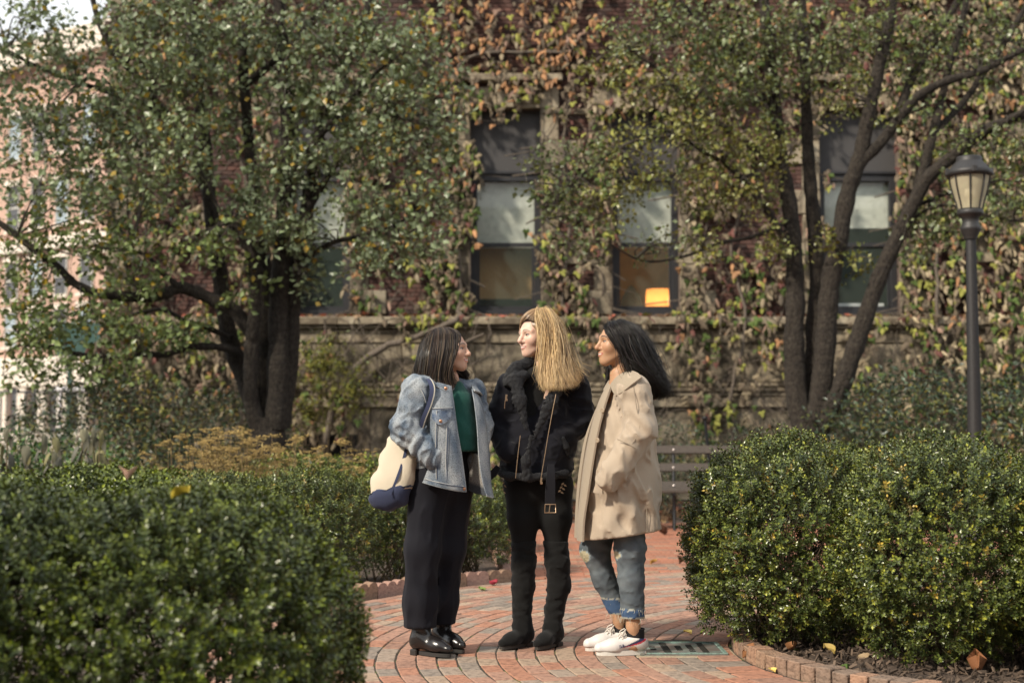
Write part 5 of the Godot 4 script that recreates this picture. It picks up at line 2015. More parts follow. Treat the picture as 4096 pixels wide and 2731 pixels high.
# ------------------------------------------------------------------ ivy on the wall
func ivy_leaf(seed_: int) -> ArrayMesh:
	var r := RandomNumberGenerator.new()
	r.seed = seed_
	var b := MB.new()
	var o := [Vector2(0.0, 0.0), Vector2(0.034, 0.016), Vector2(0.062, -0.022), Vector2(0.03, -0.042), Vector2(0.024, -0.068), Vector2(0.0, -0.115), Vector2(-0.024, -0.068), Vector2(-0.03, -0.042), Vector2(-0.062, -0.022), Vector2(-0.034, 0.016)]
	var mid := Vector3(0, -0.035, 0.014)
	for i in o.size():
		var p: Vector2 = o[i]
		var q: Vector2 = o[(i + 1) % o.size()]
		b.col = Color.WHITE * r.randf_range(0.88, 1.08)
		b.tri(mid, Vector3(q.x, q.y, -0.01 + 0.25 * absf(q.x) * r.randf_range(-0.3, 0.6)), Vector3(p.x, p.y, -0.01 + 0.25 * absf(p.x) * r.randf_range(-0.3, 0.6)))
	return b.mesh()


func build_ivy() -> void:
	var rng := RandomNumberGenerator.new()
	rng.seed = 64
	var t := thing("climbing_ivy", "autumn ivy of dried tan, yellow-green and orange leaves climbing the brick wall", "ivy")
	var n := FastNoiseLite.new()
	n.seed = 8
	n.frequency = 0.55
	n.fractal_octaves = 3
	# woody stems
	var stem_mat := mottle(mat(1, 1, 1, 0.95), [lin(0.05, 0.04, 0.032), lin(0.12, 0.095, 0.075), lin(0.19, 0.155, 0.12)], 0.03, 0.4, 5)
	var runs := [
		[[Vector3(-3.3, 0.0, 0.3), Vector3(-2.9, 1.4, 0.28), Vector3(-2.45, 2.25, 0.24), Vector3(-1.7, 2.6, 0.28), Vector3(-1.05, 2.85, 0.36), Vector3(-0.85, 3.1, 0.18), Vector3(-0.92, 4.2, 0.12), Vector3(-1.1, 5.4, 0.12), Vector3(-0.95, 6.8, 0.12), Vector3(-0.6, 7.3, 0.2), Vector3(0.8, 7.35, 0.2)], 0.06, 0.025],
		[[Vector3(-0.6, 0.0, 0.3), Vector3(-1.3, 1.2, 0.26), Vector3(-1.2, 2.2, 0.2), Vector3(-0.5, 2.7, 0.3)], 0.04, 0.02],
		[[Vector3(-2.0, 0.0, 0.28), Vector3(-1.0, 1.0, 0.25), Vector3(-0.2, 1.35, 0.28), Vector3(0.6, 1.9, 0.25)], 0.035, 0.015],
		[[Vector3(0.85, 2.2, 0.2), Vector3(0.82, 3.4, 0.12), Vector3(0.95, 4.6, 0.12), Vector3(0.85, 5.9, 0.12), Vector3(1.3, 7.2, 0.15), Vector3(2.8, 7.5, 0.15)], 0.035, 0.015],
		[[Vector3(-3.9, 0.0, 0.3), Vector3(-4.3, 1.2, 0.25), Vector3(-4.6, 2.6, 0.25), Vector3(-4.2, 4.2, 0.1), Vector3(-4.5, 6.0, 0.1), Vector3(-4.0, 8.0, 0.1)], 0.04, 0.02],
		[[Vector3(3.9, 0.0, 0.3), Vector3(3.5, 1.4, 0.25), Vector3(3.8, 2.9, 0.28), Vector3(3.6, 4.2, 0.1), Vector3(4.2, 5.8, 0.1), Vector3(3.9, 7.8, 0.1)], 0.035, 0.015],
		[[Vector3(7.3, 0.0, 0.3), Vector3(7.2, 1.6, 0.25), Vector3(6.9, 3.0, 0.28), Vector3(7.1, 4.6, 0.1), Vector3(7.4, 6.0, 0.1), Vector3(6.9, 8.0, 0.1)], 0.04, 0.015],
		[[Vector3(3.2, 2.99, 0.2), Vector3(3.0, 3.4, 0.14), Vector3(3.2, 4.5, 0.12), Vector3(3.0, 5.6, 0.1), Vector3(3.1, 6.6, 0.12)], 0.02, 0.01],
	]
	for e in runs:
		var pts := []
		for p: Vector3 in e[0]:
			pts.append(Vector3(p.x, p.y, WALL_Z + p.z))
		var c := curve(pts, 6)
		for k in c.size():
			c[k] += Vector3(rng.randfn(0, 0.02), rng.randfn(0, 0.01), rng.randfn(0, 0.008))
		var b := MB.new()
		b.tube(c, taper(c.size(), e[1], e[2]), 7)
		put("stem", b.mesh(), stem_mat, t)
	var fine := MB.new()
	for k in 420:
		var p := Vector3(rng.randf_range(-6.4, 8.6), rng.randf_range(0.2, 6.5) if k % 3 else rng.randf_range(0.1, 2.2), WALL_Z + 0.2)
		if p.y > 2.9:
			p.z = WALL_Z + 0.05
		var a := rng.randf_range(0.6, 2.5)
		var pts := PackedVector3Array()
		for s in 16:
			pts.append(p)
			a += rng.randfn(0, 0.35) + (1.57 - a) * 0.1
			p += Vector3(cos(a), sin(a), 0) * 0.13
			p.z = WALL_Z + (0.22 if p.y < 3.02 else 0.08) + rng.randfn(0, 0.01)
			for o in OPENINGS:
				if p.x > o[0] and p.x < o[1] and p.y > SILL:
					p.x = o[0] if p.x < (o[0] + o[1]) * 0.5 else o[1]
		fine.tube(pts, taper(16, rng.randf_range(0.005, 0.017), 0.003), 4, false)
	put("tendrils", fine.mesh(), stem_mat, t).set_meta("kind", "stuff")

	var flat := [ivy_leaf(1), ivy_leaf(2)]
	var limp := [limp_leaf(71), limp_leaf(72), limp_leaf(73)]
	var m := leaf_mat(0.7, 0.22, 0.3)
	var kinds := flat + limp
	var places := []
	for k in kinds.size():
		places.append([[], PackedColorArray()])
	var tries := 0
	var made := 0
	while made < 14500 and tries < 90000:
		tries += 1
		var x := rng.randf_range(-6.75, 9.0)
		var y := rng.randf_range(0.25, 9.2)
		var want := 0.27 + 1.1 * n.get_noise_2d(x, y * 0.8)
		if x > 6.4:
			want += 0.8
		if y > 6.4 and x > -2.0 and x < 5.0:
			want += 0.42
		if y < 2.5 and x < 3.0:
			want -= 0.20
		if x > 2.8 and x < 5.1 and y < 3.3:
			want += 0.18
		if y > 2.6 and y < 3.1 and x > 1.2:
			want += 0.35
		if x < -4.0:
			want += 0.35
		var gap := 9.0
		for o in OPENINGS:
			if y > SILL - 0.02 and y < HEAD:
				gap = minf(gap, maxf(o[0] - x, x - o[1]))
				if x > o[0] + 0.1 and x < o[1] - 0.1:
					want = -1.0
			if y > SILL and y < HEAD + 0.3 and gap < 0.6 and gap > -0.1:
				want += 0.12
		if rng.randf() > want:
			continue
		var hang := 2 + rng.randi() % 7
		var warm := clampf((y - 6.2) * 0.8, 0.0, 1.0) * clampf(2.0 - absf(x - 1.2) * 0.5, 0.0, 1.0)
		for h in hang:
			var p := Vector3(x + rng.randfn(0, 0.06), y - h * rng.randf_range(0.03, 0.065), 0)
			if p.y < 0.1:
				continue
			p.z = WALL_Z + (0.26 if p.y < 3.02 else 0.11) + rng.randf_range(0.0, 0.12)
			var pick := rng.randf()
			var c := Color(0.25, 0.20, 0.13)
			var shape := 2 + rng.randi() % 3 if rng.randf() < 0.5 else rng.randi() % 2
			if pick < 0.34:
				c = Color(0.13, 0.10, 0.07)
			elif pick < 0.38 + warm * 0.22:
				c = Color(0.38, 0.20, 0.10)
			elif pick < 0.42 + warm * 0.26:
				c = Color(0.27, 0.175, 0.13)
			elif pick < 0.53 + warm * 0.28:
				c = Color(0.28, 0.28, 0.07)
				shape = rng.randi() % 2
			elif pick < 0.69 + warm * 0.12:
				c = Color(0.085, 0.125, 0.035)
				shape = rng.randi() % 2
			elif pick < 0.74:
				c = Color(0.14, 0.06, 0.05)
			elif x > 6.0 and rng.randf() < 0.65:
				c = Color(0.42, 0.34, 0.22)
			c = c * rng.randf_range(0.7, 1.25)
			var s := rng.randf_range(0.7, 1.5)
			var basis := Basis(Vector3.UP, rng.randfn(0, 0.6)) * Basis(Vector3.FORWARD, rng.randfn(0, 0.45)) * Basis(Vector3.RIGHT, rng.randf_range(-0.7, 0.15)) * Basis.from_scale(Vector3(s * rng.randf_range(0.45, 0.9), s, s) if shape > 1 else Vector3.ONE * s)
			places[shape][0].append(Transform3D(basis, p))
			places[shape][1].append(c)
			made += 1
	# leaves fallen along the sill ledge
	for k in 260:
		var p := Vector3(rng.randf_range(-6.5, 8.5), 2.995 + rng.randf_range(0.0, 0.03), WALL_Z + rng.randf_range(0.05, 0.2))
		var c: Color = [Color(0.40, 0.12, 0.08), Color(0.28, 0.28, 0.06), Color(0.33, 0.2, 0.12), Color(0.4, 0.26, 0.16)][rng.randi() % 4]
		places[k % 2][0].append(Transform3D(Basis(Vector3.UP, rng.randf() * TAU) * Basis(Vector3.RIGHT, 1.3 + rng.randfn(0, 0.3)) * Basis.from_scale(Vector3.ONE * rng.randf_range(0.7, 1.2)), p))
		places[k % 2][1].append(c * rng.randf_range(0.7, 1.2))
	# the largest leaves one by one, the rest as a mass
	var single := 0
	for k in kinds.size():
		var rest_t := []
		var rest_c := PackedColorArray()
		for i in places[k][0].size():
			var xf: Transform3D = places[k][0][i]
			if single < 60 * (k + 1) and xf.basis.get_scale().y > 1.36:
				var c: Color = places[k][1][i]
				var key := "ivy_%d" % (int(c.r * 12.0) * 10000 + int(c.g * 16.0) * 100 + int(c.b * 16.0))
				if not mats.has(key):
					var lm := mat(c.r, c.g, c.b, 0.7)
					lm.backlight_enabled = true
					lm.backlight = lin(0.22, 0.22, 0.12)
					mats[key] = lm
				put("leaf", kinds[k], mats[key], t, xf)
				single += 1
			else:
				rest_t.append(xf)
				rest_c.append(places[k][1][i])
		scatter("foliage", kinds[k], m, rest_t, rest_c, t, true)


# ------------------------------------------------------------------ fallen leaves, mulch
func fallen(label: String, x: float, z: float, c: Color, size: float, curl: float, seed_: int, y := 0.004, group := "") -> void:
	var r := RandomNumberGenerator.new()
	r.seed = seed_
	var rows := []
	for i in 5:
		var f := i / 4.0
		var w: float = [0.06, 0.34, 0.40, 0.24, 0.02][i] * size
		var row := []
		for j in 5:
			var g := j / 2.0 - 1.0
			row.append(Vector3(g * w + r.randfn(0, 0.02) * size, curl * size * (g * g * 0.6 + 0.35 * sin(f * 3.0 + seed_)) + 0.12 * size * curl + r.randf() * 0.03 * size, (f - 0.5) * size))
		rows.append(row)
	var low := 9.0
	for row in rows:
		for p: Vector3 in row:
			low = minf(low, p.y)
	for row in rows:
		for j in row.size():
			row[j].y -= low
	var b := MB.new()
	b.sheet(rows, 0.001, 2, 2)
	var m := mottle(mat(c.r, c.g, c.b, 0.7), [0.75, 1.0, 1.15], 0.03, 0.08, seed_)
	m.backlight_enabled = true
	m.backlight = lin(0.2, 0.2, 0.1)
	var o := put("fallen_leaf", b.mesh(), m)
	o.transform = Transform3D(Basis(Vector3.UP, r.randf() * TAU), Vector3(x, y, z))
	tag(o, label, "leaf", group if group else "leaves fallen on the paving")


func build_litter() -> void:
	fallen("crumpled magenta-red leaf on the paving beside the scalloped edging", -0.135, -10.35, Color(0.42, 0.045, 0.07), 0.080, 0.5, 3)
	fallen("green leaf lying just in front of the magenta-red leaf", -0.21, -10.02, Color(0.17, 0.24, 0.05), 0.072, 0.25, 4)
	fallen("long pale yellow leaf on the paving behind the white shoes", 0.62, -8.55, Color(0.72, 0.58, 0.22), 0.068, 0.35, 5)
	fallen("yellow leaf on the paving just behind the bronze plaque", 0.96, -7.86, Color(0.68, 0.52, 0.14), 0.060, 0.3, 6)
	fallen("pale yellow ginkgo-like leaf on the paving near the bottom edge", 1.20, -6.62, Color(0.74, 0.58, 0.16), 0.048, 0.3, 7)
	fallen("curled brown leaf leaning on the kerb by the bronze plaque", 1.15, -6.99, Color(0.34, 0.15, 0.06), 0.068, 0.8, 8, 0.01)
	fallen("brown oak leaf at the foot of the kerb at the bottom edge", 1.40, -6.38, Color(0.30, 0.12, 0.05), 0.072, 0.6, 9)
	fallen("tan dried leaf lying beside the brown one below the kerb", 1.50, -6.36, Color(0.45, 0.3, 0.17), 0.064, 0.5, 10)
	fallen("glossy green leaf tilted against the kerb bricks", 1.49, -6.44, Color(0.11, 0.19, 0.04), 0.060, 0.7, 11, 0.02)
	fallen("green leaf on the red path behind the beige coat", 0.98, -12.6, Color(0.13, 0.17, 0.04), 0.088, 0.5, 12)
	fallen("dark brown leaf on the red path behind the beige coat", 1.42, -11.9, Color(0.09, 0.045, 0.025), 0.128, 0.6, 13)
	fallen("orange leaf on the red path beside the dark brown leaf", 1.18, -11.95, Color(0.5, 0.27, 0.06), 0.072, 0.5, 14)
	fallen("dark crumpled leaf on the red path near the bench", 1.62, -15.4, Color(0.10, 0.05, 0.03), 0.160, 0.7, 15)
	fallen("large russet leaf standing in the mulch under the hedge", 2.03, -6.28, Color(0.27, 0.11, 0.045), 0.104, 0.9, 16, 0.06, "leaves fallen on the bed")
	fallen("tan leaf flat on the mulch behind the kerb", 1.62, -6.62, Color(0.40, 0.29, 0.17), 0.072, 0.3, 17, 0.06, "leaves fallen on the bed")
	fallen("yellow leaf tucked under the hedge behind the kerb", 1.5, -6.80, Color(0.42, 0.3, 0.08), 0.072, 0.5, 18, 0.06, "leaves fallen on the bed")
	fallen("russet leaf half hidden under the hedge by the plaque", 1.33, -6.86, Color(0.33, 0.15, 0.06), 0.072, 0.6, 21, 0.06, "leaves fallen on the bed")
	fallen("peach-coloured leaf caught on top of the near left hedge", -1.19, -4.42, Color(0.55, 0.32, 0.22), 0.072, 0.6, 19, 0.955, "leaves on the hedge")
	fallen("yellow leaf caught on the shoulder of the near left hedge", -0.98, -4.22, Color(0.55, 0.42, 0.04), 0.064, 0.5, 20, 0.905, "leaves on the hedge")
	# mulch chips on the round bed, leaf litter under the bench
	var rng := RandomNumberGenerator.new()
	rng.seed = 200
	var chip := MB.new()
	chip.box(Vector3.ZERO, Vector3(0.03, 0.005, 0.009), Basis.IDENTITY, 0.001)
	var ct := []
	var cc := PackedColorArray()
	for k in 5200:
		var a := rng.randf() * TAU
		var r := sqrt(rng.randf()) * (R_KERB - 0.12)
		var p := RING + Vector3(cos(a) * r, 0.055 + rng.randf_range(-0.012, 0.02), sin(a) * r)
		if p.z < -7.9 or p.x > 3.4:
			continue
		ct.append(Transform3D(facing(rand_dir(rng) + Vector3.UP * 0.6, rng, rng.randf_range(0.6, 1.5)), p))
		cc.append(Color(0.075, 0.052, 0.036) * rng.randf_range(0.5, 1.9))
	var o := scatter("mulch", chip.mesh(), mats.twig, ct, cc, null, true)
	o.set_meta("label", "dark shredded bark mulch on the round hedge bed")
	o.set_meta("category", "mulch")
	var lt := []
	var lc := PackedColorArray()
	for k in 1500:
		var p := Vector3(rng.randf_range(-3.0, 7.0), rng.randf_range(0.0, 0.05), rng.randf_range(-22.6, -17.6))
		lt.append(Transform3D(facing(rand_dir(rng) + Vector3(0, 0, 0.3), rng, rng.randf_range(0.5, 1.0)), p))
		var c: Color = [Color(0.22, 0.11, 0.06), Color(0.30, 0.13, 0.08), Color(0.16, 0.10, 0.06), Color(0.33, 0.22, 0.12)][rng.randi() % 4]
		lc.append(c * rng.randf_range(0.6, 1.3))
	o = scatter("leaf_litter", ivy_leaf(4), leaf_mat(0.8, 0.15, 0.3), lt, lc, null, true)
	o.set_meta("label", "reddish leaf litter on the soil behind the bench")
	o.set_meta("category", "leaf litter")


# ------------------------------------------------------------------ people
# Rings [centre, half-width vector, half-depth vector] joined into a closed skin.
func loft(mb: MB, rings: Array, sides: int, power := 2.4, shade: Variant = null) -> void:
	var pts := PackedVector3Array()
	var ix := PackedInt32Array()
	var fine := []
	var m := rings.size()
	for i in m - 1:
		for k in 4:
			var f := k / 4.0
			var e := []
			for c in 3:
				e.append(MB.spline(rings[maxi(i - 1, 0)][c], rings[i][c], rings[i + 1][c], rings[mini(i + 2, m - 1)][c], f))
			fine.append(e)
	fine.append(rings[m - 1])
	for e in fine:
		for k in sides:
			var a := TAU * k / sides
			var x := signf(cos(a)) * pow(absf(cos(a)), 2.0 / power)
			var y := signf(sin(a)) * pow(absf(sin(a)), 2.0 / power)
			pts.append(e[0] + e[1] * x + e[2] * y)
	for i in fine.size() - 1:
		for k in sides:
			var a := i * sides + k
			var b := i * sides + (k + 1) % sides
			ix.append_array(PackedInt32Array([a, b, b + sides, a, b + sides, a + sides]))
	for e in 2:
		var row := 0 if e == 0 else (fine.size() - 1) * sides
		var c := pts.size()
		pts.append(fine[0][0] if e == 0 else fine[fine.size() - 1][0])
		for k in sides:
			if e == 0:
				ix.append_array(PackedInt32Array([c, row + (k + 1) % sides, row + k]))
			else:
				ix.append_array(PackedInt32Array([c, row + k, row + (k + 1) % sides]))
	add_net(mb, [pts, ix], shade)


# Locks of hair between neighbouring guide curves.
func locks(mb: MB, guides: Array, count: int, thick: float, wave: float, tones: Array, rng: RandomNumberGenerator, fray := 0.006, ends := 0.25) -> void:
	for k in count:
		# strands gather into locks that share a wave
		var bunch := rng.randi() % 64
		var g := (bunch + 0.5 + rng.randfn(0, 0.55)) / 64.0 * (guides.size() - 1.001) if rng.randf() < 0.75 else rng.randf() * (guides.size() - 1.001)
		g = clampf(g, 0.0, guides.size() - 1.001)
		var i := int(g)
		var f := g - i
		var lift := sin(bunch * 12.9) * fray * 0.8 + rng.randfn(0, fray * 0.6)
		var cut := 1.0 - rng.randf() * ends * rng.randf()
		var pts := []
		var n: int = guides[i].size()
		var phase := bunch * 2.4 + rng.randfn(0, 0.5)
		var side := sin(bunch * 7.7) * fray + rng.randfn(0, fray * 0.6)
		for s in n:
			var t := s / (n - 1.0)
			var p: Vector3 = guides[i][s].lerp(guides[i + 1][s], f)
			var along: Vector3 = guides[i][mini(s + 1, n - 1)] - guides[i][maxi(s - 1, 0)]
			var across: Vector3 = (guides[i + 1][s] - guides[i][s])
			var out := along.cross(across).normalized()
			if across.length() < 0.001:
				out = Vector3.BACK
			across = across.normalized()
			p += out * (lift * (0.35 + t)) + across * (side * t * 1.2 + wave * t * sin(t * 11.0 + phase)) + out * wave * t * cos(t * 11.0 + phase)
			pts.append(p)
		var c := curve(pts, 2)
		var m := maxi(4, int(c.size() * cut))
		var cc := c.slice(0, m)
		var r := PackedFloat32Array()
		var th := thick * rng.randf_range(0.6, 1.3)
		for s in m:
			var t := s / (m - 1.0)
			r.append(th * (0.75 + 0.5 * sin(minf(t * 1.3, 1.0) * PI * 0.8)) * (1.0 - pow(t, 5.0) * 0.9))
		var tone: Color = tones[rng.randi() % tones.size()]
		mb.col = tone * rng.randf_range(0.75, 1.25)
		mb.tube(cc, r, 3, false, 0.7)


func head_field(o: Dictionary) -> Field:
	var f := Field.new()
	f.ball(Vector3(0, 0.030, -0.016), 0.09, 0.02, Vector3(0.80, 0.97, 1.03))
	f.ball(Vector3(0, -0.012, 0.028), 0.08, 0.03, Vector3(0.76, 1.02, 0.76))
	for s: float in [-1.0, 1.0]:
		f.bone(Vector3(0.05 * s, -0.045, 0.0), Vector3(0.012 * s, -0.092, 0.058), 0.024, 0.019, 0.03)
		f.ball(Vector3(0.036 * s, -0.024, 0.056), 0.026 * o.get("cheek", 1.0), 0.025)
		f.bone(Vector3(0.014 * s, 0.022, 0.084), Vector3(0.045 * s, 0.022, 0.066), 0.010, 0.010, 0.018)
	f.ball(Vector3(0, -0.093, 0.068), 0.0175, 0.022)
	f.ball(Vector3(0, -0.060, 0.066), 0.026, 0.02)
	for s: float in [-1.0, 1.0]:
		f.ball(Vector3(0.031 * s, 0.004, 0.098), 0.0145, 0.016, Vector3(1.25, 0.75, 1.0), 0.0, true)
	for s: float in [-1.0, 1.0]:
		f.ball(Vector3(0.030 * s, 0.0035, 0.0725), 0.0128, 0.004)
	var nose: float = o.get("nose", 1.0)
	f.bone(Vector3(0, 0.016, 0.084), Vector3(0, -0.026, 0.090 + 0.021 * nose), 0.0075, 0.0105, 0.014)
	f.ball(Vector3(0, -0.030, 0.091 + 0.019 * nose), 0.0105, 0.01)
	for s: float in [-1.0, 1.0]:
		f.ball(Vector3(0.011 * s, -0.034, 0.094), 0.0078, 0.008)
	# lips
	for s: float in [-1.0, 1.0]:
		f.bone(Vector3(0.004 * s, -0.0545, 0.0945), Vector3(0.024 * s, -0.0545 + 0.004 * o.get("smile", 1.0), 0.080), 0.0055, 0.003, 0.006)
		f.bone(Vector3(0.003 * s, -0.0675, 0.0925), Vector3(0.022 * s, -0.0595 + 0.003 * o.get("smile", 1.0), 0.080), 0.0060, 0.003, 0.006)
	f.bone(Vector3(-0.018, -0.0605, 0.1), Vector3(0.018, -0.0605, 0.1), 0.003, 0.003, 0.004, Vector3.ONE, 0.0, true)
	# ears
	for s: float in [-1.0, 1.0]:
		f.ball(Vector3(0.073 * s, -0.006, -0.008), 0.028, 0.008, Vector3(0.32, 1.0, 0.62))
		f.ball(Vector3(0.079 * s, -0.003, -0.002), 0.014, 0.006, Vector3(0.4, 1.0, 0.6), 0.0, true)
	f.bone(Vector3(0, -0.055, -0.022), Vector3(0, -0.21, -0.05), 0.048, 0.056, 0.025)
	return f


func face_tone(skin: Color, o: Dictionary) -> Callable:
	var lip: Color = o.lip
	var brow: Color = o.brow
	var gaze: float = o.get("gaze", 0.0)
	return func(p: Vector3, _n: Vector3) -> Color:
		var ax := absf(p.x)
		var s := signf(p.x)
		var c := skin
		if p.z > 0.05:
			# blood near the surface of cheeks and nose
			var blush := exp(-(pow(ax - 0.038, 2.0) + pow(p.y + 0.03, 2.0)) / 0.0004) * 0.22 + exp(-(ax * ax + pow(p.y + 0.032, 2.0)) / 0.00015) * 0.15
			c = skin.lerp(Color(skin.r * 1.02, skin.g * 0.72, skin.b * 0.72), blush)
			var bx := (ax - 0.031) / 0.020
			var by := 0.0255 + 0.004 * (1.0 - bx * bx) - 0.002 * bx
			if absf(bx) < 1.0 and absf(p.y - by) < 0.0034 * (1.15 - 0.45 * bx):
				c = c.lerp(brow, 0.82)
			var ex := (ax - 0.0305) / 0.0145
			var ey := p.y - 0.0035
			var open := 0.0040 * (1.0 - ex * ex)
			if absf(ex) < 1.0:
				if absf(ey) < open:
					c = Color(0.50, 0.46, 0.43)
					if absf(ax * s - (0.0305 * s + gaze)) < 0.0058:
						c = o.iris
					if absf(ax * s - (0.0305 * s + gaze)) < 0.0028 or ey > open * 0.45:
						c = Color(0.012, 0.009, 0.008)
				elif ey > 0.0 and ey < open + 0.0028:
					c = Color(0.025, 0.016, 0.013)
				elif ey < 0.0 and ey > -open - 0.0014:
					c = skin.lerp(Color(0.05, 0.03, 0.025), 0.55)
			if p.z > 0.074 and ax < 0.0245:
				var up := -0.0545 + 0.10 * ax * ax * 55.0
				var bend := 0.004 * pow(ax / 0.024, 2.0)
				var ly := p.y - bend
				var w := sqrt(maxf(0.0, 1.0 - pow(ax / 0.0245, 2.0)))
				if ly < -0.0605 + 0.0080 * w and ly > -0.0605 - 0.0105 * w and w > 0.05:
					c = lip
				if absf(ly + 0.0608) < 0.0030 * w and ax < 0.0185:
					c = Color(0.60, 0.55, 0.47) if o.get("teeth", true) else Color(0.10, 0.03, 0.025)
		return c


func skin_mat() -> StandardMaterial3D:
	var m := vmat(0.48, 0.45)
	m.subsurf_scatter_enabled = true
	m.subsurf_scatter_strength = 0.12
	return m


# A shoe about its own ankle: toe towards +z, ground at y = 0.
func shoe_field(len_: float, shaft: float, shaft_r: float, toe_r: float, low: bool) -> Field:
	var f := Field.new()
	var h := len_ * 0.27
	f.ball(Vector3(0, 0.050, -h * 0.62), 0.036, 0.03)
	f.bone(Vector3(0, 0.062, -h * 0.25), Vector3(0, 0.040, len_ * 0.40), 0.042, 0.034, 0.03)
	f.bone(Vector3(0.004, 0.034, len_ * 0.36), Vector3(0, 0.028, len_ * 0.62), 0.037, toe_r, 0.03)
	f.bone(Vector3(0, 0.085, -h * 0.20), Vector3(0, shaft, -h * 0.20), 0.044 if not low else 0.034, shaft_r, 0.035)
	if low:
		f.keep_below(Vector3(0, 1, -0.12), shaft - 0.006)
	f.keep_below(Vector3(0, -1, 0), -0.016)
	return f


func sole_outline(len_: float, wide: float, toe: float) -> PackedVector2Array:
	var o := PackedVector2Array()
	var h := len_ * 0.27
	for k in 28:
		var a := TAU * k / 28.0
		var z := cos(a)
		var y := -h + (z * 0.5 + 0.5) * len_ * 0.985
		var f := (y + h) / len_
		var w := wide * (0.80 + 0.22 * sin(clampf((f - 0.35) * 2.3, -1.0, 1.3)))
		if f > 0.78:
			w *= lerpf(1.0, toe, (f - 0.78) / 0.22)
		o.append(Vector2(signf(sin(a)) * pow(absf(sin(a)), 0.75) * w, y))
	return o


func flat_sole(mb: MB, outline: PackedVector2Array, y0: float, y1: float, xf: Transform3D) -> void:
	# outline is (x, z); lay it down
	mb.extrude(outline, y0, y1, xf * Transform3D(Basis(Vector3(1, 0, 0), Vector3(0, 0, 1), Vector3(0, 1, 0)), Vector3.ZERO))


func person_body(joints: Dictionary) -> Field:
	var f := Field.new()
	f.bone(joints.neck, joints.chest, 0.052, 0.085, 0.06)
	f.bone(joints.chest, joints.waist, 0.095, 0.085, 0.06, Vector3(1.15, 1, 0.85), joints.yaw)
	f.bone(joints.waist, joints.hip, 0.085, 0.10, 0.06, Vector3(1.15, 1, 0.85), joints.yaw)
	f.bone(joints.sr, joints.sl, 0.045, 0.045, 0.05)
	for s in ["r", "l"]:
		f.bone(joints["s" + s], joints["e" + s], 0.042, 0.034, 0.03)
		f.bone(joints["e" + s], joints["w" + s], 0.034, 0.023, 0.02)
		# hand: palm, four fingers, thumb
		var w: Vector3 = joints["w" + s]
		var d: Vector3 = (joints["h" + s] - w).normalized()
		var side: Vector3 = d.cross(Vector3(0.2, 0.3, 0.9)).normalized()
		var nn := side.cross(d)
		f.bone(w, w + d * 0.07, 0.024, 0.028, 0.015)
		for k in 4:
			var a := w + d * 0.08 + side * (k - 1.5) * 0.018
			var l: float = [0.062, 0.074, 0.068, 0.052][k]
			f.bone(a, a + d * l * 0.5 - nn * 0.006, 0.0095, 0.009, 0.006)
			f.bone(a + d * l * 0.5 - nn * 0.006, a + d * l - nn * 0.02, 0.009, 0.0075, 0.004)
		f.bone(w + d * 0.03 - side * 0.02, w + d * 0.06 - side * 0.042, 0.011, 0.0105, 0.008)
		f.bone(w + d * 0.06 - side * 0.042, w + d * 0.088 - side * 0.045, 0.0105, 0.009, 0.004)
		f.bone(joints["p" + s], joints["k" + s], 0.070, 0.040, 0.04)
		f.bone(joints["k" + s], joints["a" + s], 0.038, joints.get("ankle", 0.027), 0.02)
		var fd: Vector3 = joints["t" + s] - joints["a" + s]
		fd.y = 0.0
		var foot: Vector3 = Vector3(joints["a" + s].x, 0.04, joints["a" + s].z)
		f.bone(joints["a" + s], foot - fd.normalized() * 0.012, 0.030, 0.022, 0.02)
		f.bone(foot + Vector3(0, 0.01, 0), foot + fd * 0.8, 0.028, 0.018, 0.02)
	return f


# Runs the slow nets side by side.
func nets(jobs: Array) -> Array:
	var out := []
	out.resize(jobs.size())
	var id := WorkerThreadPool.add_group_task(func(i: int) -> void:
		var j: Array = jobs[i]
		out[i] = j[0].net(j[1], j[2], j[3])
	, jobs.size())
	WorkerThreadPool.wait_for_group_task_completion(id)
	return out


func cloth_mat(rough: float, sheen: float, tint := 0.6) -> StandardMaterial3D:
	var m := vmat(rough, 0.3)
	m.rim_enabled = sheen > 0.0
	m.rim = sheen
	m.rim_tint = tint
	return m


func build_people() -> void:
	build_denim_woman()
	build_black_woman()
	build_coat_woman()

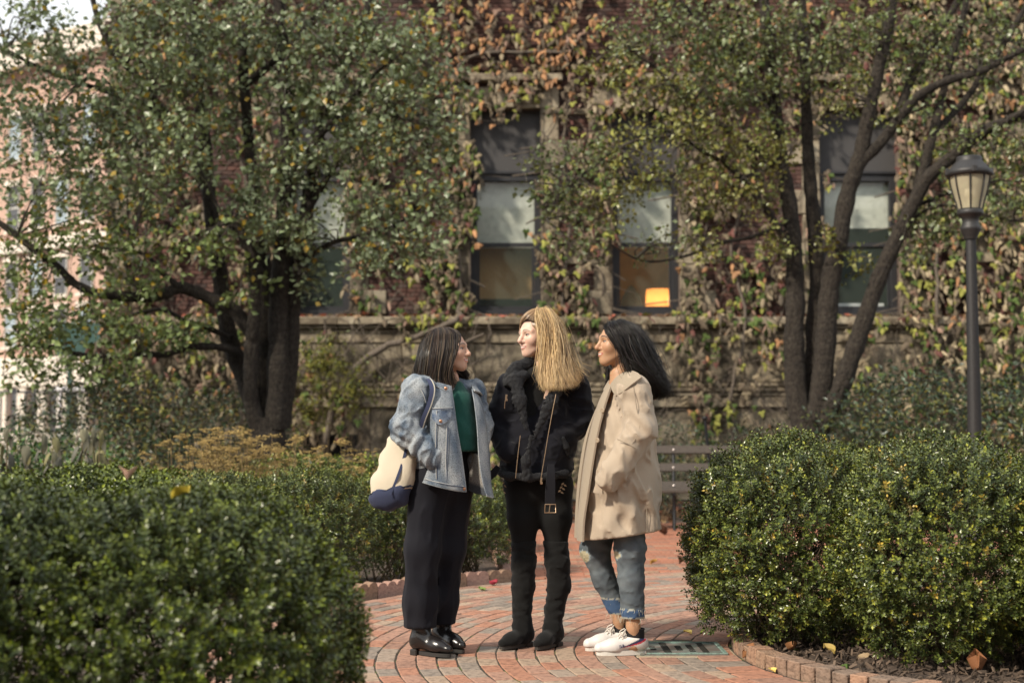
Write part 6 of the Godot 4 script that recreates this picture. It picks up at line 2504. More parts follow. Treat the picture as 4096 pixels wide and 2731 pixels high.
func build_denim_woman() -> void:
	var t := thing("person", "person in a light blue denim jacket, green jumper and black trousers, carrying a canvas tote", "person", Vector3(-0.388, 0, -7.20))
	var rng := RandomNumberGenerator.new()
	rng.seed = 301
	var skin := Color(0.52, 0.315, 0.225)
	var look := {"lip": Color(0.42, 0.145, 0.125), "brow": Color(0.03, 0.022, 0.018), "iris": Color(0.03, 0.016, 0.01), "nose": 0.85, "cheek": 1.1, "gaze": 0.002}
	var head_at := Transform3D(Basis(Vector3.UP, deg_to_rad(70.0)) * Basis(Vector3.RIGHT, deg_to_rad(-4.0)) * Basis.from_scale(Vector3.ONE * 0.92), Vector3(0.075, 1.514, 0.000))
	var j := {"yaw": 0.8, "neck": Vector3(0.066, 1.375, 0.000), "chest": Vector3(0.045, 1.216, 0.000), "waist": Vector3(0.034, 0.997, 0.000), "hip": Vector3(0.024, 0.898, 0.000), "sr": Vector3(-0.070, 1.313, 0.100), "sl": Vector3(0.174, 1.296, -0.100), "er": Vector3(-0.140, 1.117, 0.170), "el": Vector3(0.230, 1.107, -0.100), "wr": Vector3(-0.021, 1.000, 0.190), "wl": Vector3(0.213, 0.996, -0.050), "hr": Vector3(0.030, 0.943, 0.120), "hl": Vector3(0.164, 0.930, -0.070),
		"pr": Vector3(-0.028, 0.835, 0.050), "pl": Vector3(0.092, 0.831, -0.050), "kr": Vector3(-0.063, 0.501, 0.070), "kl": Vector3(0.066, 0.491, -0.050), "ar": Vector3(-0.046, 0.126, 0.070), "al": Vector3(0.044, 0.115, -0.090), "tr": Vector3(0.075, 0.038, 0.120), "tl": Vector3(0.118, 0.030, 0.000)}
	var body := person_body(j)
	# denim jacket: trunk and sleeves
	var jacket := Field.new()
	var yaw := 0.80
	jacket.bone(Vector3(0.023, 1.205, 0.000), Vector3(0.027, 1.118, 0.000), 0.128, 0.145, 0.05, Vector3(1.18, 1.0, 0.80), yaw)
	jacket.bone(Vector3(0.022, 1.118, -0.010), Vector3(0.028, 0.866, 0.000), 0.145, 0.135, 0.05, Vector3(1.15, 1.0, 0.80), yaw)
	jacket.bone(Vector3(-0.076, 1.316, 0.120), Vector3(0.169, 1.301, -0.110), 0.066, 0.06, 0.05)
	jacket.bone(Vector3(0.011, 1.344, 0.000), Vector3(0.033, 1.335, 0.000), 0.05, 0.05, 0.03)
	jacket.bone(Vector3(-0.083, 1.305, 0.145), Vector3(-0.136, 1.117, 0.175), 0.074, 0.071, 0.035)
	jacket.bone(Vector3(-0.136, 1.117, 0.175), Vector3(-0.024, 1.000, 0.205), 0.070, 0.056, 0.03)
	jacket.bone(Vector3(-0.024, 1.000, 0.205), Vector3(0.004, 0.974, 0.200), 0.052, 0.047, 0.02)
	jacket.bone(Vector3(0.184, 1.297, -0.120), Vector3(0.225, 1.118, -0.090), 0.066, 0.062, 0.035)
	jacket.bone(Vector3(0.225, 1.118, -0.090), Vector3(0.210, 0.964, 0.000), 0.060, 0.052, 0.03)
	# the open front
	jacket.bone(Vector3(0.128, 1.360, 0.170), Vector3(0.171, 1.064, 0.170), 0.050, 0.085, 0.01, Vector3.ONE, 0.0, true)
	jacket.bone(Vector3(0.178, 1.064, 0.170), Vector3(0.226, 0.744, 0.190), 0.085, 0.13, 0.01, Vector3.ONE, 0.0, true)
	jacket.folds = [[Vector3(-0.149, 1.085, 0.200), 0.10, Vector3(0.45, 0.9, 0.2).normalized(), 120.0, 0.013, 0.5], [Vector3(-0.082, 1.039, 0.240), 0.08, Vector3(0.9, -0.5, 0.1).normalized(), 130.0, 0.011, 1.5], [Vector3(-0.106, 1.213, 0.200), 0.09, Vector3(0.2, 0.95, 0.2).normalized(), 70.0, 0.006, 0.0], [Vector3(0.010, 1.064, 0.160), 0.12, Vector3(0.85, 0.35, 0.2).normalized(), 70.0, 0.005, 0.3], [Vector3(0.242, 1.062, -0.040), 0.12, Vector3(0.3, 0.9, 0.2).normalized(), 80.0, 0.007, 0.3]]
	jacket.grain(0.008, 11.0, 5, Vector3(1, 0.8, 1))
	jacket.creased(0.014, 6.5, 31, Basis.from_scale(Vector3(1.3, 0.8, 1.0)) * Basis(Vector3.BACK, 0.6))
	jacket.keep_below(Vector3(-0.10, -1, 0), -0.868)
	# jumper
	var jumper := Field.new()
	jumper.bone(Vector3(0.107, 1.221, 0.020), Vector3(0.123, 1.085, 0.030), 0.090, 0.10, 0.04, Vector3(1.1, 1, 0.9), yaw)
	jumper.bone(Vector3(0.093, 1.320, 0.000), Vector3(0.104, 1.271, 0.010), 0.052, 0.075, 0.04)
	jumper.bone(Vector3(0.123, 1.085, 0.030), Vector3(0.134, 1.006, 0.035), 0.10, 0.098, 0.03, Vector3(1.1, 1, 0.9), yaw)
	jumper.keep_below(Vector3(0, -1, 0), -1.005)
	jumper.grain(0.004, 14.0, 8)
	# trousers
	var pants := Field.new()
	pants.bone(Vector3(0.078, 1.019, 0.000), Vector3(0.035, 0.866, 0.000), 0.105, 0.125, 0.05, Vector3(1.15, 1, 0.85), yaw)
	pants.chain([Vector3(-0.028, 0.846, 0.050), Vector3(-0.058, 0.523, 0.070), Vector3(-0.067, 0.264, 0.060), Vector3(-0.072, 0.114, 0.060)], [0.104, 0.080, 0.074, 0.080], 0.05)
	pants.chain([Vector3(0.092, 0.842, -0.050), Vector3(0.073, 0.513, -0.050), Vector3(0.049, 0.249, -0.070), Vector3(0.035, 0.095, -0.080)], [0.100, 0.074, 0.063, 0.064], 0.05)
	pants.creased(0.008, 5.0, 32, Basis.from_scale(Vector3(1.6, 0.35, 1.2)) * Basis(Vector3.BACK, 0.15))
	pants.keep_below(Vector3(0, -1, 0), -0.132)
	pants.folds = [[Vector3(-0.022, 0.378, 0.130), 0.16, Vector3(0.9, 0.35, 0.1).normalized(), 55.0, 0.006, 0.2], [Vector3(0.069, 0.365, 0.000), 0.16, Vector3(0.9, -0.3, 0.1).normalized(), 60.0, 0.006, 1.2], [Vector3(-0.075, 0.228, 0.120), 0.12, Vector3(1, 0.1, 0).normalized(), 70.0, 0.005, 0.0]]
	pants.grain(0.004, 6.0, 9, Vector3(1, 0.35, 1))
	var boot := shoe_field(0.245, 0.17, 0.050, 0.024, false)
	boot.folds = [[Vector3(0, 0.10, 0.03), 0.09, Vector3(0, 0.8, 0.6), 120.0, 0.004, 0.0]]
	var head := head_field(look)
	var got := nets([[body, Vector3(-0.4, -0.02, -0.3), Vector3(0.4, 1.40, 0.4), 0.012], [jacket, Vector3(-0.32, 0.75, -0.28), Vector3(0.36, 1.46, 0.36), 0.0085], [jumper, Vector3(-0.15, 0.95, -0.2), Vector3(0.3, 1.45, 0.25), 0.009], [pants, Vector3(-0.28, 0.08, -0.3), Vector3(0.3, 1.08, 0.32), 0.010], [boot, Vector3(-0.08, -0.01, -0.13), Vector3(0.08, 0.24, 0.21), 0.006], [head, Vector3(-0.1, -0.23, -0.13), Vector3(0.1, 0.13, 0.13), 0.0032]])
	var mb := MB.new()
	mb.col = skin
	add_net(mb, got[0])
	var hb := MB.new()
	add_net(hb, got[5], face_tone(skin, look))
	mb.join(hb, head_at)
	put("body", mb.mesh(), skin_mat(), t)

	var wash := FastNoiseLite.new()
	wash.seed = 4
	wash.frequency = 7.0
	wash.fractal_octaves = 4
	var denim := func(p: Vector3, _n: Vector3) -> Color:
		var w := wash.get_noise_3dv(p * Vector3(1.4, 0.8, 1.4)) * 0.9 + 0.45
		var c := Color(0.105, 0.138, 0.185).lerp(Color(0.42, 0.44, 0.45), clampf(w, 0.0, 1.0))
		return c
	var dm := bumpy(mottle(cloth_mat(0.95, 0.0), [0.42, 0.82, 1.1, 1.6], 0.035, 0.16, 6, false, 6), 0.06, 0.25)
	mb = MB.new()
	add_net(mb, got[1], denim)
	put("denim_jacket", mb.mesh(), dm, t)
	var denim_uv := func(p: Vector3, u: float, v: float, s: float) -> Color:
		var w := wash.get_noise_3dv(p * Vector3(1.4, 0.8, 1.4)) * 0.9 + 0.42
		var c := Color(0.105, 0.138, 0.185).lerp(Color(0.42, 0.44, 0.45), clampf(w, 0.0, 1.0))
		if s < 0.0:
			c = Color(0.36, 0.35, 0.33)
		elif u > 0.94 or v > 0.95:
			c = c.lerp(Color(0.5, 0.5, 0.48), 0.45)
		return c
	# right front panel, open along the placket, with its hem band
	mb = MB.new()
	mb.sheet([
		[Vector3(0.009, 1.334, 0.170), Vector3(0.041, 1.334, 0.165), Vector3(0.072, 1.331, 0.135), Vector3(0.084, 1.332, 0.115)],
		[Vector3(-0.009, 1.245, 0.215), Vector3(0.038, 1.245, 0.215), Vector3(0.083, 1.246, 0.185), Vector3(0.099, 1.246, 0.160)],
		[Vector3(-0.013, 1.117, 0.225), Vector3(0.035, 1.117, 0.235), Vector3(0.098, 1.117, 0.215), Vector3(0.118, 1.117, 0.190)],
		[Vector3(-0.009, 0.979, 0.205), Vector3(0.039, 0.975, 0.235), Vector3(0.107, 0.979, 0.220), Vector3(0.142, 0.978, 0.190)],
		[Vector3(-0.042, 0.876, 0.185), Vector3(0.035, 0.856, 0.225), Vector3(0.111, 0.841, 0.215), Vector3(0.161, 0.838, 0.185)],
		[Vector3(-0.053, 0.854, 0.180), Vector3(0.031, 0.833, 0.220), Vector3(0.111, 0.815, 0.210), Vector3(0.163, 0.808, 0.180)],
	], 0.006, 5, 5, denim_uv)
	# left front panel, swung out to the right
	mb.sheet([
		[Vector3(0.186, 1.321, 0.030), Vector3(0.194, 1.320, 0.000), Vector3(0.211, 1.310, -0.050)],
		[Vector3(0.201, 1.237, 0.080), Vector3(0.230, 1.238, 0.040), Vector3(0.238, 1.228, -0.030)],
		[Vector3(0.215, 1.117, 0.120), Vector3(0.249, 1.117, 0.070), Vector3(0.260, 1.107, -0.020)],
		[Vector3(0.224, 0.977, 0.140), Vector3(0.264, 0.981, 0.090), Vector3(0.274, 0.975, 0.000)],
		[Vector3(0.242, 0.860, 0.150), Vector3(0.275, 0.856, 0.100), Vector3(0.281, 0.853, 0.020)],
		[Vector3(0.264, 0.785, 0.155), Vector3(0.293, 0.775, 0.110), Vector3(0.294, 0.780, 0.040)],
	], 0.006, 4, 4, denim_uv)
	# inside of that panel, seen behind the trousers
	mb.sheet([
		[Vector3(0.178, 0.997, 0.020), Vector3(0.205, 0.994, 0.080), Vector3(0.226, 0.986, 0.138)],
		[Vector3(0.174, 0.888, 0.030), Vector3(0.210, 0.882, 0.090), Vector3(0.242, 0.866, 0.148)],
		[Vector3(0.170, 0.810, 0.030), Vector3(0.215, 0.795, 0.090), Vector3(0.263, 0.789, 0.153)],
	], 0.005, 4, 4, func(_p: Vector3, _u: float, v: float, _s: float) -> Color: return Color(0.30, 0.285, 0.26) if v < 0.75 else Color(0.07, 0.075, 0.09))
	put("front_panel", mb.mesh(), dm, t)
	# collar
	mb = MB.new()
	mb.sheet([[Vector3(0.015, 1.347, 0.165), Vector3(0.047, 1.339, 0.150), Vector3(0.078, 1.331, 0.120)], [Vector3(0.012, 1.325, 0.185), Vector3(0.049, 1.306, 0.180), Vector3(0.071, 1.298, 0.160)]], 0.008, 4, 3, denim_uv)
	mb.sheet([[Vector3(0.183, 1.340, 0.000), Vector3(0.200, 1.337, -0.040), Vector3(0.214, 1.325, -0.080)], [Vector3(0.200, 1.308, 0.045), Vector3(0.225, 1.300, 0.010), Vector3(0.237, 1.288, -0.050)]], 0.008, 4, 3, denim_uv)
	put("collar", mb.mesh(), dm, t)
	# pocket flap with its copper button, seams
	mb = MB.new()
	mb.sheet([[Vector3(-0.002, 1.209, 0.228), Vector3(0.035, 1.211, 0.236), Vector3(0.089, 1.211, 0.206)], [Vector3(-0.002, 1.176, 0.236), Vector3(0.035, 1.164, 0.244), Vector3(0.087, 1.179, 0.214)], [Vector3(0.005, 1.159, 0.238), Vector3(0.040, 1.136, 0.246), Vector3(0.083, 1.166, 0.216)]], 0.007, 4, 3, func(p: Vector3, _u: float, v: float, _s: float) -> Color: return Color(0.08, 0.115, 0.185).lerp(Color(0.40, 0.44, 0.48), clampf(wash.get_noise_3dv(p * 3.0) * 0.8 + 0.25 + pow(v, 6.0) * 0.6, 0.0, 1.0)))
	put("pocket_flap", mb.mesh(), dm, t)
	mb = MB.new()
	for b in [Vector3(0.040, 1.155, 0.256), Vector3(0.153, 0.825, 0.196), Vector3(0.061, 1.317, 0.176)]:
		mb.lathe([Vector2(0.0, 0.003), Vector2(0.006, 0.002), Vector2(0.0085, 0.0)], 12, Transform3D(Basis(Vector3.RIGHT, PI / 2), b))
	put("button", mb.mesh(), mat(0.42, 0.22, 0.13, 0.35, 0.85), t)
	mb = MB.new()
	var seam_col := Color(0.42, 0.42, 0.40)
	for line in [[Vector3(0.020, 1.208, 0.242), Vector3(0.014, 1.085, 0.242), Vector3(0.018, 0.873, 0.226)], [Vector3(0.069, 1.132, 0.234), Vector3(0.065, 1.000, 0.240), Vector3(0.065, 0.848, 0.226)], [Vector3(-0.009, 1.217, 0.224), Vector3(0.039, 1.219, 0.240), Vector3(0.097, 1.222, 0.196)], [Vector3(-0.079, 1.341, 0.208), Vector3(-0.048, 1.288, 0.222), Vector3(-0.035, 1.245, 0.219)], [Vector3(0.035, 0.856, 0.232), Vector3(0.090, 0.845, 0.224), Vector3(0.153, 0.838, 0.196)], [Vector3(-0.043, 0.874, 0.193), Vector3(-0.004, 0.864, 0.213), Vector3(0.035, 0.856, 0.232)]]:
		var c := curve(line, 6)
		mb.col = seam_col
		mb.tube(c, taper(c.size(), 0.0018, 0.0018), 4, false)
		for k in c.size():
			c[k] += Vector3(0.006, -0.004, 0)
		mb.col = Color(0.05, 0.07, 0.115)
		mb.tube(c, taper(c.size(), 0.0018, 0.0018), 4, false)
	put("seam", mb.mesh(), vmat(0.9), t).set_meta("kind", "stuff")

	mb = MB.new()
	mb.col = Color(0.012, 0.072, 0.055)
	add_net(mb, got[2])
	put("jumper", mb.mesh(), bumpy(mottle(cloth_mat(0.95, 0.3), [0.8, 1.0, 1.15], 0.08, 0.05, 3), 0.1, 0.15), t)
	mb = MB.new()
	mb.col = Color(0.011, 0.011, 0.012)
	add_net(mb, got[3])
	put("trousers", mb.mesh(), cloth_mat(0.8, 0.08, 0.3), t)
	for e in [[Vector3(-0.052, 0.024, 0.075), 56.0], [Vector3(0.042, 0.032, -0.090), 38.0]]:
		var at: Vector3 = e[0]
		at.y = 0.0
		var xf := Transform3D(Basis(Vector3.UP, deg_to_rad(e[1])), at)
		var shoe := Node3D.new()
		shoe.name = "ankle_boot"
		t.add_child(shoe, true)
		mb = MB.new()
		mb.col = Color(0.012, 0.010, 0.010)
		var one := MB.new()
		one.col = mb.col
		add_net(one, got[4])
		mb.join(one, xf * Transform3D(Basis.IDENTITY, Vector3(0, 0.012, 0)))
		put("upper", mb.mesh(), mat(0.012, 0.010, 0.010, 0.26), shoe)
		mb = MB.new()
		var tread := PackedVector2Array()
		for q in sole_outline(0.238, 0.033, 0.8):
			tread.append(Vector2(q.x, maxf(q.y, -0.012)))
		flat_sole(mb, Geometry2D.convex_hull(tread).slice(1), 0.004, 0.022, xf)
		put("sole", mb.mesh(), mat(0.02, 0.018, 0.016, 0.6), shoe)
		mb = MB.new()
		mb.box(xf * Vector3(0, 0.012, -0.044), Vector3(0.056, 0.034, 0.042), xf.basis, 0.005)
		put("heel", mb.mesh(), mat(0.02, 0.016, 0.014, 0.5), shoe)

	# hair: a soft dark mass with locks over it
	var tones := [Color(0.016, 0.011, 0.009), Color(0.024, 0.016, 0.012), Color(0.040, 0.027, 0.019), Color(0.013, 0.009, 0.008), Color(0.016, 0.011, 0.009), Color(0.10, 0.068, 0.042)]
	var guides := [
		[Vector3(0.092, 1.624, 0.010), Vector3(0.129, 1.594, 0.035), Vector3(0.119, 1.530, 0.066), Vector3(0.100, 1.468, 0.078), Vector3(0.089, 1.422, 0.082), Vector3(0.103, 1.372, 0.085), Vector3(0.131, 1.337, 0.085)],
		[Vector3(0.062, 1.624, 0.015), Vector3(0.094, 1.592, 0.060), Vector3(0.094, 1.514, 0.085), Vector3(0.077, 1.437, 0.094), Vector3(0.064, 1.376, 0.095), Vector3(0.079, 1.323, 0.100), Vector3(0.104, 1.304, 0.105)],
		[Vector3(0.031, 1.628, 0.015), Vector3(0.047, 1.591, 0.068), Vector3(0.040, 1.506, 0.098), Vector3(0.027, 1.425, 0.105), Vector3(0.019, 1.362, 0.108), Vector3(0.033, 1.316, 0.125), Vector3(0.055, 1.298, 0.135)],
		[Vector3(-0.000, 1.624, 0.010), Vector3(-0.004, 1.583, 0.060), Vector3(-0.017, 1.498, 0.094), Vector3(-0.027, 1.419, 0.102), Vector3(-0.033, 1.367, 0.105), Vector3(-0.023, 1.336, 0.125), Vector3(-0.003, 1.320, 0.145)],
		[Vector3(-0.023, 1.614, -0.005), Vector3(-0.047, 1.567, 0.040), Vector3(-0.060, 1.482, 0.070), Vector3(-0.070, 1.414, 0.078), Vector3(-0.076, 1.376, 0.080), Vector3(-0.069, 1.354, 0.090), Vector3(-0.051, 1.345, 0.105)],
		[Vector3(-0.038, 1.603, -0.030), Vector3(-0.071, 1.543, 0.005), Vector3(-0.087, 1.462, 0.030), Vector3(-0.097, 1.407, 0.030), Vector3(-0.100, 1.374, 0.028), Vector3(-0.091, 1.356, 0.030), Vector3(-0.073, 1.352, 0.035)],
		[Vector3(-0.044, 1.596, -0.060), Vector3(-0.078, 1.528, -0.040), Vector3(-0.093, 1.449, -0.030), Vector3(-0.101, 1.398, -0.030), Vector3(-0.101, 1.372, -0.030), Vector3(-0.090, 1.358, -0.030), Vector3(-0.075, 1.354, -0.030)],
		[Vector3(-0.032, 1.602, -0.080), Vector3(-0.068, 1.531, -0.090), Vector3(-0.081, 1.452, -0.090), Vector3(-0.090, 1.401, -0.090), Vector3(-0.090, 1.374, -0.090), Vector3(-0.076, 1.356, -0.090), Vector3(-0.054, 1.347, -0.085)],
		[Vector3(0.017, 1.628, -0.080), Vector3(0.005, 1.554, -0.105), Vector3(-0.006, 1.464, -0.110), Vector3(-0.011, 1.402, -0.110), Vector3(-0.006, 1.370, -0.110), Vector3(0.012, 1.348, -0.110), Vector3(0.039, 1.334, -0.100)],
		[Vector3(0.063, 1.626, -0.050), Vector3(0.084, 1.565, -0.098), Vector3(0.083, 1.476, -0.108), Vector3(0.097, 1.419, -0.105), Vector3(0.129, 1.392, -0.100), Vector3(0.147, 1.365, -0.090), Vector3(0.143, 1.338, -0.080)],
		[Vector3(0.091, 1.626, -0.020), Vector3(0.120, 1.586, -0.075), Vector3(0.120, 1.486, -0.090), Vector3(0.133, 1.432, -0.090), Vector3(0.156, 1.405, -0.085), Vector3(0.161, 1.378, -0.080), Vector3(0.150, 1.347, -0.070)],
	]
	mb = MB.new()
	var cap := Field.new()
	var hc: Vector3 = Vector3(0.044, 1.532, 0.000)
	cap.ball(hc, 0.097, 0.03, Vector3(0.98, 0.97, 0.84))
	cap.bone(Vector3(-0.018, 1.470, 0.000), Vector3(-0.022, 1.388, 0.000), 0.080, 0.062, 0.04, Vector3(0.9, 1, 1.2))
	cap.bone(Vector3(0.042, 1.434, 0.058), Vector3(0.047, 1.346, 0.065), 0.035, 0.028, 0.03)
	cap.bone(Vector3(0.203, 1.448, 0.000), Vector3(0.220, 1.536, 0.000), 0.118, 0.112, 0.01, Vector3.ONE, 0.0, true)
	add_net(mb, cap.net(Vector3(-0.2, 1.25, -0.16), Vector3(0.2, 1.68, 0.16), 0.008), func(_p: Vector3, _n: Vector3) -> Color: return Color(0.022, 0.016, 0.013))
	var crown := []
	for g in guides.slice(0, 8):
		crown.append([Vector3(0.065, 1.634, -0.010), g[0], g[1], g[2]])
	locks(mb, crown, 700, 0.0019, 0.001, tones, rng, 0.002, 0.4)
	locks(mb, guides, 2300, 0.0017, 0.0035, tones, rng, 0.006, 0.25)
	locks(mb, guides, 160, 0.0011, 0.007, tones, rng, 0.014, 0.1)
	put("hair", mb.mesh(), vmat(0.40, 0.38), t)

	# canvas tote on her shoulder
	var bag := thing("tote_bag", "cream canvas tote bag with navy base and straps hanging at the denim woman's hip", "bag", Vector3(-0.388, 0, -7.20))
	var canvas := Color(0.56, 0.485, 0.375)
	var navy := Color(0.045, 0.052, 0.095)
	var bm := bumpy(mottle(cloth_mat(0.95, 0.1), [0.85, 1.0, 1.08], 0.08, 0.06, 12), 0.1, 0.1)
	mb = MB.new()
	mb.col = canvas
	var wide := Vector3(0.93, 0.2, 0.30).normalized()
	var deep := Vector3(-0.25, 0.1, 0.9)
	var crease := func(b: MB) -> void:
		for i in b.v.size():
			var p := b.v[i]
			b.v[i] += b.n[i] * (0.007 * sin(p.y * 34.0 + p.x * 60.0) + 0.006 * wash.get_noise_3dv(p * 2.5))
	loft(mb, [
		[Vector3(-0.155, 1.085, 0.085), wide * 0.080, deep * 0.024],
		[Vector3(-0.159, 1.050, 0.090), wide * 0.094, deep * 0.040],
		[Vector3(-0.180, 0.955, 0.095), wide * 0.106, deep * 0.060],
		[Vector3(-0.201, 0.869, 0.100), wide * 0.116, deep * 0.073],
		[Vector3(-0.213, 0.794, 0.100), wide * 0.112, deep * 0.077],
	], 44, 3.0)
	crease.call(mb)
	put("sack", mb.mesh(), bm, bag)
	mb = MB.new()
	mb.col = navy
	loft(mb, [
		[Vector3(-0.211, 0.817, 0.100), wide * 0.116, deep * 0.079],
		[Vector3(-0.218, 0.783, 0.100), wide * 0.112, deep * 0.080],
		[Vector3(-0.217, 0.740, 0.100), wide * 0.084, deep * 0.064],
		[Vector3(-0.213, 0.718, 0.100), wide * 0.050, deep * 0.036],
	], 44, 3.0)
	crease.call(mb)
	put("base", mb.mesh(), bm, bag)
	mb = MB.new()
	mb.col = navy
	mb.sheet([[Vector3(-0.134, 1.059, 0.142), Vector3(-0.121, 1.057, 0.142)], [Vector3(-0.157, 0.957, 0.168), Vector3(-0.142, 0.957, 0.168)], [Vector3(-0.185, 0.872, 0.186), Vector3(-0.172, 0.870, 0.186)], [Vector3(-0.216, 0.797, 0.188), Vector3(-0.206, 0.795, 0.188)]], 0.004, 2, 5)
	put("webbing", mb.mesh(), cloth_mat(0.9, 0.1), bag)
	mb = MB.new()
	mb.col = navy
	var strap := [Vector3(-0.125, 1.059, 0.142), Vector3(-0.078, 1.085, 0.200), Vector3(-0.046, 1.170, 0.232), Vector3(-0.017, 1.245, 0.232), Vector3(-0.005, 1.313, 0.222), Vector3(-0.025, 1.360, 0.180), Vector3(-0.056, 1.371, 0.100)]
	var rows := []
	for p: Vector3 in strap:
		rows.append([p + Vector3(-0.011, 0, 0.002), p + Vector3(0.011, 0, 0.0)])
	mb.sheet(rows, 0.004, 2, 5)
	rows = []
	mb.col = Color(0.5, 0.46, 0.38)
	for p: Vector3 in strap:
		rows.append([p + Vector3(0.010, 0, 0.001), p + Vector3(0.015, 0, -0.001)])
	mb.sheet(rows, 0.004, 1, 5)
	put("strap", mb.mesh(), cloth_mat(0.9, 0.1), bag)

func build_black_woman() -> void:
	var t := thing("person", "person with long blonde hair in a black fleece-collared jacket and tall black suede boots", "person", Vector3(0.104, 0, -7.39))
	var rng := RandomNumberGenerator.new()
	rng.seed = 302
	var skin := Color(0.64, 0.42, 0.325)
	var look := {"lip": Color(0.50, 0.19, 0.17), "brow": Color(0.13, 0.085, 0.055), "iris": Color(0.10, 0.09, 0.07), "nose": 0.9, "cheek": 1.05, "gaze": -0.002}
	var head_at := Transform3D(Basis(Vector3.UP, deg_to_rad(-54.0)) * Basis(Vector3.RIGHT, deg_to_rad(2.0)) * Basis.from_scale(Vector3.ONE * 0.97), Vector3(0.021, 1.602, 0.000))
	var j := {"yaw": -0.25, "neck": Vector3(0.023, 1.435, -0.010), "chest": Vector3(0.041, 1.265, 0.000), "waist": Vector3(0.031, 1.017, 0.000), "hip": Vector3(0.031, 0.882, 0.000), "sr": Vector3(-0.095, 1.354, 0.020), "sl": Vector3(0.211, 1.356, -0.020), "er": Vector3(-0.195, 1.129, -0.020), "el": Vector3(0.267, 1.152, -0.020), "wr": Vector3(-0.126, 1.017, 0.060), "wl": Vector3(0.139, 1.058, 0.080), "hr": Vector3(-0.050, 0.950, 0.030), "hl": Vector3(0.062, 0.972, 0.030),
		"pr": Vector3(-0.054, 0.826, 0.000), "pl": Vector3(0.119, 0.826, 0.000), "kr": Vector3(-0.044, 0.492, 0.020), "kl": Vector3(0.124, 0.492, 0.020), "ar": Vector3(-0.050, 0.102, 0.000), "al": Vector3(0.106, 0.102, 0.000), "tr": Vector3(-0.139, 0.014, 0.080), "tl": Vector3(0.037, 0.016, 0.090)}
	var body := person_body(j)
	var yaw := -0.25
	var jacket := Field.new()
	jacket.bone(Vector3(0.045, 1.202, -0.010), Vector3(0.031, 1.084, 0.000), 0.135, 0.150, 0.06, Vector3(1.16, 1, 0.85), yaw)
	jacket.bone(Vector3(0.031, 1.084, 0.000), Vector3(0.020, 0.916, 0.000), 0.150, 0.160, 0.06, Vector3(1.20, 1, 0.85), yaw)
	jacket.bone(Vector3(-0.099, 1.343, 0.020), Vector3(0.209, 1.349, -0.020), 0.066, 0.066, 0.05)
	jacket.bone(Vector3(-0.113, 1.325, 0.030), Vector3(-0.181, 1.141, -0.010), 0.072, 0.066, 0.04)
	jacket.bone(Vector3(-0.181, 1.141, -0.010), Vector3(-0.122, 1.007, 0.100), 0.065, 0.056, 0.03)
	jacket.bone(Vector3(0.223, 1.333, -0.020), Vector3(0.260, 1.163, -0.010), 0.072, 0.067, 0.04)
	jacket.bone(Vector3(0.260, 1.163, -0.010), Vector3(0.101, 1.036, 0.100), 0.064, 0.056, 0.03)
	jacket.bone(Vector3(-0.018, 1.415, 0.180), Vector3(-0.003, 1.118, 0.190), 0.060, 0.008, 0.012, Vector3.ONE, 0.0, true)
	jacket.folds = [[Vector3(-0.196, 1.118, 0.030), 0.10, Vector3(0.15, 1, 0.1).normalized(), 110.0, 0.006, 0.0], [Vector3(-0.207, 1.174, 0.030), 0.07, Vector3(0.2, 1, 0.1).normalized(), 120.0, 0.005, 1.0], [Vector3(0.259, 1.140, 0.050), 0.10, Vector3(-0.35, 1, 0.1).normalized(), 105.0, 0.006, 0.0], [Vector3(0.242, 1.264, 0.050), 0.09, Vector3(0.2, 1, 0.1).normalized(), 75.0, 0.005, 0.5], [Vector3(0.071, 0.996, 0.150), 0.13, Vector3(0.9, 0.3, 0).normalized(), 45.0, 0.006, 0.0]]
	jacket.grain(0.005, 8.0, 15)
	jacket.creased(0.009, 7.0, 33, Basis.from_scale(Vector3(0.8, 1.3, 1.0)))
	jacket.keep_below(Vector3(0, -1, 0), -0.875)
	var jumper := Field.new()
	jumper.bone(Vector3(0.006, 1.372, 0.030), Vector3(0.006, 1.084, 0.050), 0.075, 0.085, 0.04, Vector3(1.1, 1, 0.9), yaw)
	var pants := Field.new()
	pants.bone(Vector3(0.031, 0.927, 0.000), Vector3(0.031, 0.859, 0.000), 0.135, 0.142, 0.05, Vector3(1.18, 1, 0.85), yaw)
	pants.chain([Vector3(-0.054, 0.815, 0.000), Vector3(-0.046, 0.659, 0.020), Vector3(-0.044, 0.499, 0.020)], [0.092, 0.076, 0.056], 0.04)
	pants.chain([Vector3(0.121, 0.815, 0.000), Vector3(0.123, 0.659, 0.020), Vector3(0.122, 0.499, 0.020)], [0.090, 0.076, 0.056], 0.04)
	pants.grain(0.002, 12.0, 19)
	var boots := Field.new()
	boots.chain([Vector3(-0.044, 0.552, 0.020), Vector3(-0.044, 0.437, 0.020), Vector3(-0.046, 0.312, 0.000), Vector3(-0.052, 0.189, -0.010), Vector3(-0.055, 0.102, 0.000), Vector3(-0.053, 0.057, 0.000)], [0.064, 0.060, 0.056, 0.047, 0.044, 0.046], 0.02)
	boots.chain([Vector3(0.120, 0.552, 0.020), Vector3(0.129, 0.437, 0.020), Vector3(0.138, 0.312, 0.000), Vector3(0.116, 0.189, -0.010), Vector3(0.104, 0.102, 0.000), Vector3(0.102, 0.057, 0.000)], [0.064, 0.061, 0.057, 0.048, 0.044, 0.046], 0.02)
	boots.creased(0.007, 9.0, 36, Basis.from_scale(Vector3(0.7, 1.4, 0.8)))
	boots.keep_below(Vector3(0, 1, 0), 0.548)
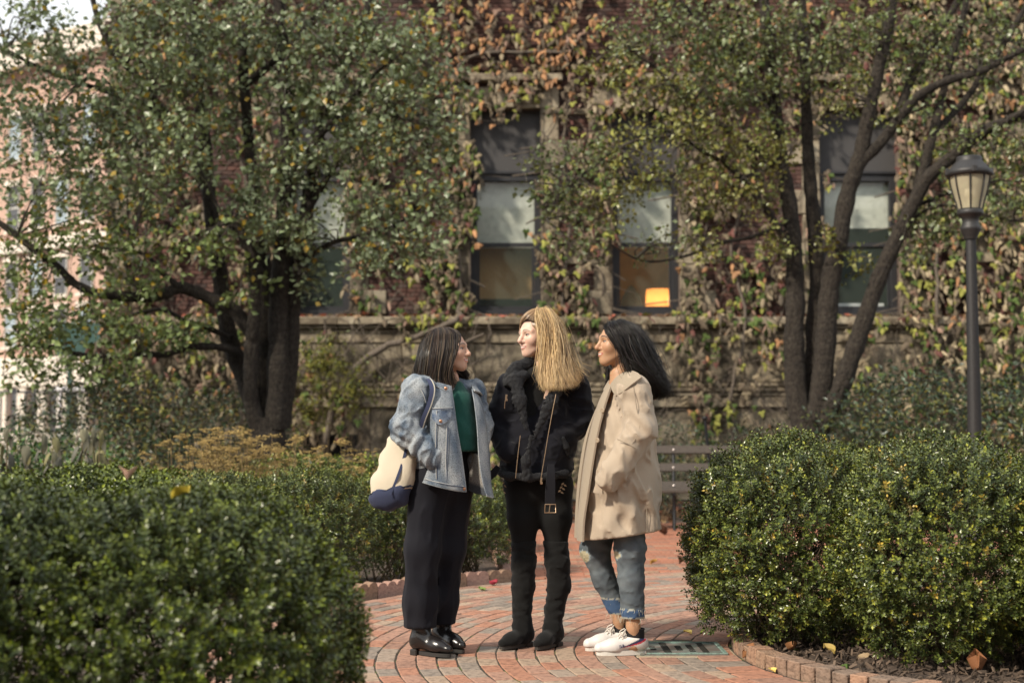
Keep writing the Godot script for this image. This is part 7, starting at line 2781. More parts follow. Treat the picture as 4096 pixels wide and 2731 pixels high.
	boots.folds = [[Vector3(-0.044, 0.495, 0.060), 0.09, Vector3(0.15, 1, 0).normalized(), 130.0, 0.005, 0.0], [Vector3(0.123, 0.484, 0.060), 0.09, Vector3(-0.2, 1, 0).normalized(), 125.0, 0.005, 0.6], [Vector3(-0.051, 0.195, 0.040), 0.09, Vector3(0.3, 1, 0).normalized(), 120.0, 0.005, 0.0], [Vector3(0.117, 0.206, 0.040), 0.09, Vector3(-0.3, 1, 0).normalized(), 120.0, 0.005, 0.9]]
	var foot := shoe_field(0.235, 0.13, 0.046, 0.025, false)
	var head := head_field(look)
	var got := nets([[body, Vector3(-0.4, -0.02, -0.3), Vector3(0.4, 1.48, 0.35), 0.012], [jacket, Vector3(-0.34, 0.8, -0.28), Vector3(0.40, 1.52, 0.32), 0.0085], [jumper, Vector3(-0.2, 1.0, -0.2), Vector3(0.25, 1.5, 0.25), 0.012], [pants, Vector3(-0.28, 0.4, -0.25), Vector3(0.32, 1.02, 0.25), 0.010], [boots, Vector3(-0.2, 0.0, -0.2), Vector3(0.3, 0.6, 0.2), 0.009], [foot, Vector3(-0.08, -0.01, -0.13), Vector3(0.08, 0.2, 0.21), 0.006], [head, Vector3(-0.1, -0.23, -0.13), Vector3(0.1, 0.13, 0.13), 0.0032]])
	var mb := MB.new()
	mb.col = skin
	add_net(mb, got[0])
	var hb := MB.new()
	add_net(hb, got[6], face_tone(skin, look))
	mb.join(hb, head_at)
	put("body", mb.mesh(), skin_mat(), t)
	var suede := mottle(cloth_mat(0.95, 0.22, 0.15), [0.75, 1.0, 1.3], 0.05, 0.12, 21)
	var black := Color(0.0105, 0.0105, 0.0125)
	mb = MB.new()
	mb.col = black
	add_net(mb, got[1])
	put("jacket", mb.mesh(), suede, t)
	mb = MB.new()
	mb.col = Color(0.010, 0.010, 0.0105)
	add_net(mb, got[2])
	put("jumper", mb.mesh(), bumpy(cloth_mat(0.95, 0.3, 0.3), 0.1, 0.12), t)
	# fleece: collar, lapels, hem
	var pile := bumpy(mottle(cloth_mat(1.0, 0.22, 0.1), [0.5, 1.0, 1.8], 0.09, 0.07, 23, false, 3), 0.12, 1.2, 9, 3)
	var fleece := Field.new()
	fleece.chain([Vector3(-0.122, 1.379, 0.085), Vector3(-0.084, 1.424, 0.075), Vector3(-0.023, 1.449, 0.030), Vector3(0.024, 1.457, -0.050)], [0.030, 0.036, 0.036, 0.034], 0.02)
	fleece.chain([Vector3(-0.129, 1.352, 0.105), Vector3(-0.077, 1.369, 0.125), Vector3(-0.037, 1.391, 0.110)], [0.024, 0.030, 0.024], 0.02)
	fleece.chain([Vector3(0.177, 1.428, -0.020), Vector3(0.225, 1.394, 0.040), Vector3(0.218, 1.341, 0.080)], [0.032, 0.032, 0.026], 0.02)
	fleece.chain([Vector3(0.042, 1.458, -0.060), Vector3(0.122, 1.454, -0.070), Vector3(0.177, 1.428, -0.020)], [0.034, 0.034, 0.032], 0.02)
	fleece.chain([Vector3(-0.162, 0.891, 0.020), Vector3(-0.117, 0.877, 0.125), Vector3(-0.018, 0.874, 0.165), Vector3(0.092, 0.878, 0.155), Vector3(0.163, 0.889, 0.100), Vector3(0.193, 0.905, 0.020)], [0.018, 0.020, 0.020, 0.020, 0.020, 0.018], 0.02)
	fleece.chain([Vector3(0.157, 1.071, 0.145), Vector3(0.171, 1.029, 0.135), Vector3(0.180, 0.991, 0.115)], [0.010, 0.013, 0.011], 0.02)
	var flat := Vector3(1, 1, 0.55)
	fleece.bone(Vector3(-0.086, 1.368, 0.135), Vector3(-0.064, 1.261, 0.168), 0.034, 0.030, 0.02, flat)
	fleece.bone(Vector3(-0.064, 1.261, 0.168), Vector3(-0.034, 1.118, 0.182), 0.030, 0.010, 0.02, flat)
	fleece.bone(Vector3(0.136, 1.340, 0.125), Vector3(0.086, 1.239, 0.172), 0.034, 0.028, 0.02, flat)
	fleece.bone(Vector3(0.086, 1.239, 0.172), Vector3(0.010, 1.085, 0.186), 0.028, 0.010, 0.02, flat)
	fleece.bone(Vector3(-0.012, 1.063, 0.180), Vector3(-0.034, 0.953, 0.186), 0.010, 0.018, 0.02, flat)
	fleece.bone(Vector3(-0.034, 0.953, 0.186), Vector3(-0.034, 0.874, 0.182), 0.018, 0.020, 0.02, flat)
	fleece.grain(0.007, 40.0, 3)
	mb = MB.new()
	mb.col = Color(0.0115, 0.0115, 0.013)
	add_net(mb, fleece.net(Vector3(-0.3, 0.8, -0.25), Vector3(0.34, 1.55, 0.3), 0.0065))
	put("fleece_trim", mb.mesh(), pile, t)
	# zips, pulls, hanging belt and buckle
	var gold := mat(0.62, 0.45, 0.30, 0.3, 0.9)
	mb = MB.new()
	for line in [[Vector3(0.118, 1.293, 0.195), Vector3(0.098, 1.194, 0.202), Vector3(0.076, 1.074, 0.203), Vector3(0.056, 0.953, 0.199), Vector3(0.043, 0.875, 0.196)], [Vector3(-0.062, 1.085, 0.194), Vector3(-0.073, 0.997, 0.194), Vector3(-0.086, 0.870, 0.188)], [Vector3(-0.131, 1.288, 0.165), Vector3(-0.139, 1.257, 0.152), Vector3(-0.142, 1.222, 0.142)]]:
		var c := curve(line, 6)
		for k in c.size():
			c[k] += Vector3(0, 0, 0.003)
		mb.tube(c, taper(c.size(), 0.0021, 0.0021), 5)
	put("zip", mb.mesh(), gold, t)
	mb = MB.new()
	for p: Vector3 in [Vector3(0.043, 0.862, 0.204), Vector3(-0.133, 1.281, 0.172)]:
		mb.box(p, Vector3(0.010, 0.022, 0.004), Basis(Vector3.FORWARD, 0.15), 0.001)
		mb.box(p + Vector3(0.001, -0.016, 0), Vector3(0.013, 0.012, 0.004), Basis.IDENTITY, 0.002)
	put("zip_pull", mb.mesh(), gold, t)
	mb = MB.new()
	mb.col = Color(0.014, 0.014, 0.016)
	mb.sheet([[Vector3(0.076, 0.940, 0.185), Vector3(0.109, 0.940, 0.180)], [Vector3(0.072, 0.888, 0.192), Vector3(0.113, 0.887, 0.187)], [Vector3(0.065, 0.822, 0.182), Vector3(0.114, 0.821, 0.178)], [Vector3(0.063, 0.742, 0.165), Vector3(0.114, 0.742, 0.162)]], 0.006, 4, 4)
	mb.sheet([[Vector3(-0.184, 0.934, 0.110), Vector3(-0.162, 0.921, 0.120)], [Vector3(-0.211, 0.907, 0.100), Vector3(-0.184, 0.881, 0.110)], [Vector3(-0.231, 0.893, 0.090), Vector3(-0.211, 0.858, 0.100)]], 0.006, 4, 4)
	put("belt", mb.mesh(), suede, t)
	mb = MB.new()
	var bk := [Vector3(0.063, 0.738, 0.170), Vector3(0.116, 0.738, 0.167), Vector3(0.118, 0.696, 0.165), Vector3(0.061, 0.696, 0.168), Vector3(0.063, 0.738, 0.170)]
	mb.tube(PackedVector3Array(bk), taper(5, 0.0028, 0.0028), 6)
	mb.tube(PackedVector3Array([Vector3(0.089, 0.740, 0.172), Vector3(0.083, 0.697, 0.171)]), taper(2, 0.002, 0.002), 5)
	put("buckle", mb.mesh(), gold, t)
	mb = MB.new()
	mb.col = Color(0.009, 0.009, 0.010)
	add_net(mb, got[3])
	put("jeans", mb.mesh(), cloth_mat(0.9, 0.06, 0.3), t)
	# stitched leaf sprigs below the pockets
	mb = MB.new()
	for k in 6:
		var at: Vector3 = Vector3(0.162, 0.846, 0.115).lerp(Vector3(0.141, 0.802, 0.135), k / 5.0)
		leaf(mb, at, Vector3(0.75 if k % 2 else -0.55, -0.5, 0.2).normalized(), Vector3.BACK, 0.022, 0.010, 0.1, 0.0, Color(0.30, 0.20, 0.12))
	for k in 4:
		var at: Vector3 = Vector3(-0.144, 0.848, 0.070).lerp(Vector3(-0.149, 0.800, 0.075), k / 3.0)
		leaf(mb, at, Vector3(0.6 if k % 2 else -0.4, -0.6, 0.5).normalized(), Vector3.BACK, 0.02, 0.009, 0.1, 0.0, Color(0.30, 0.20, 0.12))
	put("embroidery", mb.mesh(), vmat(0.8), t)
	mb = MB.new()
	mb.col = Color(0.0085, 0.008, 0.008)
	add_net(mb, got[4])
	put("boot_shafts", mb.mesh(), suede, t)
	for e in [[Vector3(-0.053, 0.018, 0.000), -42.0], [Vector3(0.104, 0.018, 0.000), -32.0]]:
		var at: Vector3 = e[0]
		at.y = 0.0
		var xf := Transform3D(Basis(Vector3.UP, deg_to_rad(e[1])), at)
		var shoe := Node3D.new()
		shoe.name = "boot"
		t.add_child(shoe, true)
		mb = MB.new()
		mb.col = Color(0.0085, 0.008, 0.008)
		var one := MB.new()
		one.col = mb.col
		add_net(one, got[5])
		mb.join(one, xf * Transform3D(Basis.IDENTITY, Vector3(0, 0.006, 0)))
		put("foot", mb.mesh(), suede, shoe)
		mb = MB.new()
		flat_sole(mb, sole_outline(0.228, 0.033, 0.85), 0.006, 0.022, xf)
		put("sole", mb.mesh(), mat(0.035, 0.03, 0.026, 0.7), shoe)
		mb = MB.new()
		mb.box(xf * Vector3(0, 0.012, -0.038), Vector3(0.058, 0.024, 0.052), xf.basis, 0.004)
		put("heel", mb.mesh(), mat(0.03, 0.022, 0.018, 0.6), shoe)

	# long blonde hair swept over her left shoulder
	var tones := [Color(0.48, 0.31, 0.14), Color(0.58, 0.40, 0.19), Color(0.36, 0.225, 0.10), Color(0.66, 0.48, 0.26), Color(0.26, 0.165, 0.085), Color(0.52, 0.345, 0.155)]
	var top := [Color(0.24, 0.155, 0.085), Color(0.32, 0.205, 0.11), Color(0.19, 0.12, 0.068)]
	var guides := [
		[Vector3(0.009, 1.739, 0.000), Vector3(-0.027, 1.722, 0.010), Vector3(-0.050, 1.695, 0.010), Vector3(-0.061, 1.661, 0.000), Vector3(-0.065, 1.616, 0.000), Vector3(-0.061, 1.571, -0.010), Vector3(-0.047, 1.526, -0.020)],
		[Vector3(0.036, 1.740, 0.035), Vector3(0.022, 1.709, 0.062), Vector3(0.024, 1.659, 0.090), Vector3(0.039, 1.598, 0.098), Vector3(0.050, 1.508, 0.095), Vector3(0.050, 1.407, 0.110), Vector3(0.033, 1.305, 0.170)],
		[Vector3(0.040, 1.739, 0.045), Vector3(0.046, 1.700, 0.088), Vector3(0.061, 1.638, 0.104), Vector3(0.070, 1.553, 0.106), Vector3(0.070, 1.458, 0.115), Vector3(0.060, 1.361, 0.150), Vector3(0.050, 1.289, 0.185)],
		[Vector3(0.054, 1.743, 0.035), Vector3(0.071, 1.694, 0.080), Vector3(0.091, 1.621, 0.095), Vector3(0.095, 1.530, 0.105), Vector3(0.087, 1.440, 0.125), Vector3(0.086, 1.349, 0.165), Vector3(0.081, 1.287, 0.195)],
		[Vector3(0.073, 1.742, 0.020), Vector3(0.103, 1.687, 0.055), Vector3(0.127, 1.611, 0.075), Vector3(0.133, 1.520, 0.090), Vector3(0.132, 1.429, 0.120), Vector3(0.142, 1.350, 0.160), Vector3(0.147, 1.291, 0.185)],
		[Vector3(0.087, 1.737, 0.000), Vector3(0.131, 1.672, 0.015), Vector3(0.153, 1.598, 0.035), Vector3(0.166, 1.506, 0.060), Vector3(0.182, 1.419, 0.100), Vector3(0.207, 1.350, 0.135), Vector3(0.233, 1.314, 0.150)],
		[Vector3(0.083, 1.737, -0.030), Vector3(0.142, 1.664, -0.030), Vector3(0.164, 1.583, -0.015), Vector3(0.181, 1.495, 0.020), Vector3(0.210, 1.425, 0.060), Vector3(0.236, 1.379, 0.090), Vector3(0.257, 1.343, 0.105)],
		[Vector3(0.070, 1.741, -0.050), Vector3(0.134, 1.660, -0.075), Vector3(0.157, 1.575, -0.075), Vector3(0.174, 1.498, -0.050), Vector3(0.204, 1.442, -0.010), Vector3(0.230, 1.408, 0.030), Vector3(0.242, 1.380, 0.050)],
	]
	mb = MB.new()
	var cap := Field.new()
	cap.ball(Vector3(0.046, 1.619, -0.012), 0.108, 0.03, Vector3(0.95, 1.0, 0.92))
	cap.bone(Vector3(0.090, 1.535, 0.020), Vector3(0.112, 1.420, 0.060), 0.060, 0.052, 0.04)
	cap.bone(Vector3(0.112, 1.420, 0.060), Vector3(0.133, 1.341, 0.100), 0.052, 0.035, 0.04)
	cap.bone(Vector3(-0.044, 1.531, 0.100), Vector3(-0.026, 1.601, 0.120), 0.082, 0.068, 0.01, Vector3.ONE, 0.0, true)
	cap.bone(Vector3(-0.050, 1.464, 0.080), Vector3(-0.050, 1.531, 0.100), 0.08, 0.08, 0.01, Vector3.ONE, 0.0, true)
	add_net(mb, cap.net(Vector3(-0.15, 1.28, -0.2), Vector3(0.25, 1.78, 0.22), 0.008), func(_p: Vector3, _n: Vector3) -> Color: return Color(0.20, 0.125, 0.065))
	locks(mb, guides.slice(1), 2500, 0.0018, 0.013, tones, rng, 0.010, 0.6)
	locks(mb, [guides[0], guides[0]], 16, 0.003, 0.002, top, rng, 0.002, 0.3)
	locks(mb, guides.slice(1), 420, 0.0009, 0.016, tones, rng, 0.030, 0.15)
	# short locks that cover the crown from the parting
	var crown := []
	for g in guides.slice(1):
		crown.append([g[0], g[1], g[2], g[3]])
	locks(mb, [[Vector3(0.046, 1.749, -0.010), Vector3(-0.000, 1.739, 0.000), Vector3(-0.034, 1.716, 0.000), Vector3(-0.054, 1.684, 0.000), Vector3(-0.061, 1.639, -0.010)], [Vector3(0.046, 1.747, 0.010), Vector3(0.005, 1.732, 0.025), Vector3(-0.029, 1.707, 0.032), Vector3(-0.052, 1.677, 0.028), Vector3(-0.061, 1.638, 0.012)], [Vector3(0.045, 1.743, 0.025), Vector3(0.013, 1.731, 0.043), Vector3(-0.018, 1.709, 0.056), Vector3(-0.039, 1.689, 0.050), Vector3(-0.054, 1.666, 0.033)], [Vector3(0.045, 1.741, 0.030), Vector3(0.022, 1.725, 0.052), Vector3(0.002, 1.706, 0.066), Vector3(-0.016, 1.690, 0.070), Vector3(-0.032, 1.679, 0.066)], [Vector3(0.045, 1.740, 0.035), Vector3(0.031, 1.723, 0.055), Vector3(0.017, 1.703, 0.075), Vector3(0.013, 1.682, 0.085), Vector3(0.019, 1.657, 0.092)]], 620, 0.0018, 0.001, top, rng, 0.003, 0.3)
	locks(mb, crown, 700, 0.0018, 0.002, top, rng, 0.004, 0.4)
	put("hair", mb.mesh(), vmat(0.40, 0.5), t)
	mb = MB.new()
	var eb := curve([Vector3(0.048, 1.539, 0.100), Vector3(0.039, 1.530, 0.112), Vector3(0.039, 1.507, 0.112), Vector3(0.048, 1.504, 0.100)], 4)
	mb.tube(eb, taper(eb.size(), 0.003, 0.003), 6)
	put("earring", mb.mesh(), mat(0.75, 0.45, 0.33, 0.25, 0.9), t)
	mb = MB.new()
	var nk := curve([Vector3(-0.014, 1.438, 0.060), Vector3(-0.001, 1.401, 0.085), Vector3(0.021, 1.379, 0.092), Vector3(0.053, 1.384, 0.080)], 5)
	mb.tube(nk, taper(nk.size(), 0.0012, 0.0012), 4)
	put("necklace", mb.mesh(), mat(0.7, 0.5, 0.22, 0.25, 0.9), t)

func build_coat_woman() -> void:
	var t := thing("person", "person with long wavy black hair in a beige wool coat, ripped jeans and white sneakers", "person", Vector3(0.538, 0, -7.20))
	var rng := RandomNumberGenerator.new()
	rng.seed = 303
	var skin := Color(0.43, 0.245, 0.145)
	var look := {"lip": Color(0.40, 0.12, 0.095), "brow": Color(0.018, 0.013, 0.01), "iris": Color(0.02, 0.012, 0.008), "nose": 0.85, "cheek": 1.1, "gaze": -0.002, "smile": 1.4}
	var head_at := Transform3D(Basis(Vector3.UP, deg_to_rad(-72.0)) * Basis(Vector3.RIGHT, deg_to_rad(-3.0)), Vector3(-0.004, 1.550, 0.000))
	var j := {"yaw": -1.2, "neck": Vector3(0.009, 1.393, 0.000), "chest": Vector3(0.035, 1.238, 0.000), "waist": Vector3(0.020, 1.019, 0.000), "hip": Vector3(0.024, 0.887, 0.000), "sr": Vector3(0.009, 1.319, -0.130), "sl": Vector3(0.056, 1.312, 0.120), "er": Vector3(0.056, 1.107, -0.170), "el": Vector3(0.109, 1.117, 0.190), "wr": Vector3(-0.036, 0.905, -0.150), "wl": Vector3(-0.030, 0.908, 0.205), "hr": Vector3(-0.082, 0.850, -0.140), "hl": Vector3(-0.091, 0.811, 0.150),
		"pr": Vector3(-0.031, 0.797, -0.070), "pl": Vector3(0.036, 0.803, 0.060), "kr": Vector3(-0.113, 0.483, -0.090), "kl": Vector3(0.050, 0.496, 0.060), "ankle": 0.036, "ar": Vector3(0.010, 0.147, -0.100), "al": Vector3(0.065, 0.135, 0.060), "tr": Vector3(-0.154, 0.016, -0.100), "tl": Vector3(-0.120, 0.019, 0.070)}
	var body := person_body(j)
	var coat := Field.new()
	var yaw := -1.25
	coat.bone(Vector3(0.052, 1.190, 0.000), Vector3(0.034, 1.085, 0.000), 0.128, 0.140, 0.06, Vector3(1.18, 1, 0.95), yaw)
	coat.bone(Vector3(0.034, 1.085, 0.000), Vector3(0.019, 0.844, 0.000), 0.140, 0.172, 0.06, Vector3(1.15, 1, 1.0), yaw)
	coat.bone(Vector3(0.019, 0.844, 0.000), Vector3(0.009, 0.517, 0.000), 0.172, 0.205, 0.06, Vector3(1.0, 1, 1.02), yaw)
	coat.bone(Vector3(0.044, 1.312, -0.120), Vector3(0.069, 1.316, 0.120), 0.066, 0.068, 0.05)
	coat.bone(Vector3(0.057, 1.344, 0.000), Vector3(0.052, 1.304, 0.000), 0.052, 0.075, 0.03)
	coat.bone(Vector3(0.069, 1.301, 0.140), Vector3(0.100, 1.117, 0.190), 0.080, 0.072, 0.035)
	coat.bone(Vector3(0.100, 1.117, 0.190), Vector3(-0.040, 0.911, 0.225), 0.070, 0.060, 0.03)
	coat.bone(Vector3(-0.040, 0.911, 0.225), Vector3(-0.066, 0.873, 0.225), 0.060, 0.057, 0.015)
	coat.bone(Vector3(0.028, 1.308, -0.140), Vector3(0.057, 1.118, -0.180), 0.075, 0.07, 0.035)
	coat.bone(Vector3(0.057, 1.118, -0.180), Vector3(-0.035, 0.905, -0.170), 0.07, 0.06, 0.03)
	coat.folds = [[Vector3(0.081, 1.149, 0.260), 0.12, Vector3(0.75, 0.65, 0.1).normalized(), 85.0, 0.0119, 0.0], [Vector3(0.021, 1.054, 0.270), 0.10, Vector3(0.85, 0.5, 0.1).normalized(), 95.0, 0.0136, 0.6], [Vector3(-0.058, 1.171, 0.120), 0.16, Vector3(1.0, 0.25, 0).normalized(), 60.0, 0.0119, 0.5], [Vector3(-0.092, 0.680, 0.180), 0.18, Vector3(0.9, -0.4, 0).normalized(), 45.0, 0.0136, 0.2], [Vector3(0.024, 0.702, 0.200), 0.18, Vector3(0.75, 0.65, 0).normalized(), 50.0, 0.0136, 0.4], [Vector3(0.136, 0.678, 0.150), 0.18, Vector3(1, 0.1, 0).normalized(), 55.0, 0.0136, 0.0], [Vector3(-0.141, 0.654, 0.100), 0.15, Vector3(1, 0.05, 0).normalized(), 50.0, 0.0136, 0.7], [Vector3(0.060, 1.277, 0.200), 0.1, Vector3(0.2, 1, 0).normalized(), 60.0, 0.0068, 0.0]]
	coat.grain(0.007, 5.0, 25, Vector3(1.2, 0.6, 1.2))
	coat.creased(0.013, 4.6, 34, Basis.from_scale(Vector3(1.6, 0.6, 1.2)) * Basis(Vector3.BACK, -0.35))
	coat.keep_below(Vector3(0.13, -1, 0.0), -0.582)
	var jeans := Field.new()
	jeans.chain([Vector3(-0.031, 0.797, -0.070), Vector3(-0.115, 0.505, -0.090), Vector3(-0.068, 0.355, -0.100), Vector3(0.003, 0.189, -0.110)], [0.082, 0.072, 0.054, 0.048], 0.03)
	jeans.chain([Vector3(0.036, 0.803, 0.060), Vector3(0.050, 0.518, 0.060), Vector3(0.056, 0.371, 0.060), Vector3(0.064, 0.178, 0.055)], [0.086, 0.074, 0.060, 0.056], 0.03)
	jeans.creased(0.006, 10.0, 35, Basis.from_scale(Vector3(0.8, 1.3, 1.0)))
	jeans.keep_below(Vector3(0, -1, 0), -0.178)
	jeans.folds = [[Vector3(-0.047, 0.511, -0.020), 0.09, Vector3(0.3, 1, 0).normalized(), 110.0, 0.005, 0.0], [Vector3(0.122, 0.518, 0.060), 0.09, Vector3(0.2, 1, 0).normalized(), 100.0, 0.004, 0.8], [Vector3(0.052, 0.258, 0.100), 0.07, Vector3(0.2, 1, 0).normalized(), 90.0, 0.004, 0.2]]
	var shoe := shoe_field(0.262, 0.088, 0.046, 0.030, true)
	var head := head_field(look)
	var got := nets([[body, Vector3(-0.4, -0.02, -0.32), Vector3(0.4, 1.46, 0.36), 0.012], [coat, Vector3(-0.34, 0.48, -0.36), Vector3(0.34, 1.48, 0.40), 0.0092], [jeans, Vector3(-0.26, 0.12, -0.25), Vector3(0.22, 0.95, 0.22), 0.0085], [shoe, Vector3(-0.08, -0.01, -0.13), Vector3(0.08, 0.2, 0.23), 0.0036], [head, Vector3(-0.1, -0.23, -0.13), Vector3(0.1, 0.13, 0.13), 0.0032]])
	var mb := MB.new()
	mb.col = skin
	add_net(mb, got[0])
	var hb := MB.new()
	add_net(hb, got[4], face_tone(skin, look))
	mb.join(hb, head_at)
	put("body", mb.mesh(), skin_mat(), t)
	var wool := bumpy(mottle(cloth_mat(0.95, 0.35, 0.5), [0.8, 0.97, 1.03, 1.15], 0.05, 0.09, 41), 0.09, 0.10)
	var beige := Color(0.40, 0.325, 0.245)
	mb = MB.new()
	mb.col = beige
	add_net(mb, got[1])
	put("coat", mb.mesh(), wool, t)
	var plain := func(_p: Vector3, _u: float, _v: float, s: float) -> Color: return beige if s > 0 else beige * 0.8
	# front edge standing open, far front panel, collar, pocket welt, cuff strap
	mb = MB.new()
	mb.sheet([[Vector3(-0.036, 1.337, 0.075), Vector3(-0.051, 1.334, 0.040), Vector3(-0.060, 1.327, 0.000)], [Vector3(-0.070, 1.247, 0.115), Vector3(-0.092, 1.248, 0.060), Vector3(-0.100, 1.243, 0.010)], [Vector3(-0.106, 1.117, 0.130), Vector3(-0.133, 1.117, 0.070), Vector3(-0.139, 1.111, 0.020)], [Vector3(-0.133, 0.978, 0.145), Vector3(-0.162, 0.976, 0.080), Vector3(-0.168, 0.971, 0.030)], [Vector3(-0.160, 0.807, 0.155), Vector3(-0.187, 0.804, 0.090), Vector3(-0.191, 0.797, 0.030)], [Vector3(-0.182, 0.668, 0.155), Vector3(-0.205, 0.664, 0.090), Vector3(-0.206, 0.658, 0.030)], [Vector3(-0.187, 0.563, 0.150), Vector3(-0.205, 0.563, 0.090), Vector3(-0.209, 0.563, 0.030)]], 0.010, 4, 4, plain)
	mb.sheet([[Vector3(-0.099, 1.239, -0.020), Vector3(-0.118, 1.195, -0.030)], [Vector3(-0.150, 1.085, -0.010), Vector3(-0.167, 1.063, -0.030)], [Vector3(-0.182, 0.909, 0.000), Vector3(-0.196, 0.898, -0.030)], [Vector3(-0.200, 0.735, 0.000), Vector3(-0.212, 0.729, -0.030)], [Vector3(-0.207, 0.569, 0.000), Vector3(-0.219, 0.571, -0.030)]], 0.010, 3, 4, plain)
	put("front_edge", mb.mesh(), wool, t)
	mb = MB.new()
	mb.sheet([[Vector3(0.049, 1.410, 0.100), Vector3(0.014, 1.393, 0.105), Vector3(-0.015, 1.372, 0.090), Vector3(-0.039, 1.342, 0.055)], [Vector3(0.086, 1.390, 0.175), Vector3(0.042, 1.363, 0.190), Vector3(0.000, 1.334, 0.170), Vector3(-0.035, 1.308, 0.110)], [Vector3(0.099, 1.367, 0.220), Vector3(0.053, 1.334, 0.228), Vector3(0.010, 1.299, 0.208), Vector3(-0.020, 1.281, 0.150)]], 0.010, 4, 4, plain)
	mb.sheet([[Vector3(-0.039, 1.338, 0.045), Vector3(-0.048, 1.349, -0.010), Vector3(-0.041, 1.364, -0.050)], [Vector3(-0.057, 1.303, 0.050), Vector3(-0.070, 1.314, -0.020), Vector3(-0.057, 1.338, -0.070)]], 0.010, 4, 4, plain)
	put("collar", mb.mesh(), wool, t)
	mb = MB.new()
	mb.sheet([[Vector3(-0.067, 0.949, 0.208), Vector3(-0.042, 0.951, 0.222)], [Vector3(-0.106, 0.883, 0.215), Vector3(-0.073, 0.877, 0.232)], [Vector3(-0.133, 0.826, 0.212), Vector3(-0.094, 0.822, 0.230)], [Vector3(-0.140, 0.807, 0.212), Vector3(-0.092, 0.801, 0.228)]], 0.014, 4, 4, plain)
	put("pocket_welt", mb.mesh(), wool, t)
	mb = MB.new()
	for line in [[Vector3(0.058, 1.341, 0.222), Vector3(0.069, 1.233, 0.258), Vector3(0.085, 1.117, 0.264), Vector3(0.045, 1.043, 0.285)], [Vector3(-0.025, 1.068, 0.262), Vector3(0.019, 1.047, 0.287), Vector3(0.066, 1.022, 0.285)], [Vector3(0.125, 1.009, 0.120), Vector3(0.125, 0.828, 0.155), Vector3(0.127, 0.611, 0.165)], [Vector3(0.150, 1.237, 0.080), Vector3(0.154, 1.107, 0.075), Vector3(0.175, 0.912, 0.090)]]:
		var c := curve(line, 6)
		mb.col = beige * 0.72
		for k in c.size():
			c[k].z -= 0.006
		mb.tube(c, taper(c.size(), 0.0022, 0.0022), 4, false)
	put("seam", mb.mesh(), wool, t).set_meta("kind", "stuff")
	for b in [Vector3(-0.088, 1.210, 0.125), Vector3(-0.115, 1.061, 0.140)]:
		mb = MB.new()
		mb.lathe([Vector2(0.0, 0.002), Vector2(0.006, 0.003), Vector2(0.011, 0.004), Vector2(0.0135, 0.001), Vector2(0.013, -0.002)], 18, Transform3D(Basis(Vector3.UP, -0.75) * Basis(Vector3.RIGHT, PI / 2), b))
		put("button", mb.mesh(), mat(0.30, 0.23, 0.16, 0.35), t)

	# jeans: grey-blue wash, ripped knees showing pale threads, turned hems
	var wash := FastNoiseLite.new()
	wash.seed = 9
	wash.frequency = 9.0
	wash.fractal_octaves = 4
	var near_knee: Vector3 = Vector3(-0.029, 0.493, 0.100)
	var far_knee: Vector3 = Vector3(-0.172, 0.475, -0.060)
	var tone := func(p: Vector3, _n: Vector3) -> Color:
		var w := wash.get_noise_3dv(p) * 0.7 + 0.45
		var c := Color(0.066, 0.080, 0.094).lerp(Color(0.165, 0.188, 0.202), clampf(w, 0.0, 1.0))
		var near: bool = p.z > -0.02
		var hem := 0.228 if near else 0.262
		hem += 0.012 * wash.get_noise_3dv(p * 9.0)
		if p.y < hem:
			c = Color(0.055, 0.095, 0.175) * (0.9 + 0.4 * w)
			if p.y < 0.184 or p.y > hem - 0.005:
				c = Color(0.42, 0.42, 0.36)
		for k in 2:
			var q: Vector3 = p - (near_knee if k == 0 else far_knee)
			var e := pow(q.x / 0.032, 2.0) + pow(q.z / 0.06, 2.0) + pow((q.y + wash.get_noise_3dv(p * 6.0) * 0.008) / (0.019 if k == 0 else 0.030), 2.0)
			if e < 1.0:
				c = Color(0.48, 0.43, 0.29) * (0.9 + 0.25 * sin(q.y * 1500.0))
			elif e < 1.35:
				c = Color(0.30, 0.36, 0.38)
		return c
	mb = MB.new()
	add_net(mb, got[2], tone)
	put("jeans", mb.mesh(), mottle(cloth_mat(0.9, 0.0), [0.75, 1.0, 1.2], 0.06, 0.05, 43), t)
	mb = MB.new()
	for k in 70:
		var near := k % 2 == 0
		var c: Vector3 = Vector3(0.062, 0.199, 0.055) if near else Vector3(0.000, 0.231, -0.110)
		var a := rng.randf() * TAU
		var r := 0.060 if near else 0.051
		var top := c + Vector3(cos(a) * r, 0.0 if k % 3 else 0.05, sin(a) * r)
		top.y = (0.182 if near else 0.21) + (0.0 if k % 3 else 0.045)
		if not near:
			top.y = 0.18 + (0.0 if k % 3 else 0.08)
		mb.col = Color(0.55, 0.52, 0.42) * rng.randf_range(0.7, 1.1)
		mb.tube(PackedVector3Array([top, top + Vector3(cos(a) * 0.006 + rng.randfn(0, 0.003), -rng.randf_range(0.006, 0.022), sin(a) * 0.006), top + Vector3(cos(a) * 0.008 + rng.randfn(0, 0.006), -rng.randf_range(0.012, 0.034), sin(a) * 0.008)]), PackedFloat32Array([0.0011, 0.0009, 0.0006]), 3, false)
	put("frayed_threads", mb.mesh(), vmat(0.9), t).set_meta("kind", "stuff")
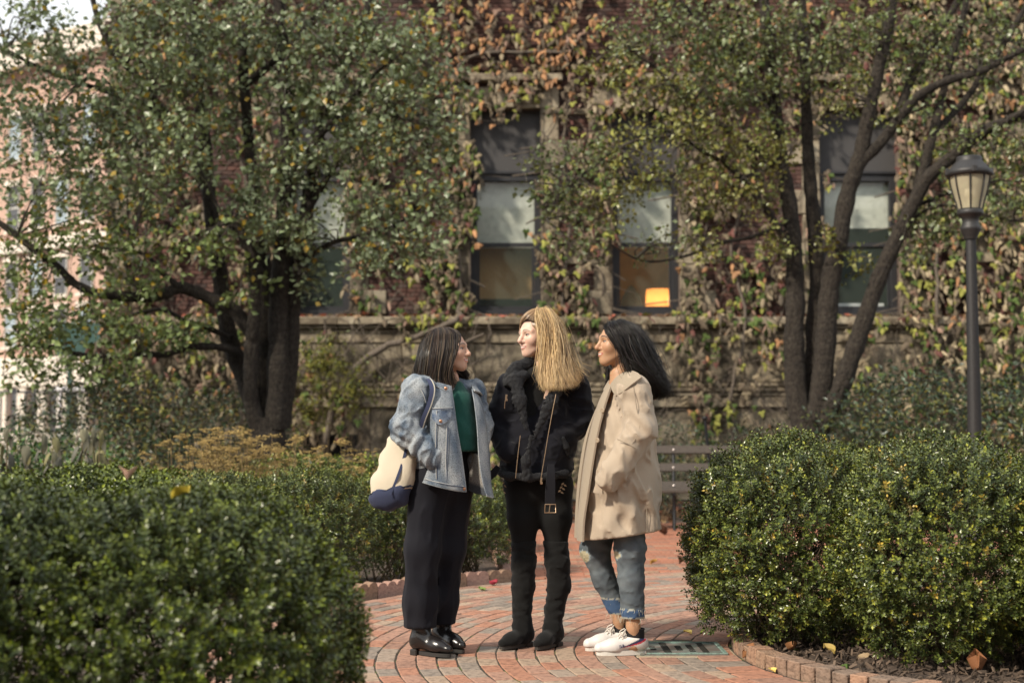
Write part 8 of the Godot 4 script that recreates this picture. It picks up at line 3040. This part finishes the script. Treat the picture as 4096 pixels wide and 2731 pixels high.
	# socks and sneakers
	for e in [[Vector3(0.061, 0.023, 0.050), -84.0, true], [Vector3(0.011, 0.027, -0.110), -78.0, false]]:
		var at: Vector3 = e[0]
		at.y = 0.0
		var xf := Transform3D(Basis(Vector3.UP, deg_to_rad(e[1])), at)
		var so := MB.new()
		so.lathe([Vector2(0.036, 0.05), Vector2(0.041, 0.09), Vector2(0.041, 0.118), Vector2(0.043, 0.124), Vector2(0.042, 0.129), Vector2(0.036, 0.129)], 28, xf * Transform3D(Basis.from_scale(Vector3(0.95, 1, 1.18)), Vector3(0, 0, -0.012)))
		put("sock", so.mesh(), mat(0.012, 0.011, 0.012, 0.95), t)
		var sn := Node3D.new()
		sn.name = "sneaker"
		t.add_child(sn, true)
		var white := Color(0.60, 0.57, 0.54)
		mb = MB.new()
		var one := MB.new()
		one.col = white
		var paint := func(p: Vector3, _n: Vector3) -> Color:
			# navy and red swoosh that sweeps from the heel collar to mid-foot on the outer side
			var f := (p.z + 0.070) / 0.125
			if absf(p.x) > 0.012 and f > -0.05 and f < 1.0:
				var mid := lerpf(0.098, 0.036, clampf(pow(f, 0.62), 0.0, 1.0))
				var w := 0.015 * (1.0 - f) + 0.002
				if p.y < mid + w and p.y > mid - w * 0.35:
					return Color(0.022, 0.026, 0.07)
				if p.y <= mid - w * 0.35 and p.y > mid - w * 1.05:
					return Color(0.44, 0.03, 0.045)
			return white
		add_net(one, got[3], paint)
		mb.join(one, xf * Transform3D(Basis.IDENTITY, Vector3(0, 0.004, 0)))
		put("upper", mb.mesh(), vmat(0.45), sn)
		mb = MB.new()
		flat_sole(mb, sole_outline(0.256, 0.037, 0.92), 0.0, 0.024, xf)
		put("sole", mb.mesh(), mat(0.56, 0.53, 0.48, 0.6), sn)
		mb = MB.new()
		var lace := Color(0.62, 0.57, 0.51)
		mb.col = lace
		for k in 5:
			var z := 0.030 + k * 0.018
			var y := 0.098 - k * 0.0075
			var c := curve([Vector3(-0.030, y - 0.012, z - 0.006), Vector3(-0.012, y + 0.003, z), Vector3(0.012, y + 0.003, z + 0.003), Vector3(0.030, y - 0.012, z + 0.008)], 3)
			var w := PackedVector3Array()
			for p in c:
				w.append(xf * p)
			mb.tube(w, taper(w.size(), 0.0035, 0.0035), 5)
		for s: float in [-1.0, 1.0]:
			for loop in [[Vector3(0, 0.112, 0.026), Vector3(0.018 * s, 0.124, 0.036), Vector3(0.036 * s, 0.108, 0.056), Vector3(0.030 * s, 0.092, 0.052), Vector3(0, 0.110, 0.030)], [Vector3(0, 0.112, 0.028), Vector3(0.016 * s, 0.104, 0.056), Vector3(0.024 * s, 0.078, 0.078)]]:
				var c := curve(loop, 4)
				var w := PackedVector3Array()
				for p in c:
					w.append(xf * p)
				mb.tube(w, taper(w.size(), 0.0034, 0.003), 5)
		put("laces", mb.mesh(), vmat(0.8), sn)
		# maker's lettering on the outer side and the heel
		var font := SystemFont.new()
		font.font_names = PackedStringArray(["Droid Sans"])
		font.font_weight = 800
		var side := 1.0
		for word in [[Vector3(0.0415 * side, 0.046, 0.066), 0.036, mat(0.03, 0.035, 0.09, 0.6), 0.25], [Vector3(0.0405 * side, 0.013, -0.045), 0.036, mat(0.36, 0.33, 0.30, 0.7), 0.05]]:
			var tm := TextMesh.new()
			tm.font = font
			tm.text = "FILA"
			tm.font_size = 64
			tm.depth = 0.6
			tm.pixel_size = 0.01
			var k: float = word[1] / tm.get_aabb().size.x
			var basis := Basis(Vector3(0, 0, -1), Vector3(0, 1, 0), Vector3(1, 0, 0)) * Basis(Vector3.BACK, word[3])
			put("lettering", tm, word[2], sn, xf * Transform3D(basis * Basis.from_scale(Vector3(k, k * 1.1, 0.004)), word[0]))

	# hair
	var tones := [Color(0.009, 0.0075, 0.007), Color(0.013, 0.011, 0.010), Color(0.020, 0.017, 0.015), Color(0.007, 0.006, 0.006), Color(0.03, 0.025, 0.022)]
	var guides := [
		[Vector3(-0.048, 1.646, 0.010), Vector3(-0.072, 1.619, 0.045), Vector3(-0.052, 1.583, 0.066), Vector3(-0.014, 1.538, 0.078), Vector3(0.021, 1.494, 0.082), Vector3(0.038, 1.444, 0.085), Vector3(0.062, 1.410, 0.100), Vector3(0.099, 1.383, 0.120)],
		[Vector3(-0.035, 1.655, 0.015), Vector3(-0.039, 1.627, 0.062), Vector3(-0.010, 1.581, 0.084), Vector3(0.024, 1.524, 0.092), Vector3(0.050, 1.467, 0.095), Vector3(0.070, 1.414, 0.110), Vector3(0.103, 1.370, 0.125), Vector3(0.143, 1.334, 0.120)],
		[Vector3(-0.013, 1.661, 0.015), Vector3(0.001, 1.631, 0.066), Vector3(0.038, 1.581, 0.090), Vector3(0.067, 1.515, 0.100), Vector3(0.088, 1.449, 0.105), Vector3(0.118, 1.388, 0.110), Vector3(0.153, 1.334, 0.105), Vector3(0.185, 1.291, 0.080)],
		[Vector3(0.018, 1.664, 0.010), Vector3(0.049, 1.627, 0.060), Vector3(0.087, 1.569, 0.080), Vector3(0.111, 1.498, 0.092), Vector3(0.137, 1.428, 0.095), Vector3(0.168, 1.367, 0.085), Vector3(0.196, 1.314, 0.060), Vector3(0.207, 1.260, 0.040)],
		[Vector3(0.046, 1.658, -0.005), Vector3(0.091, 1.616, 0.035), Vector3(0.128, 1.553, 0.055), Vector3(0.153, 1.482, 0.065), Vector3(0.179, 1.412, 0.060), Vector3(0.202, 1.356, 0.050), Vector3(0.217, 1.308, 0.030), Vector3(0.204, 1.249, 0.020)],
		[Vector3(0.070, 1.649, -0.030), Vector3(0.120, 1.596, 0.000), Vector3(0.153, 1.528, 0.020), Vector3(0.178, 1.462, 0.030), Vector3(0.200, 1.400, 0.025), Vector3(0.219, 1.348, 0.010), Vector3(0.229, 1.309, 0.000), Vector3(0.202, 1.238, 0.000)],
		[Vector3(0.077, 1.640, -0.060), Vector3(0.129, 1.584, -0.050), Vector3(0.163, 1.516, -0.040), Vector3(0.189, 1.449, -0.030), Vector3(0.208, 1.389, -0.030), Vector3(0.221, 1.341, -0.030), Vector3(0.224, 1.295, -0.040), Vector3(0.197, 1.239, -0.040)],
		[Vector3(0.052, 1.651, -0.080), Vector3(0.107, 1.594, -0.095), Vector3(0.142, 1.520, -0.100), Vector3(0.169, 1.453, -0.100), Vector3(0.186, 1.392, -0.100), Vector3(0.197, 1.343, -0.100), Vector3(0.197, 1.296, -0.100), Vector3(0.181, 1.252, -0.100)],
	]
	var front := [
		[Vector3(-0.033, 1.655, -0.020), Vector3(-0.033, 1.620, -0.085), Vector3(-0.019, 1.531, -0.100), Vector3(-0.033, 1.446, -0.100), Vector3(-0.051, 1.396, -0.090), Vector3(-0.043, 1.351, -0.080), Vector3(-0.071, 1.311, -0.070)],
		[Vector3(-0.014, 1.656, -0.030), Vector3(-0.001, 1.609, -0.090), Vector3(0.004, 1.520, -0.105), Vector3(-0.015, 1.430, -0.100), Vector3(-0.029, 1.378, -0.090), Vector3(-0.040, 1.333, -0.070), Vector3(-0.063, 1.293, -0.060)],
		[Vector3(0.004, 1.657, -0.040), Vector3(0.022, 1.598, -0.095), Vector3(0.027, 1.509, -0.110), Vector3(-0.002, 1.419, -0.090), Vector3(-0.017, 1.362, -0.070), Vector3(-0.045, 1.328, -0.050), Vector3(-0.077, 1.301, -0.050)],
	]
	mb = MB.new()
	var cap := Field.new()
	cap.ball(Vector3(0.006, 1.559, -0.005), 0.105, 0.03, Vector3(0.97, 0.98, 0.90))
	cap.bone(Vector3(0.062, 1.514, 0.000), Vector3(0.130, 1.392, 0.020), 0.078, 0.060, 0.05)
	cap.bone(Vector3(0.130, 1.392, 0.020), Vector3(0.180, 1.293, 0.000), 0.060, 0.030, 0.05)
	cap.bone(Vector3(-0.152, 1.478, 0.050), Vector3(-0.143, 1.588, 0.050), 0.160, 0.135, 0.01, Vector3.ONE, 0.0, true)
	add_net(mb, cap.net(Vector3(-0.2, 1.22, -0.18), Vector3(0.28, 1.7, 0.2), 0.008), func(_p: Vector3, _n: Vector3) -> Color: return Color(0.012, 0.010, 0.010))
	locks(mb, guides, 2600, 0.0017, 0.021, tones, rng, 0.016, 0.4)
	locks(mb, guides, 420, 0.0010, 0.024, tones, rng, 0.032, 0.1)
	locks(mb, front, 480, 0.0017, 0.014, tones, rng, 0.011, 0.3)
	var strand := curve([Vector3(0.090, 1.360, 0.180), Vector3(0.050, 1.338, 0.195), Vector3(0.028, 1.310, 0.200), Vector3(0.019, 1.288, 0.200)], 5)
	mb.col = tones[1]
	for k in 7:
		var c := PackedVector3Array()
		for p in strand:
			c.append(p + Vector3(rng.randfn(0, 0.004), rng.randfn(0, 0.004), 0.003))
		mb.tube(c, taper(c.size(), 0.0022, 0.0012), 4, false)
	put("hair", mb.mesh(), vmat(0.36, 0.38), t)
	mb = MB.new()
	mb.lathe([Vector2(0.0, -0.008), Vector2(0.0057, -0.0057), Vector2(0.008, 0.0), Vector2(0.0057, 0.0057), Vector2(0.0, 0.008)], 16, Transform3D(Basis.IDENTITY, Vector3(0.011, 1.503, 0.088)))
	put("earring", mb.mesh(), mat(0.55, 0.32, 0.24, 0.25, 0.9), t)
